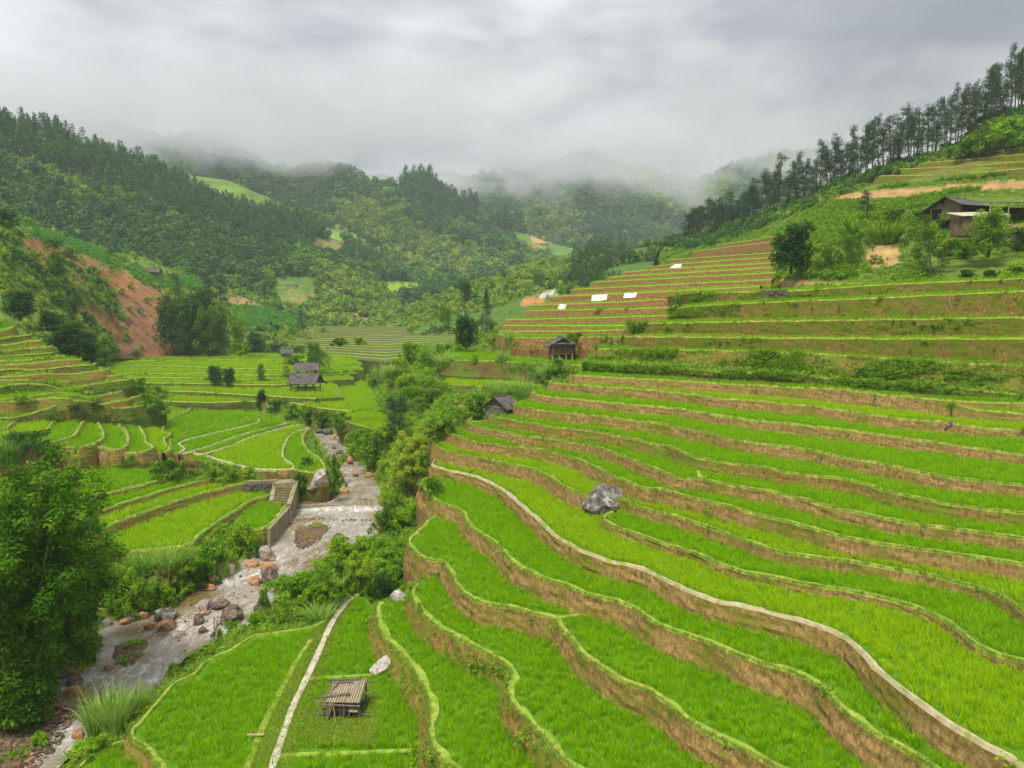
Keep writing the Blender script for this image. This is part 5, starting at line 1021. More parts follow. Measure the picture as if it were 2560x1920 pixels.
def pebbles(name, poly, n, label):
    m = MB(); q = np.array(poly); k = 0; base = rock_mesh(5, 'gravel', 1); BV = np.array([v.co[:] for v in base.vertices]); BF = np.array([list(p.vertices) for p in base.polygons])
    while k < n:
        u = rng.uniform(q[:, 0].min(), q[:, 0].max()); v = rng.uniform(q[:, 1].min(), q[:, 1].max())
        if not inpoly(u, v, poly): continue
        P = PH(u, v, wh(v) - .08); s = .16 + .35 * rng.random() ** 2; a = rng.random() * 6.28; c_, s_ = math.cos(a), math.sin(a)
        V = BV * [s, s * .8, s * .55]; V = np.column_stack([V[:, 0] * c_ - V[:, 1] * s_, V[:, 0] * s_ + V[:, 1] * c_, V[:, 2]]) + P; m.add(V, BF, int(rng.integers(0, 3))); k += 1
    tag(m.build(name, ['rock_brown', 'rock_orange', 'gravel']), label, 'gravel', kind='stuff')
def bar(name, poly, hh, label=None):
    q = crom(np.array([list(p) + [0] for p in poly + poly[:1]], float), 4)[:, :2]; c = q.mean(0); m = MB(); rows = []
    for f, z in ((1.04, -.3), (.95, -.02), (.86, .05), (.75, hh * .5), (.62, hh * .8), (.48, hh), (.34, hh), (.2, hh * .9), (.01, hh)):
        r = c + (q - c) * f * (1 + (.10 * vnoise(q[:, 0] * .08, q[:, 1] * .08))[:, None]); rows.append([PH(u, v, wh(v)) + [0, 0, z + (.22 * float(fbm(u * .12, v * .16, 3)) if z > 0 else 0)] for u, v in r])
    R_ = np.array(rows); M, N = R_.shape[:2]; idx = np.arange(M * N).reshape(M, N); qd = np.stack([idx[:-1, :-1], idx[:-1, 1:], idx[1:, 1:], idx[1:, :-1]], -1); m.add(R_.reshape(-1, 3), qd.reshape(-1, 4)[:, ::-1])
    tag(m.build(name, ['gravel'], smooth=True), kind='structure')
BARS = [[(735, 1322), (800, 1305), (826, 1318), (800, 1350), (760, 1372), (736, 1366)], [(285, 1612), (330, 1598), (372, 1600), (360, 1640), (318, 1670), (280, 1648)], [(-60, 1800), (40, 1756), (110, 1740), (170, 1790), (130, 1850), (60, 1930), (-60, 1990)], [(742, 1240), (790, 1228), (850, 1222), (838, 1240), (790, 1258), (750, 1262)]]
for b_ in BARS: bar('gravel_bar', b_, .22)
pebbles('river_gravel', BARS[0], 260, 'loose brown stones on the small gravel island below the weir'); pebbles('shore_gravel', [(-40, 1760), (110, 1730), (190, 1780), (150, 1860), (60, 1950), (-60, 1980)], 900, 'dark loose gravel along the left shore at the bottom')
pebbles('rapids_stones', [(560, 1420), (700, 1400), (640, 1480), (520, 1560), (420, 1620), (300, 1600), (420, 1540)], 60, 'small stones scattered through the rapids'); pebbles('weir_stones', [(745, 1292), (950, 1300), (950, 1306), (745, 1299)], 60, 'row of small dark stones across the stream below the weir')
# ---------------------------------------------------------------- concrete work and paths
def strip(name, pts, w, z0, mat, h=None, kind='structure'):
    P = crom(np.array([PH(u, v, h) for u, v in pts]), .4); d = np.gradient(P[:, :2], axis=0); d /= np.linalg.norm(d, axis=1)[:, None]; N = np.stack([d[:, 1], -d[:, 0]], 1); m = MB()
    ww = w * (1 + .25 * vnoise(P[:, 0], P[:, 1])); rows = [np.column_stack([P[:, :2] + N * (ww * s)[:, None], P[:, 2] + z]) for s, z in ((.52, z0 - .16), (.5, z0), (-.5, z0), (-.52, z0 - .16))]
    R_ = np.array(rows); M, n_ = R_.shape[:2]; idx = np.arange(M * n_).reshape(M, n_); q = np.stack([idx[:-1, :-1], idx[:-1, 1:], idx[1:, 1:], idx[1:, :-1]], -1); m.add(R_.reshape(-1, 3), q.reshape(-1, 4)); o = m.build(name, [mat])
    if kind: o['kind'] = kind
    return o
strip('footpath', PATH, .42, .04, 'concrete_path', 24.2)
strip('earth_bund', [(775, 1697), (830, 1694), (880, 1691), (932, 1688)], .34, .03, 'bund_grass', 24.2); strip('earth_bund', [(695, 1890), (780, 1886), (900, 1882), (1040, 1876)], .34, .03, 'bund_mossy', 24.2)
strip('earth_bund', [(778, 1600), (750, 1640), (715, 1703), (671, 1789), (640, 1860), (612, 1935)], .34, .06, 'bund_grass', 24.2)
for px, h in XB: strip('earth_bund', px, .36, .06, 'bund_grass', h)
def wallbar(name, a, b, w, h, mat): m = MB(); m.bar(a, b, w, h, 0); return m.build(name, [mat])
rw = empty('retaining_wall', PH(672, 1322, 23.2)); tag(rw, 'mossy concrete wall along the left river bank below the stairs', 'wall')
def wall_part(par, name, A, B, zt, zt2, zb, w, mat, capmat=None):
    m = MB(); A = np.array(A); B = np.array(B); d = B[:2] - A[:2]; d /= np.linalg.norm(d); n_ = np.array([d[1], -d[0]]) * w / 2
    V = []
    for p, z in ((A, zt), (B, zt2)):
        for s in (-1, 1): V += [[*(p[:2] + n_ * s), zb], [*(p[:2] + n_ * s), z]]
    m.add(V, [[0, 1, 3, 2], [4, 6, 7, 5], [0, 4, 5, 1], [2, 3, 7, 6], [1, 5, 7, 3], [0, 2, 6, 4]]); o = m.build(name, [mat]); o.parent = par; o.matrix_parent_inverse = par.matrix_world.inverted() if False else o.matrix_parent_inverse
    o.location = -np.array(par.location); return o
z = CZ
a = PH(671, 1323, 23.15); b = PH(722, 1267, 23.15); wall_part(rw, 'wall_face', a, b, a[2], b[2], a[2] - 3, .35, 'concrete')
st = empty('concrete_stairs', PH(700, 1230, 21.6)); tag(st, 'short flight of mossy concrete stairs between two side walls beside the river', 'stairs')
tl, tr_ = PH(690, 1207, 21.5), PH(738, 1207, 21.5); bl_, br_ = PH(683, 1252, 23.1), PH(713, 1258, 23.1)
tl2 = PH(688, 1207, 21.5); tr2 = PH(741, 1204, 21.5); bl2 = PH(678, 1252, 23.05); br2 = PH(722, 1262, 23.1)
wall_part(st, 'side_wall', tl2, bl2, tl2[2] + .1, bl2[2] + .1, bl2[2] - 1, .5, 'concrete'); wall_part(st, 'side_wall', tr2, br2, tr2[2] + .1, br2[2] + .1, br2[2] - 2.5, .55, 'concrete')
for k in range(8):
    f = (k + .5) / 8; A = tl2 + (bl2 - tl2) * f; B = tr2 + (br2 - tr2) * f; m = MB(); z_ = 40 - (21.6 + 1.45 * (k + 1) / 8); dd = (bl2 - tl2)[:2] / 8
    V = []
    for p in (A, B):
        for s in (-.5, .5): V += [[p[0] + dd[0] * s, p[1] + dd[1] * s, z_ - 1.2], [p[0] + dd[0] * s, p[1] + dd[1] * s, z_]]
    m.add(V, [[0, 1, 3, 2], [4, 6, 7, 5], [0, 4, 5, 1], [2, 3, 7, 6], [1, 5, 7, 3]]); o = m.build('step', ['concrete_mossy']); o.parent = st; o.location = -st.location
m = MB(); q = [PH(*p) for p in ((684, 1209, 21.42), (742, 1205, 21.42), (744, 1198, 21.42), (690, 1199, 21.42))]; V = [[*p[:2], p[2] + dz] for p in q for dz in (0, -2)]
m.add(V, [[0, 2, 4, 6], [0, 1, 3, 2], [2, 3, 5, 4], [4, 5, 7, 6], [6, 7, 1, 0]]); o = m.build('landing', ['concrete']); o.parent = st; o.location = -st.location
m = MB(); a = PH(732, 1268, 24.52); b = PH(965, 1264, 24.52); m.bar(a, b, .5, .5); o = m.build('weir', ['concrete']); tag(o, 'low concrete weir crossing the river below the stairs', 'weir')
m = MB()
for k in range(90):
    f = rng.random(); a = PH(612, 1209, 21.4); b = PH(690, 1205, 21.4); p = a + (b - a) * f; s = .3; m.box(-s, s, -.22, .22, -.13, .13, int(rng.integers(0, 2)), (np.eye(3), p + [0, .15 * rng.random(), -.1 - .75 * rng.random()]))
m.bar(PH(610, 1204, 21.35) , PH(694, 1200, 21.35), .5, .1, 2); tag(m.build('field_wall', ['rock_grey', 'rock_brown', 'concrete']), 'low stone field wall with a pale coping running left from the top of the stairs', 'wall')
m = MB(); a = PH(812, 1447, 24.6); b = PH(872, 1445, 24.6); m.bar(a, b, .3, .5); tag(m.build('channel_wall', ['concrete']), 'short dark concrete channel wall among the bushes on the right bank', 'wall')
# ---------------------------------------------------------------- huts
def corr(m, a, b, c, d, n, amp, mi=0, th=.05, alt=0):
    """corrugated sheet: a-b ridge, d-c eave"""
    a, b, c, d = map(np.array, (a, b, c, d)); nx = np.cross(b - a, d - a); nx /= np.linalg.norm(nx); nx = nx if nx[2] > 0 else -nx; top = []
    for k in range(n * 2 + 1):
        f = k / (n * 2); o = nx * (amp if k % 2 else 0); top.append([a + (b - a) * f + o, d + (c - d) * f + o, d + (c - d) * f + o - nx * th, a + (b - a) * f + o - nx * th])
    V = np.array(top).reshape(-1, 3); Fc = [[i * 4 + j, i * 4 + (j + 1) % 4, i * 4 + 4 + (j + 1) % 4, i * 4 + 4 + j] for i in range(n * 2) for j in range(4)]; Fc += [[0, 1, 2, 3], [n * 8 + 3, n * 8 + 2, n * 8 + 1, n * 8]]
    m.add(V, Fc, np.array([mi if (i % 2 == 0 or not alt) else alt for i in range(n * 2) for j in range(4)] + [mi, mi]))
def planks(m, a, b, zb, zt, w=.22, th=.04, mi=0, topf=None):
    a = np.array(a, float); b = np.array(b, float); L = np.linalg.norm(b - a); n = max(1, int(L / w)); d = (b - a) / L; nn = np.array([d[1], -d[0]])
    for k in range(n):
        s0 = L * k / n + .008; s1 = L * (k + 1) / n - .008; o = nn * (.012 * (k % 3)); p0 = a + d * s0 + o; p1 = a + d * s1 + o; t0 = topf(s0 / L) if topf else zt; t1 = topf(s1 / L) if topf else zt
        V = [[*(q + nn * e), z_] for q, zt_ in ((p0, t0), (p1, t1)) for e in (-th / 2, th / 2) for z_ in (zb, zt_)]
        m.add(V, [[0, 1, 3, 2], [4, 6, 7, 5], [0, 4, 5, 1], [2, 3, 7, 6], [1, 5, 7, 3], [0, 2, 6, 4]], mi)
def hut(name, P, rz, L, W, st_h, wh_, rise, over=.5, wall='wood_brown', roof='roof_sheet', label='', cat='hut', closed=True, posts=((-1, -1), (1, -1), (1, 1), (-1, 1)), postmat='wood_brown', floor=True, gable=True, skirt=False, pr=.09, door=None, covers=(1, 1, 1, 1)):
    r = empty(name, P, rz); tag(r, label, cat); x, y = L / 2, W / 2; zt = st_h + wh_
    for px, py in posts: m = MB(); m.bar((px * (x - .06), py * (y - .06), -.5), (px * (x - .06), py * (y - .06), zt), pr * 2); m.build('post', [postmat], r)
    if floor: m = MB(); m.box(-x - .1, x + .1, -y - .12, y + .12, st_h - .12, st_h); m.build('floor', ['wood_grey'], r)
    if closed:
        sides = [((-x, -y), (x, -y)), ((x, -y), (x, y)), ((x, y), (-x, y)), ((-x, y), (-x, -y))]
        for i, (a, b) in enumerate(sides):
            if not covers[i]: continue
            m = MB(); tf = (lambda s, zt=zt: zt + rise * .93 * (1 - abs(2 * s - 1))) if gable and i in (1, 3) else None; planks(m, a, b, st_h + .01, zt, .2, .04, 0, tf); w_ = m.build('wall', [wall], r)
            if door and i == door[0]:
                f0, f1, h_ = door[1:]; A = np.array(a); B = np.array(b); m2 = MB(); m2.bar([*(A + (B - A) * f0 * 1.), st_h + h_ / 2 + .05], [*(A + (B - A) * f1), st_h + h_ / 2 + .05], .12, h_); m2.build('doorway', ['wood_dark'], r)
        fr = MB(); fr.bar((-x, -y - .05, zt - .1), (x, -y - .05, zt - .1), .1); fr.bar((-x - .05, -y, zt - .1), (-x - .05, y, zt - .1), .1); fr.build('frame', ['wood_pale'], r)
    ov = over; sl = rise / y; ze = zt - sl * ov + .04; zr = zt + rise + .04; m = MB(); n = max(6, int(L / .35))
    corr(m, (-x - ov, 0, zr), (x + ov, 0, zr), (x + ov, -y - ov, ze), (-x - ov, -y - ov, ze), n, .05); corr(m, (-x - ov, 0, zr - .005), (x + ov, 0, zr - .005), (x + ov, y + ov, ze), (-x - ov, y + ov, ze), n, .05)
    rf = m.build('roof', [roof], r); c = MB(); c.bar((-x - ov, 0, zr + .05), (x + ov, 0, zr + .05), .28, .07); c.build('ridge_cap', [roof], rf)
    if not closed: m = MB(); m.bar((-x, -y, zt), (x, -y, zt), .14); m.bar((-x, y, zt), (x, y, zt), .14); m.bar((-x, -y, zt), (-x, y, zt), .12); m.bar((x, -y, zt), (x, y, zt), .12); m.build('beam', [postmat], r)
    if skirt: m = MB(); corr(m, (-x - .9, -y * 1.1, zt + .25), (-x - .9, y * 1.1, zt + .25), (-x - 1.5, y * 1.25, zt - .15), (-x - 1.5, -y * 1.25, zt - .15), 8, .04) if False else corr(m, (-x, -y * 1.1, zt + .42), (-x, y * 1.1, zt + .42), (-x - .8, y * 1.25, zt + .02), (-x - .8, -y * 1.25, zt + .02), 8, .04); m.build('front_eave', [roof], r)
    return r
SIX = ((-1, -1), (0, -1), (1, -1), (1, 1), (0, 1), (-1, 1)); EIGHT = ((-1, -1), (-.35, -1), (.35, -1), (1, -1), (1, 1), (.35, 1), (-.35, 1), (-1, 1))
P = PH(1401, 904, 7.95); hut('granary', P, R(100 - 4), 3.6, 3.1, 1.35, 1.45, 1.0, .65, 'wood_brown', 'roof_sheet', 'wooden granary on stilts with a dark gabled roof beside the overgrown bank', 'granary', posts=((-1, -1), (-1, -.4), (-1, .35), (-1, 1), (1, 1), (1, -1)), postmat='wood_pale', skirt=True).scale = (1.14, 1.14, 1.12)
P = PD(1253, 1040, 90); P[2] = 40 - 13.1; hut('barn', P, R(62), 2.9, 3.0, .2, 1.6, 1.15, .5, 'wood_grey', 'roof_sheet', 'small grey plank barn half hidden behind the rice terraces above the river', 'barn', posts=SIX[:0], covers=(1, 1, 1, 1))
P = hit(765, 981); hut('open_shed', P, R(-8), 5.6, 3.6, 1.15, 1.6, 1.7, .7, '', 'roof_sheet', 'open roofed platform on tall posts in the valley paddies, nearer one of two', 'shed', closed=False, posts=EIGHT)
P = hit(768, 942); hut('open_shed', P, R(12), 4.6, 3.8, .9, 1.5, 1.3, .8, '', 'roof_sheet', 'open roofed shed behind the nearer one and right of the yellow bush', 'shed', closed=False, posts=SIX)
P = hit(716, 897); hut('stilt_hut', P, R(22), 3.0, 2.4, 1.1, 1.1, 1.1, .6, 'wood_grey', 'roof_sheet', 'small closed hut on stilts in front of the dark hedge in the far valley', 'hut', posts=EIGHT)
P = hit(441, 894); hut('low_hut', P, R(4), 3.2, 2.4, .1, 1.0, .9, .6, 'wood_dark', 'roof_sheet', 'low dark hut on the valley floor at the foot of the landslide', 'hut')
P = hitS('landslide_hill', 393, 694); hut('hill_hut', P, R(6), 4.6, 3.0, .9, 1.4, 1.3, .6, 'wood_grey', 'roof_sheet', 'lone grey hut on the maize slope above the landslide', 'hut', posts=SIX)
P = PD(730, 722, 432); hut('field_shelter', P, R(0), 5.6, 3.0, .6, 1.2, 1.0, .5, '', 'roof_sheet', 'tiny shelter among the striped garden terraces on the far left hill', 'shelter', closed=False)
# farmhouse
P = PD(2400, 560, 124); fh = hut('farmhouse', P, R(32), 9.5, 6.2, .6, 2.3, 1.8, 1.4, 'wood_tan', 'roof_sheet', 'weathered plank farmhouse with a dark corrugated roof on the right hillside', 'house', posts=SIX, postmat='wood_pale', door=(3, .05, .33, 2.0)); fh.scale = (.9, .9, .88)
m = MB(); m.box(-9.5 / 2 - .09, -9.5 / 2 - .03, .7, 1.2, 3.6, 4.2); m.build('window', ['wood_dark'], fh)
Q = PD(2520, 566, 117); ls = empty('lean_to_shed', Q, R(18)); tag(ls, 'long open fronted lean-to with wooden posts at the right edge of the farmhouse', 'shed')
m = MB(); corr(m, (-7, 3, 4.0), (9, 3, 4.8), (9, -2.2, 3.9), (-7, -2.2, 3.1), 34, .07); m.build('roof', ['roof_sheet'], ls); m = MB(); planks(m, (-7, 2.8), (9, 2.8), 0, 3.6, .25); m.build('back_wall', ['wood_dark'], ls)
for x_ in (-6.5, -2.6, 1.4, 5.4, 8.8): m = MB(); m.tube([(x_, -1.9, -1), (x_, -1.9, 3.3 + .05 * x_)], [.12, .1], 7); m.build('post', ['wood_pale'], ls)
m = MB(); m.box(-7, 9, -2.0, 3, -1.2, .05); m.build('floor', ['clay'], ls); m = MB(); m.tube([(1.4, -1.7, 2.2), (5.4, -1.7, 2.3)], [.03, .03], 5); m.build('drying_pole', ['wood_pale'], ls)
Mz = np.array([[math.cos(R(18)), -math.sin(R(18)), 0], [math.sin(R(18)), math.cos(R(18)), 0], [0, 0, 1]])
for x_, mt, lb, cat in ((2.3, 'tarp', 'white shirt hanging on the drying pole in the lean-to', 'shirt'), (3.6, 'cloth', 'pale blue cloth hanging on the drying pole in the lean-to', 'cloth')):
    m = MB(); g = np.linspace(-.45, .45, 7); V = [[x, .05 * math.sin(x * 14 + z_ * 2), z_] for z_ in (0, -.7, -1.5) for x in g]; V += [[x, .05 * math.sin(x * 14 + z_ * 2) + .03, z_] for z_ in (0, -.7, -1.5) for x in g]
    idx = np.arange(21).reshape(3, 7); q = np.stack([idx[:-1, :-1], idx[:-1, 1:], idx[1:, 1:], idx[1:, :-1]], -1).reshape(-1, 4); m.add(V, np.vstack([q, q[:, ::-1] + 21])); o = m.build('hanging_' + cat, [mt]); o.location = Q + Mz @ np.array([x_, -1.7, 2.22]); o.rotation_euler.z = R(18); tag(o, lb, cat)
Q2 = PD(2446, 566, 112); lo = empty('low_shed', Q2, R(14)); tag(lo, 'low shed with a pale ragged roof and clay wall in front of the farmhouse', 'shed')
m = MB(); corr(m, (-4.6, 1.6, 2.1), (4.4, 1.6, 2.6), (4.4, -1.6, 1.7), (-4.6, -1.6, 1.2), 22, .08); m.build('roof', ['roof_fibre'], lo); m = MB(); m.box(-4.2, 4, -1.2, 1.2, -1.6, 1.1); m.build('wall', ['wood_brown'], lo)
for k in range(8): m = MB(); x_ = 1.5 + .35 * k; m.tube([(x_, -1.8, 1.4 + .05 * k), (x_ + .3, .8, 2.2 + .05 * k)], [.05, .04], 5); m.build('roof_pole', ['wood_pale'], lo) if k < 5 else None
def stone_wall(name, P0, P1, H, label, n=130, dz=0):
    m = MB(); a, b = np.array(P0), np.array(P1); L = np.linalg.norm(b - a); u_ = (b - a) / L; rows = max(2, int(H / .32)); cols = int(L / .5)
    for i in range(rows):
        for j in range(cols):
            s = .25 + .05 * rng.random(); c = a + u_ * ((j + .5 * (i % 2) + .2 * rng.random()) * .5) + [0, .06 * rng.normal(), .16 + i * .31]; A = np.array([[u_[0], -u_[1], 0], [u_[1], u_[0], 0], [0, 0, 1]]); m.box(-s, s, -.2, .2, -.15, .15, int(rng.integers(0, 2)), (A, c))
    return tag(m.build(name, ['rock_grey', 'rock_brown']), label, 'wall')
stone_wall('stone_wall', PD(2500, 612, 108), PD(2600, 600, 104), 1.8, 'dry stone wall below the lean-to at the right edge'); stone_wall('stone_wall', PD(1905, 744, 99), PD(1978, 740, 97), 1.1, 'dry stone patch holding the bank below the orchard')
# tarps lying on the brown terrace walls
for q, lb in (([(1394, 773), (1411, 773), (1416, 761), (1399, 760)], 'small white sheet on the brown terraces, leftmost of the pale sheets'), ([(1478, 754), (1516, 750), (1519, 735), (1480, 738)], 'large white sheet on the brown terraces left of the similar one'), ([(1558, 745), (1588, 744), (1593, 731), (1561, 733)], 'white sheet on the brown terraces just right of the large one'), ([(1674, 670), (1702, 669), (1704, 659), (1684, 662)], 'white sheet near the top edge of the brown terraces')):
    c = np.mean(q, 0); d0 = 150 + (750 - c[1]) * .4 + (c[0] < 1450) * 4; D_ = {1405: 147, 1498: 141.5, 1575: 137, 1691: 151}; dd_ = min(D_.items(), key=lambda t: abs(t[0] - c[0]))[1]
    ds = [dd_ - .5, dd_ - .5, dd_ + .2, dd_ + .2]; C4 = [PD(u, v, dq) for (u, v), dq in zip(q, ds)]; m = MB(); n_ = 9; V = []
    for i in range(n_):
        for j in range(n_):
            f, g = i / (n_ - 1), j / (n_ - 1); p = (C4[0] * (1 - f) + C4[1] * f) * (1 - g) + (C4[3] * (1 - f) + C4[2] * f) * g; V.append(p + [0, -.12 * rng.random(), .05 * math.sin(9 * f + 5 * g)])
    V = np.array(V); idx = np.arange(81).reshape(9, 9); qd = np.stack([idx[:-1, :-1], idx[:-1, 1:], idx[1:, 1:], idx[1:, :-1]], -1).reshape(-1, 4); m.add(V, qd); m.add(V + [0, .05, -.02], qd[:, ::-1]); o = m.build('plastic_sheet', ['tarp'], smooth=True); tag(o, lb, 'sheet', 'pale sheets drying on the brown terraces')
noise_mat('roof_fold_shade', [(.12, .10, .06), (.30, .25, .16)], 2.5, bstr=.3, bdist=.02)  # shade painted into every other corrugation face so the rack roof's folds show
# the wooden rack in the foreground
P = PH(866, 1783, 24.3); rk = empty('wooden_rack', P, R(-4)); tag(rk, 'rickety wooden rack roofed with short corrugated sheets standing in the lowest paddy', 'rack')
m = MB(); corr(m, (-1.0, .95, 1.62), (1.05, .95, 1.70), (1.05, -.75, 1.12), (-1.0, -.75, 1.06), 13, .07, 0, .03, 1); m.build('roof', ['roof_fibre', 'roof_fold_shade'], rk)
m = MB(); corr(m, (-.95, .2, 1.48), (.15, .2, 1.5), (.15, -.82, 1.14), (-.95, -.82, 1.12), 7, .07, 0, .03, 1); m.build('roof', ['roof_fibre', 'roof_fold_shade'], rk)
for px, py, h_ in ((-.95, -.7, 1.15), (1.0, -.7, 1.15), (1.0, .85, 1.6), (-.95, .85, 1.55), (0, -.7, 1.1)): m = MB(); m.tube([(px, py, -.4), (px + .03, py, h_)], [.07, .06], 7); m.build('post', ['wood_grey'], rk)
for a, b in (((-1.45, -.85, 1.0), (1.1, -.85, .98)), ((-1.3, -.6, .55), (1.1, -.6, .55)), ((-1.3, .9, 1.5), (1.35, .9, 1.55)), ((.9, -.7, 1.02), (1.02, .9, 1.5)), ((-1.9, -.55, .22), (-1.1, -.6, .25)), ((1.0, -.5, .25), (1.75, -.45, .22)), ((1.0, .3, 1.15), (1.4, .32, 1.15))): m = MB(); m.bar(a, b, .09, .07); m.build('rail', ['wood_grey'], rk)
for a, b, w_ in (((-1.35, .78, 1.68), (.7, .88, 1.74), .1), ((-1.15, .6, 1.62), (.3, .66, 1.66), .1), ((-.7, .6, 1.7), (-.95, -.45, 1.3), .13), ((-1.3, -.55, 1.28), (.35, -.25, 1.42), .17), ((-1.6, -.8, 1.12), (-.6, -.75, 1.12), .1)): m = MB(); m.bar(a, b, w_, w_ * .8); m.build('roof_beam', ['wood_grey'], rk)
for k, x_ in enumerate((-.45, -.15, .15, .42, .68, .9)): m = MB(); m.bar((x_, -.72, .3), (x_, -.72, .3 + .5 + .1 * (k % 2)), .13, .04); m.build('plank', ['wood_grey' if k % 2 else 'wood_brown'], rk)
m = MB(); m.box(-.9, .95, -.6, .8, .28, .34); m.build('shelf', ['wood_dark'], rk); m = MB(); m.bar((.45, -.73, .62), (.95, -.73, .62), .3, .05); m.build('plank', ['wood_pale'], rk)
for k in range(3): m = MB(); m.tube([(-.8 + .12 * k, -.9, 1.0), (-.75 - .1 * k, -1.15 - .1 * k, -.2)], [.06, .05], 6); m.build('prop', ['wood_brown'], rk)
m = MB(); m.tube([(-.55, -.8, 1.0), (-.15, -1.5, 0)], [.02, .02], 5); m.build('prop', ['wood_pale'], rk)
P = PH(640, 1842, 24.15); m = MB(); m.tube([P + [-.5, 0, .12], P + [.5, -.05, .15]], [.07, .07], 8); m.tube([P + [-.3, 0, -.2], P + [-.3, 0, .35]], [.03, .03], 6); tag(m.build('water_pipe', ['wood_pale']), 'short pale pipe sticking out of the grassy verge beside the footpath', 'pipe')
P = hit(1486, 1402); m = MB(); m.tube([P + [0, -.12, -.9], P + [0, -.1, .15]], [.06, .06], 8); m.tube([P + [0, -.1, .15], P + [0, .3, .3]], [.06, .06], 8); tag(m.build('drain_pipe', ['wood_pale']), 'short upright drain pipe below the pale rimmed terrace', 'pipe')
m = MB(); a = PH(600, 1530, 25); m.bar(PH(528, 1592, 25.0) + [0, 0, .1], PH(556, 1562, 25) + [0, 0, .5], .16, .1); m.bar(PH(535, 1590, 25.0) + [0, 0, -.3], PH(537, 1570, 25) + [0, 0, .9], .12, .12); m.bar(PH(541, 1592, 25.0) + [0, 0, -.3], PH(543, 1575, 25) + [0, 0, .8], .1, .1); tag(m.build('plank_frame', ['wood_grey']), 'leaning grey planks at the stream edge above the left paddy', 'planks')
print('objects ok')
# ---------------------------------------------------------------- single trees and bushes
def mk_tree(name, kind, seed):
    """a tree about ten metres high: trunk with limbs, crown; returned as an Empty with two parts"""
    global rng; keep = rng; rng = np.random.default_rng(seed)
    r = bpy.data.objects.new(name, None); r.empty_display_size = .3; tm, cm = MB(), MB()
    if kind == 'round':
        E = limbs(tm, (0, 0, 0), 6.5, .26, 11, 3.6, 0, .22, seed, up=.7); leaves(cm, np.vstack([E + [0, 0, .6], E * [.8, .8, 1] + [0, 0, 1.4], E * [1.05, 1.05, .55]]), .42, 6000, 0, .95, .3, 2.); mats = ('bark', 'leaf_mid')
    elif kind == 'dark':
        E = limbs(tm, (0, 0, 0), 7.2, .28, 13, 3.0, 0, .2, seed, up=.8); leaves(cm, np.vstack([E, E * [.8, .8, 1] + [0, 0, .9], E * [1.05, 1.05, .5]]), .42, 6400, 0, .9, .2, 1.8); mats = ('bark', 'leaf_dark')
    elif kind == 'airy':
        E = limbs(tm, (0, 0, 0), 6.4, .22, 14, 4.4, 0, .12, seed, .3, .75); leaves(cm, E + [0, 0, .3], .34, 4600, 0, .9, .2, 2.2); mats = ('bark_pale', 'leaf_mid')
    elif kind == 'yellow':
        E = limbs(tm, (0, 0, 0), 7.0, .18, 12, 3.4, 0, .15, seed, .3, .9); leaves(cm, E + [0, 0, .3], .36, 4200, 0, .85, .2, 2.); mats = ('bark_pale', 'leaf_yellow')
    elif kind == 'pine':
        H = 10.; k_ = rng.integers(0, 99); t = np.linspace(0, 1, 8); Q = np.column_stack([.35 * np.sin(t * 3 + k_), .25 * np.sin(t * 2.3 + k_ * 2), -.5 + (H + .2) * t]); tm.tube(Q, .13 * (1 - .8 * t) + .02, 6)
        C = []; sp = []; lo = .20 + .25 * rng.random()
        for zf in np.linspace(lo, 1, 11):
            zz_ = zf * H; L = 2.0 * (1.12 - zf) ** .6 * (.55 + .6 * rng.random()); nb = 5 if zf < .95 else 2; o = np.array([np.interp(zf, t, Q[:, j]) for j in range(3)])
            for b in range(nb):
                if rng.random() < .22: continue
                a = rng.random() * 6.28; d = np.array([math.cos(a), math.sin(a), .12 + .25 * rng.random()]); e = o + d * L; tm.tube([o, e], [.04, .015], 4)
                for f in (.55, .8, 1.): C.append(o + d * L * f); sp.append(.26 + .22 * f)
        leaves(cm, np.array(C), .28, 1900, 0, np.array(sp) * 1.12, .15, 3.); mats = ('bark', 'leaf_pine')
    elif kind == 'conifer':
        tm.tube([[0, 0, -.4], [0, 0, 10]], [.16, .03], 6); C = []; sp = []
        for zf in np.linspace(.08, 1, 20):
            for b in range(5): a = rng.random() * 6.28; L = 1.75 * (1.03 - zf) * (.7 + .5 * rng.random()); C.append([math.cos(a) * L, math.sin(a) * L, zf * 10 - .15]); sp.append(.3 + .5 * (1 - zf))
        leaves(cm, np.array(C), .36, 2400, 0, np.array(sp), .0, 3.); mats = ('bark', 'leaf_pine')
    elif kind == 'umbrella':
        E = limbs(tm, (0, 0, 0), 8.6, .2, 8, 2.2, 0, .72, seed, .2, .6); leaves(cm, np.vstack([E[E[:, 2] > 6]] * 2) + [0, 0, .4], .35, 2000, 0, 1.0, .3, 3.); mats = ('bark_red', 'forest_dark')
    elif kind == 'bamboo':
        C = []; sp = []
        for b in range(30):
            a = rng.random() * 6.28; l = rng.random() * 3.2; h_ = 7 + 3.4 * rng.random(); t = np.linspace(0, 1, 9); r0 = .7 * rng.random(); Q = np.column_stack([math.cos(a) * (r0 + l * t ** 2.2), math.sin(a) * (r0 + l * t ** 2.2), h_ * (t - .16 * t ** 3)]); tm.tube(Q, .06 * (1 - .8 * t), 5)
            for f in np.linspace(.25, 1, 9): C.append([np.interp(f, t, Q[:, j]) for j in range(3)]); sp.append(.5 + .25 * f)
        leaves(cm, np.array(C), .42, 5200, 0, np.array(sp), -.1, 3.2); mats = ('leaf_dry', 'leaf_bamboo')
    for nm, m_, mt in (('trunk', tm, mats[0]), ('crown', cm, mats[1])):
        o = bpy.data.objects.new(nm, m_.mesh(nm, [mt])); o.parent = r
    rng = keep; return r
PROTO = {}
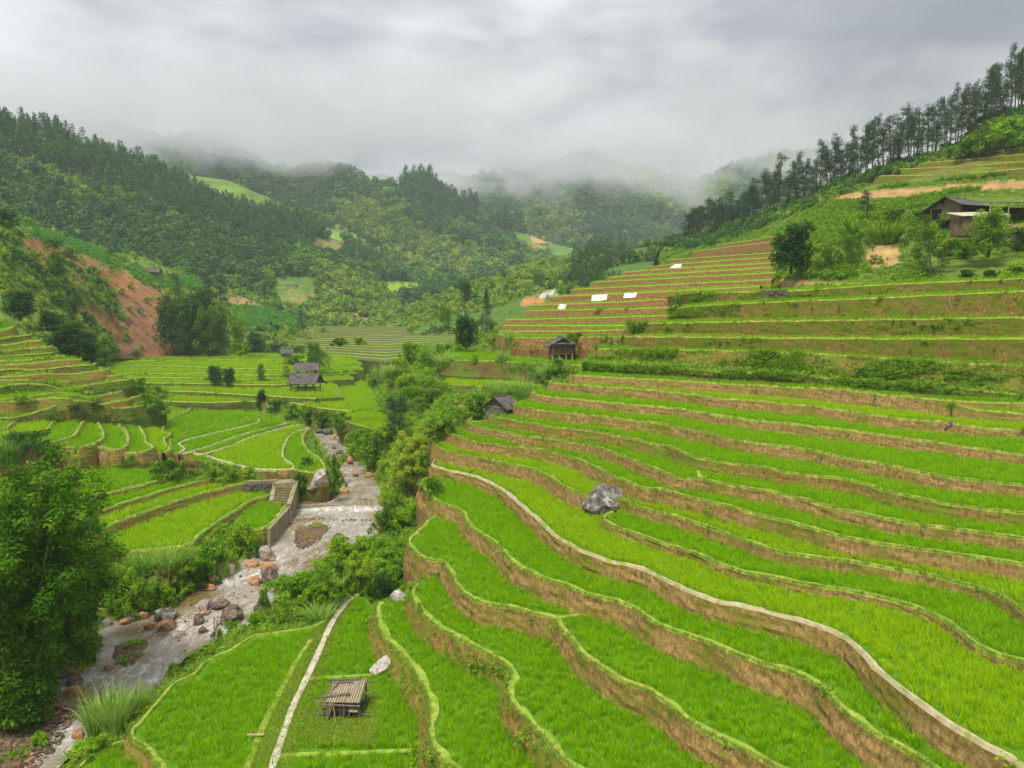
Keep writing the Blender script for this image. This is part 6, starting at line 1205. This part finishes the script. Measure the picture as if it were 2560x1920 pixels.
def put(r, P, sc, rz, label, cat, group=None, sxy=None):
    def cpy(o, par):
        c = o.copy(); COL.objects.link(c); c.parent = par
        for ch in o.children: cpy(ch, c)
        return c
    c = cpy(r, None); c.location = P; c.rotation_euler = (0, 0, rz); c.scale = (sxy or sc, sxy or sc, sc); return tag(c, label, cat, group)
def tree(kind, u, v, hpx, label, D=None, S=None, wpx=None, group=None, name=None, nv=2):
    P = PD(u, v, D) if D else (hitS(S, u, v) if S else hit(u, v)); k = (kind, int(rng.integers(0, nv)))
    nm = name or {'pine': 'pine_tree', 'conifer': 'conifer_tree', 'bamboo': 'bamboo_clump', 'umbrella': 'pine_tree'}.get(kind, 'broadleaf_tree')
    if k not in PROTO: PROTO[k] = mk_tree(nm, kind, 11 + 7 * len(PROTO))
    H = hpx * mpp(P) / .985; nat = {'round': 8.6, 'dark': 9.0, 'airy': 8.2, 'yellow': 8.9}.get(kind, 10.); wid = {'round': 9., 'dark': 7.8, 'airy': 10, 'yellow': 8.5, 'pine': 4.6, 'conifer': 4.2, 'umbrella': 6., 'bamboo': 8.}[kind]
    sc = H / nat; sx = wpx * mpp(P) / wid if wpx else None; o = put(PROTO[k], P, sc, rng.random() * 6.28, label, 'bamboo' if kind == 'bamboo' else 'tree', group, sx); o.name = nm; return o
# bushes and grass clumps share a few meshes of about one metre radius
def bush_mesh(kind, seed):
    global rng; keep = rng; rng = np.random.default_rng(seed); m = MB()
    C = np.column_stack([rng.normal(size=(44, 2)) * .45, .08 + 1.05 * rng.random(44)]); C[:, :2] *= (1.25 - .5 * C[:, 2:])
    for q in C[:6]: m.tube([[0, 0, -.2], q * .6, q], [.04, .03, .015], 4, 1)
    if kind == 'grass': m = MB(); blades(m, 380, .55, 1.7, .055, 0, .75, 4, .8); mats = ['elephant_leaf']
    elif kind == 'cane': m = MB(); blades(m, 260, .5, 1.7, .075, 0, .8, 4, .95); mats = ['leaf_mid']
    elif kind == 'wild': blades(m, 120, .7, 1.3, .04, 0, .7, 4, .7); leaves(m, C, .15, 1200, 0, .2, .4, 2.4); mats = ['leaf_bright', 'bark']
    else: leaves(m, C, .125, 3200, 0, .19, .3, 2.1); mats = [{'mid': 'leaf_mid', 'bright': 'leaf_bright', 'dark': 'leaf_dark', 'yellow': 'leaf_yellow', 'dry': 'leaf_dry'}[kind], 'bark']
    me = m.mesh(kind + '_bush', mats); rng = keep; return me
BM = {}
def bush(kind, u, v, wpx, hpx, label, group=None, D=None, S=None, P=None, cat=None):
    P = P if P is not None else (PD(u, v, D) if D else (hitS(S, u, v) if S else hit(u, v))); k = (kind, int(rng.integers(0, 3)))
    if k not in BM: BM[k] = bush_mesh(kind, 300 + len(BM))
    g = kind in ('grass', 'cane'); o = bpy.data.objects.new('grass_clump' if kind == 'grass' else 'cane_clump' if kind == 'cane' else 'bush', BM[k]); COL.objects.link(o)
    s = mpp(P); W = wpx * s / 2.1; H = hpx * s / 1.35; o.location = P - np.array([0, 0, .1]); o.scale = (W, W, H); o.rotation_euler = (0, 0, rng.random() * 6.28); tag(o, label, cat or ('tall grass' if g else 'bush'), group); return o
# --- the thicket in the left foreground
for u, v, h, w, lb in ((60, 1770, 720, 400, 'huge bushy bamboo thicket filling the left foreground beside the stream'), (-110, 1700, 560, 400, 'second bamboo thicket cut by the left edge of the picture'), (190, 1640, 400, 230, 'bamboo clump on the river side of the huge thicket')):
    P = PH(u, v, 25.2); k = ('bamboo', u)
    r = bpy.data.objects.new('bamboo_clump', None); tm, cm = MB(), MB(); C = []; sp = []; s = mpp(P); H = h * s; Wd = w * s / 2
    for b in range(64 if u == 60 else 34):
        a = rng.random() * 6.28; l = Wd * (.3 + .75 * rng.random()); h_ = H * (.55 + .5 * rng.random()) * (1.12 - .25 * l / Wd); t = np.linspace(0, 1, 9); r0 = .25 * Wd * rng.random(); Q = np.column_stack([math.cos(a) * (r0 + l * t ** 1.6), math.sin(a) * (r0 + l * t ** 1.6), h_ * (t * 1.25 - .33 * t ** 3) - .5]); tm.tube(Q, .06 * (1 - .8 * t) + .01, 5)
        for f in np.r_[.03, .07, np.linspace(.12, 1, 12)]: C.append([np.interp(f, t, Q[:, j]) + .4 * rng.normal() for j in range(3)]); sp.append(.38 + .4 * rng.random())
    leaves(cm, np.array(C), .33, 78000 if u == 60 else 34000, 0, np.array(sp), -.05, 3.0)
    for nm, m_, mt in (('stems', tm, 'wood_brown'), ('foliage', cm, 'leaf_bamboo' if u != -110 else 'leaf_dark')): o = m_.build(nm, [mt], r)
    COL.objects.link(r); r.location = P; tag(r, lb, 'bamboo')
# --- centre and river
tree('pine', 982, 1106, 118, 'thin dark tree left of its twin on the right river bank', wpx=66, name='sapling_tree'); tree('pine', 1005, 1106, 122, 'thin dark tree right of its twin on the right river bank', wpx=60, name='sapling_tree')
tree('round', 931, 1172, 92, 'feathery green tree at the right river bend above the weir', wpx=100); tree('yellow', 1042, 1190, 110, 'bright yellow green tree above the right bank, upper one of three', wpx=105); tree('yellow', 1018, 1246, 120, 'bright yellow green tree beside the weir, middle one of three', wpx=110)
tree('yellow', 958, 1290, 62, 'small pale tree at the weir, lowest of three yellow green trees', wpx=48); tree('yellow', 1085, 1112, 70, 'bushy green tree below the small plank barn', wpx=100); tree('airy', 1152, 1062, 46, 'dark bushy tree left of the small plank barn', wpx=60)
tree('dark', 1163, 880, 88, 'dark round tree on the bank between the striped fields and the hut paddy', D=150, wpx=72); tree('conifer', 1216, 826, 100, 'narrow dark conifer at the foot of the brown terraces', D=165, wpx=36); tree('umbrella', 1169, 818, 112, 'tall pine with a bare reddish trunk and flat crown beyond the striped fields', D=195, wpx=48)
tree('round', 1112, 812, 40, 'round dark tree behind the striped fields left of the tall flat crowned pine', D=225, wpx=44)
tree('dark', 540, 962, 46, 'spreading dark tree in the middle of the valley paddies', wpx=56); tree('dark', 572, 962, 40, 'lower right part of the pair of dark trees in the valley paddies', wpx=44); tree('round', 653, 957, 44, 'slim sapling between the dark pair and the two open sheds', wpx=26); tree('dark', 655, 1022, 46, 'dark slender tree at the edge of the fan fields', wpx=30)
tree('round', 786, 932, 70, 'tall green tree behind the two open sheds', wpx=54); tree('airy', 812, 928, 54, 'pale green tree right of the tall one behind the open sheds', wpx=40); tree('yellow', 719, 946, 36, 'yellow flowering bushy tree left of the open sheds', wpx=42)
# --- left hill
tree('dark', 170, 905, 95, 'dark tree at the right end of the stepped left slope, left of its neighbour', D=140, wpx=110); tree('dark', 215, 915, 84, 'dark tree with a pale dead branch right of the stepped left slope', D=140, wpx=80); tree('round', 262, 915, 70, 'green tree at the foot of the landslide', D=150, wpx=60)
tree('round', 150, 690, 66, 'round lone tree on the slope above the landslide', S='landslide_hill', wpx=54); tree('dark', 15, 560, 40, 'dark tree at the left edge on the crest of the near hill', S='landslide_hill', wpx=60)
tree('dark', 55, 800, 70, 'dark tree above the stepped left slope near the left edge', D=150, wpx=90); tree('dark', 130, 840, 60, 'dark tree in the wood just above the stepped left slope', D=160, wpx=80)
for i, (u, v, h, w, k) in enumerate(((430, 880, 120, 95, 'dark'), (475, 888, 140, 105, 'dark'), (520, 890, 105, 90, 'round'), (555, 888, 140, 80, 'bamboo'), (598, 884, 115, 78, 'bamboo'), (500, 850, 120, 100, 'dark'), (635, 880, 48, 60, 'dark'))):
    tree(k, u, v, h, ['leftmost big dark tree of the grove right of the landslide', 'largest dark tree of the grove right of the landslide', 'green tree in front of the grove right of the landslide', 'tall arching bamboo in the grove right of the landslide', 'bamboo at the right end of the grove beside the landslide', 'dark tree at the back of the grove right of the landslide', 'low dark tree between the grove and the valley fields'][i], D=232 if v > 860 else 245, wpx=w, group='grove right of the landslide')
for u, v, h, w, lb in ((447, 765, 78, 54, 'single pine above the grove, left one'), (520, 758, 82, 62, 'broad pine above the grove, middle one'), (552, 752, 70, 50, 'pine above the grove, right one'), (662, 766, 60, 40, 'pine on the brown field edge left of the garden terraces'), (755, 820, 52, 34, 'slim tree at the right end of the maize field')): tree('pine', u, v, h, lb, S='landslide_hill', wpx=w)
# --- right ridge: a skyline of pines
base = np.array([(1722, 606, 292), (1760, 598, 282), (1839, 592, 262), (1928, 545, 240), (2006, 512, 222), (2087, 482, 206), (2181, 446, 200), (2295, 408, 195), (2392, 384, 194), (2440, 350, 192), (2474, 312, 190), (2560, 285, 185), (2700, 220, 180)], float)
hp = np.array([(1722, 82), (1839, 98), (1928, 122), (2087, 120), (2181, 128), (2295, 130), (2392, 142), (2474, 120), (2560, 175), (2700, 190)], float); n = 0; cnt = {}; OW = 'first second third fourth fifth sixth seventh eighth ninth tenth eleventh twelfth thirteenth fourteenth fifteenth sixteenth seventeenth eighteenth nineteenth twentieth'.split(); OW += ['twenty-' + w for w in OW[:9]] + ['thirtieth'] + ['thirty-' + w for w in OW[:9]] + ['fortieth'] + ['forty-' + w for w in OW[:9]]
for u in list(np.cumsum(np.r_[1722, 5 + 9 * rng.random(130)])):
    if u > 2680: break
    row = n % 3; v = np.interp(u, base[:, 0], base[:, 1]) + (4, -3, -10)[row]; D = np.interp(u, base[:, 0], base[:, 2]) + (-4, 3, 9)[row]; h = np.interp(u, hp[:, 0], hp[:, 1]) * (.66 + .48 * rng.random())
    where = 'at the left end of the ridge' if u < 1840 else 'on the lower part of the ridge' if u < 2010 else 'on the middle of the ridge' if u < 2200 else 'on the ridge above the terraces' if u < 2400 else 'in the top right corner'
    cnt[where] = cnt.get(where, 0) + 1
    tree('pine', u, v, h, OW[cnt[where] - 1] + ' slender dark pine from the left ' + where, D=D, wpx=46 + 26 * rng.random(), group='pines along the right hand ridge ' + where, nv=7); n += 1
tree('dark', 1985, 680, 112, 'rounded dark tree standing alone on the brown terraces right of the sheets', D=117, wpx=120); tree('airy', 2120, 684, 100, 'wide airy orchard tree in the middle of the bank', D=113, wpx=118); tree('airy', 2063, 680, 62, 'small airy orchard tree left of the wide one', D=113, wpx=60)
tree('airy', 2190, 682, 40, 'small bare twigged orchard tree right of the wide one', D=112, wpx=46); tree('airy', 2320, 694, 134, 'largest orchard tree below the farmhouse', D=103, wpx=140); tree('round', 2468, 640, 100, 'dense green tree right in front of the low shed', D=100, wpx=135); tree('pine', 2156, 556, 76, 'small pine on the grass slope left of the farmhouse', S='right_hill', wpx=66)
tree('round', 1668, 616, 24, 'tiny dark tree on the skyline left of the pine row', D=300, wpx=22)
# --- bushes and clumps: kind, u, v, w, h, label
BL_ = 'bushes along the left river bank'; BR_ = 'bushes along the right river bank'
for kind, u, v, w, h, lb, g in [
 ('mid', 345, 1540, 110, 95, 'dense green bush at the water edge right of the big thicket', BL_), ('bright', 300, 1500, 100, 100, 'light green bush behind the water edge bush next to the big thicket', BL_), ('mid', 400, 1520, 90, 80, 'green bush above the largest river boulder', BL_), ('dry', 412, 1468, 62, 56, 'reddish brown bush in the middle of the left bank', BL_),
 ('mid', 450, 1490, 90, 80, 'green bush right of the reddish brown one', BL_), ('dark', 500, 1470, 80, 74, 'dark bush above the two orange boulders', BL_), ('bright', 530, 1430, 100, 90, 'large light green bush on the left bank', BL_), ('grass', 430, 1430, 90, 70, 'tall grass along the top of the left bank', BL_), ('grass', 370, 1440, 80, 66, 'tall grass left of the other clump on the left bank', BL_), ('mid', 470, 1425, 70, 60, 'bush between the tall grass and the large light green bush', BL_),
 ('yellow', 612, 1388, 95, 92, 'yellow green bush beside the end of the river wall', BL_), ('mid', 590, 1360, 70, 50, 'green bush behind the yellow green one at the river wall', BL_), ('bright', 560, 1350, 70, 46, 'leafy bush at the corner of the big lower paddy', BL_), ('mid', 250, 1420, 90, 80, 'green bush between the thicket and the lower paddy', BL_), ('bright', 215, 1340, 90, 70, 'light bush behind the thicket', BL_), ('mid', 640, 1392, 52, 56, 'dark green bush hanging over the wall end', BL_),
 ('grass', 285, 1838, 96, 124, 'large clump of tall blue green grass beside the stream', 'tall grass at the bottom left'), ('grass', 250, 1850, 90, 120, 'tall grass left of the large clump beside the stream', 'tall grass at the bottom left'), ('grass', 330, 1800, 80, 90, 'tall grass right of the large clump beside the stream', 'tall grass at the bottom left'), ('bright', 215, 1900, 110, 60, 'light green weeds at the bottom below the tall grass', None), ('bright', 100, 1870, 60, 50, 'small green plant on the dark gravel', None), ('mid', 250, 1885, 90, 55, 'green bush at the bottom between tall grass and paddy', None),
 ('bright', 752, 1502, 118, 88, 'large bright bush on the right bank above the paddy', BR_), ('bright', 700, 1488, 60, 52, 'bright bush left of the large one on the right bank', BR_), ('mid', 664, 1530, 42, 66, 'upright bush beside the great dark boulder', BR_), ('mid', 800, 1470, 70, 55, 'bush between the channel wall and the large bright bush', BR_), ('bright', 850, 1412, 96, 80, 'bright bush at the water edge below the gravel island', BR_), ('yellow', 890, 1440, 90, 70, 'yellow green bush above the channel wall', BR_), ('bright', 905, 1395, 80, 62, 'leafy bush on the slope below the lowest terrace tip', BR_),
 ('dark', 958, 1500, 74, 84, 'dark bush on the grassy bank beside the white rock', BR_), ('mid', 985, 1440, 80, 52, 'green bush hanging under the curved terrace rim', BR_), ('mid', 925, 1500, 60, 50, 'bush at the top of the footpath', BR_), ('bright', 1010, 1330, 90, 70, 'big leaved bright plant below the weir trees', BR_), ('bright', 1050, 1310, 80, 66, 'big leaved bright plant right of the other near the terrace', BR_), ('mid', 970, 1340, 80, 80, 'dark green bush at the water edge below the weir', BR_), ('mid', 985, 1290, 60, 60, 'bush at the right end of the weir', BR_), ('bright', 940, 1390, 70, 56, 'light bush at the stream edge above the gravel stones', BR_),
 ('mid', 1080, 1240, 70, 56, 'green bush left of the terrace tips', BR_), ('mid', 1065, 1180, 60, 60, 'green bush above the middle yellow green tree', BR_), ('bright', 880, 1150, 60, 44, 'dark bush at the right bank of the upper river', BR_), ('bright', 900, 1110, 70, 44, 'green bush on the right bank above the upper rapids', BR_), ('mid', 862, 1076, 60, 40, 'low bush on the right bank where the river appears', BR_),
 ('mid', 545, 1592, 36, 24, 'small bush behind the leaning planks', BR_), ('bright', 500, 1650, 60, 40, 'light weeds along the rim of the left paddy', BR_), ('mid', 590, 1585, 60, 40, 'bush at the top edge of the left paddy', BR_), ('mid', 440, 1690, 50, 40, 'dark weeds at the waterline beside the left paddy', BR_), ('bright', 640, 1570, 70, 44, 'light bush between the stream and the top of the left paddy', BR_), ('grass', 800, 1560, 80, 60, 'tall grass in the corner between paddy and footpath', BR_), ('mid', 700, 1560, 70, 46, 'bush above the wide left paddy', BR_),
 ('mid', 430, 1196, 90, 54, 'dark bush between the lower fields and the fan fields', 'hedge between the lower fields and the fan fields'), ('dry', 475, 1192, 70, 50, 'brownish bush in the middle of the field hedge', 'hedge between the lower fields and the fan fields'), ('mid', 520, 1196, 80, 46, 'green bush right of the brownish one in the field hedge', 'hedge between the lower fields and the fan fields'), ('mid', 570, 1196, 80, 38, 'low bush in the right part of the field hedge', 'hedge between the lower fields and the fan fields'), ('bright', 625, 1196, 70, 34, 'light bush at the right end of the field hedge', 'hedge between the lower fields and the fan fields'), ('mid', 400, 1188, 70, 40, 'bush at the left end of the field hedge', 'hedge between the lower fields and the fan fields'),
 ('mid', 835, 1200, 50, 70, 'tall bush between the pale boulder and the river', None), ('mid', 770, 1168, 46, 30, 'small bush at the river side edge of the right fan field', None), ('mid', 325, 1165, 60, 34, 'bush in the brown bank below the fan fields', None), ('dark', 60, 1130, 120, 60, 'dark bush below the leftmost fan field', None), ('grass', 20, 1160, 110, 80, 'bluish tall grass at the left edge', None), ('mid', 130, 1150, 90, 50, 'dark bush in the bank at the left', None), ('bright', 150, 1240, 120, 60, 'light green top of the thicket beside the lower fields', None),
 ('mid', 390, 1035, 70, 42, 'bush on the stony corner right of the stepped slope', None), ('mid', 350, 985, 50, 44, 'bush at the foot of the stepped slope', None), ('dark', 232, 1020, 44, 18, 'dark bush between two stepped fields', None), ('dark', 180, 1025, 50, 18, 'dark bush left of the other between stepped fields', None), ('mid', 60, 1005, 50, 18, 'bush on the bank of the stepped slope', None), ('mid', 110, 985, 50, 16, 'low bush on the bank of the stepped slope', None),
 ('dark', 692, 1030, 52, 34, 'round dark bush beside the slender tree at the fan fields', None), ('mid', 735, 1040, 60, 34, 'bush in the hedge along the upper river, left one', 'hedge along the upper river'), ('mid', 775, 1052, 66, 36, 'bush in the hedge along the upper river, second from the left', 'hedge along the upper river'), ('mid', 812, 1060, 70, 38, 'bush in the hedge along the upper river, third from the left', 'hedge along the upper river'), ('mid', 850, 1062, 60, 36, 'bush in the hedge along the upper river, right one', 'hedge along the upper river'),
 ('mid', 598, 884, 60, 28, 'dark hedge bush at the foot of the striped fields, left', 'hedge below the striped fields'), ('dark', 640, 886, 60, 30, 'dark hedge bush at the foot of the striped fields, middle', 'hedge below the striped fields'), ('dark', 690, 886, 60, 30, 'dark hedge bush behind the stilt hut', 'hedge below the striped fields'), ('mid', 745, 888, 60, 28, 'hedge bush right of the stilt hut', 'hedge below the striped fields'), ('mid', 740, 915, 70, 30, 'light bush between the stilt hut and the open sheds', None), ('mid', 850, 862, 50, 20, 'bush in the striped fields, left', None), ('mid', 900, 860, 40, 18, 'bush in the striped fields, right', None),
 ('cane', 1590, 836, 60, 46, 'dark leafy cane clump at the left end of the grassy terrace walls', None), ('grass', 1704, 762, 44, 34, 'feathery grass clump at the tip of the upper spur', None), ('cane', 2205, 606, 105, 56, 'wide clump of dark drooping cane above the orchard', None), ('cane', 2136, 588, 66, 44, 'brighter cane clump left of the wide dark one', None), ('grass', 1277, 866, 36, 40, 'upright bright grass clump left of the granary', None),
 ('mid', 1120, 884, 46, 26, 'low bush left of the dark round tree', None), ('bright', 1146, 886, 60, 34, 'feathery light grass below the dark round tree', None), ('mid', 1240, 866, 50, 24, 'bush on the brown bank behind the hut paddy', None), ('mid', 1440, 872, 60, 44, 'green bush right behind the granary', None), ('mid', 1400, 936, 66, 44, 'pale leaved bush at the tip of the upper rice terraces', None), ('grass', 1365, 948, 50, 34, 'dark upright grass below the granary', None), ('grass', 1330, 945, 56, 44, 'tall grass left of the upright dark clump below the granary', None), ('grass', 1256, 912, 34, 40, 'grass clump on the rim of the hut paddy', None), ('mid', 1187, 908, 22, 24, 'small round bush on the rim of the hut paddy', None),
 ('grass', 1310, 990, 50, 44, 'tall grass behind the small plank barn', None), ('grass', 1270, 985, 44, 36, 'light grass behind the roof of the plank barn', None), ('mid', 1195, 1040, 80, 50, 'green bush in front of the plank barn', None), ('mid', 1120, 1085, 70, 50, 'green bush at the left tips of the middle terraces', None),
 ('bright', 2520, 372, 150, 80, 'big bright bush mass under the pines in the top right corner', None), ('mid', 2440, 385, 100, 56, 'green bush mass left of the bright one in the top right', None), ('bright', 2390, 398, 60, 34, 'small bright bush at the upper end of the pine row', None), ('mid', 2545, 620, 90, 60, 'bush at the right edge below the stone wall', None), ('mid', 2290, 560, 70, 44, 'bush left of the farmhouse wall', None), ('mid', 2330, 548, 50, 30, 'bush close against the farmhouse wall', None), ('mid', 2230, 560, 70, 36, 'leafy bush on the slope above the dark cane', None), ('mid', 2400, 636, 110, 44, 'bushes on the slope between the orchard and the low shed', None), ('bright', 2540, 690, 90, 40, 'light green bush near the right edge above the terraces', None), ('dark', 2320, 686, 50, 22, 'low dark plant under the largest orchard tree', None), ('dark', 2410, 690, 44, 22, 'low dark plant right of the largest orchard tree', None), ('dark', 2474, 690, 40, 22, 'round dark plant on the lower right slope', None)]:
    far = u > 2200 and v < 720
    if far or (u > 2100 and v < 640): bush(kind, u, v, w, h, lb, g, S='right_hill')
    else: bush(kind, u, v, w, h, lb, g)
for u, v, w, h, lb in ((795, 1318, 30, 9, 'green weeds on the upper end of the gravel island below the weir'), (770, 1345, 26, 9, 'small green weeds on the gravel island below the weir'), (330, 1612, 60, 16, 'green weeds on the gravel island in the near rapids'), (310, 1650, 40, 12, 'low weeds at the lower end of the near gravel island'), (40, 1890, 60, 22, 'green weeds on the gravel in the bottom left corner'), (800, 1240, 60, 14, 'yellow green grass on the spit above the weir'), (835, 1232, 40, 10, 'grass at the tip of the spit above the weir')): bush('wild', u, v, w, h, lb, P=PH(u, v, wh(v) - .1))
for i, (u, v, D_) in enumerate(((1952, 735, 124), (1950, 712, 130), (1955, 690, 138), (1950, 668, 146), (1955, 645, 155), (1958, 620, 168), (1960, 600, 178), (1790, 770, 122), (1830, 765, 120))): bush('mid', u, v, 46, 34, 'green bush closing the right end of the brown terraces, %s' % ['lowest', 'second from the bottom', 'third from the bottom', 'middle', 'third from the top', 'second from the top', 'topmost', 'left one by the stone patch', 'right one by the stone patch'][i], 'bushes at the end of the brown terraces', D=D_)
for u, v, w, h, lb in ((750, 1222, 44, 46, 'green bush left of the pale boulder above the stairs'), (840, 1222, 44, 50, 'green bush right of the pale boulder above the stairs'), (775, 1196, 50, 20, 'weeds on the field edge behind the pale boulder')): bush('mid', u, v, w, h, lb, P=PH(u, v, 22.5))
bush('wild', 2376, 1022, 34, 22, 'small bush where two terrace rims meet at the right', P=PD(2376, 1020, 73.5))
# elephant grass on the mound and along the centre bank
GR = [([(700, 1000), (720, 960), (800, 930), (900, 925), (1060, 940), (1110, 985), (1090, 1030), (1000, 1050), (950, 1010), (880, 1030), (800, 1015)], 92, (50, 38), 'pale feathery elephant grass on the big mound right of the river', 'elephant grass on the mound', ('grass', 'wild', 'bright', 'grass', 'yellow', 'mid')),
      ([(960, 915), (1000, 880), (1060, 885), (1150, 905), (1140, 925), (1040, 930)], 20, (56, 42), 'bright elephant grass on the bank left of the hut paddy', 'elephant grass on the upper bank', ('grass', 'wild', 'bright')),
      ([(1170, 925), (1250, 915), (1400, 925), (1380, 955), (1240, 950)], 14, (40, 30), 'bright weeds on the brown bank below the hut paddy', 'weeds below the hut paddy', ('wild', 'grass')),
      ([(1180, 985), (1320, 975), (1340, 1000), (1200, 1010)], 10, (40, 30), 'green weeds on the brown bank behind the plank barn', 'weeds behind the barn', ('wild', 'grass')),
      ([(900, 1080), (1010, 1060), (1120, 1110), (1090, 1180), (1060, 1260), (990, 1200), (960, 1120)], 32, (56, 28), 'tangled green shrub on the steep bank between the river and the terraces', 'shrubs on the steep bank', ('mid', 'wild', 'bright', 'yellow')),
      ([(880, 1390), (960, 1360), (1060, 1340), (1080, 1290), (1060, 1360), (1010, 1420), (1040, 1450), (990, 1480), (900, 1480), (820, 1500), (760, 1520), (800, 1440)], 30, (58, 40), 'light green shrub on the right bank below the terrace tips', 'shrubs below the terrace tips', ('bright', 'wild', 'mid'))]
for poly, n, (w, h), lb, g, kinds in GR:
    q = np.array(poly); k = 0
    while k < n:
        u = rng.uniform(q[:, 0].min(), q[:, 0].max()); v = rng.uniform(q[:, 1].min(), q[:, 1].max())
        if not inpoly(u, v, poly): continue
        P = hit(u, v); i_ = int(np.clip((P[0] - GX0) / GS, 0, NX - 1)); j_ = int(np.clip((P[1] - GY0) / GS, 0, NY - 1)); k += 1
        if PID[j_, i_] >= 0 or WAT[j_, i_]: continue
        a_, b_ = (u - q[:, 0].min()) / np.ptp(q[:, 0]), (v - q[:, 1].min()) / np.ptp(q[:, 1]); zn_ = ('upper ' if b_ < .5 else 'lower ') + ('left' if a_ < .33 else 'middle' if a_ < .67 else 'right')
        bush(kinds[k % len(kinds)], u, v, w * (.7 + .6 * rng.random()), h * (.7 + .7 * rng.random()), ' '.join(lb.split()[:11]) + ', ' + zn_ + ' part', g, P=P)
for u, v, w, h, lb in ((398, 1000, 60, 40, 'bush at the right end of the stepped slope above the stony corner'), (372, 1020, 60, 40, 'bush on the corner between the stepped slope and the fan fields'), (420, 888, 50, 36, 'low bush between the landslide foot and the grove'), (480, 892, 60, 30, 'low bush in front of the grove, left'), (540, 893, 60, 30, 'low bush in front of the grove, right')): bush('mid', u, v, w, h, lb)
# leafy stuff on the orchard bank rim and by the far hedge
print('trees ok', len(bpy.data.objects))
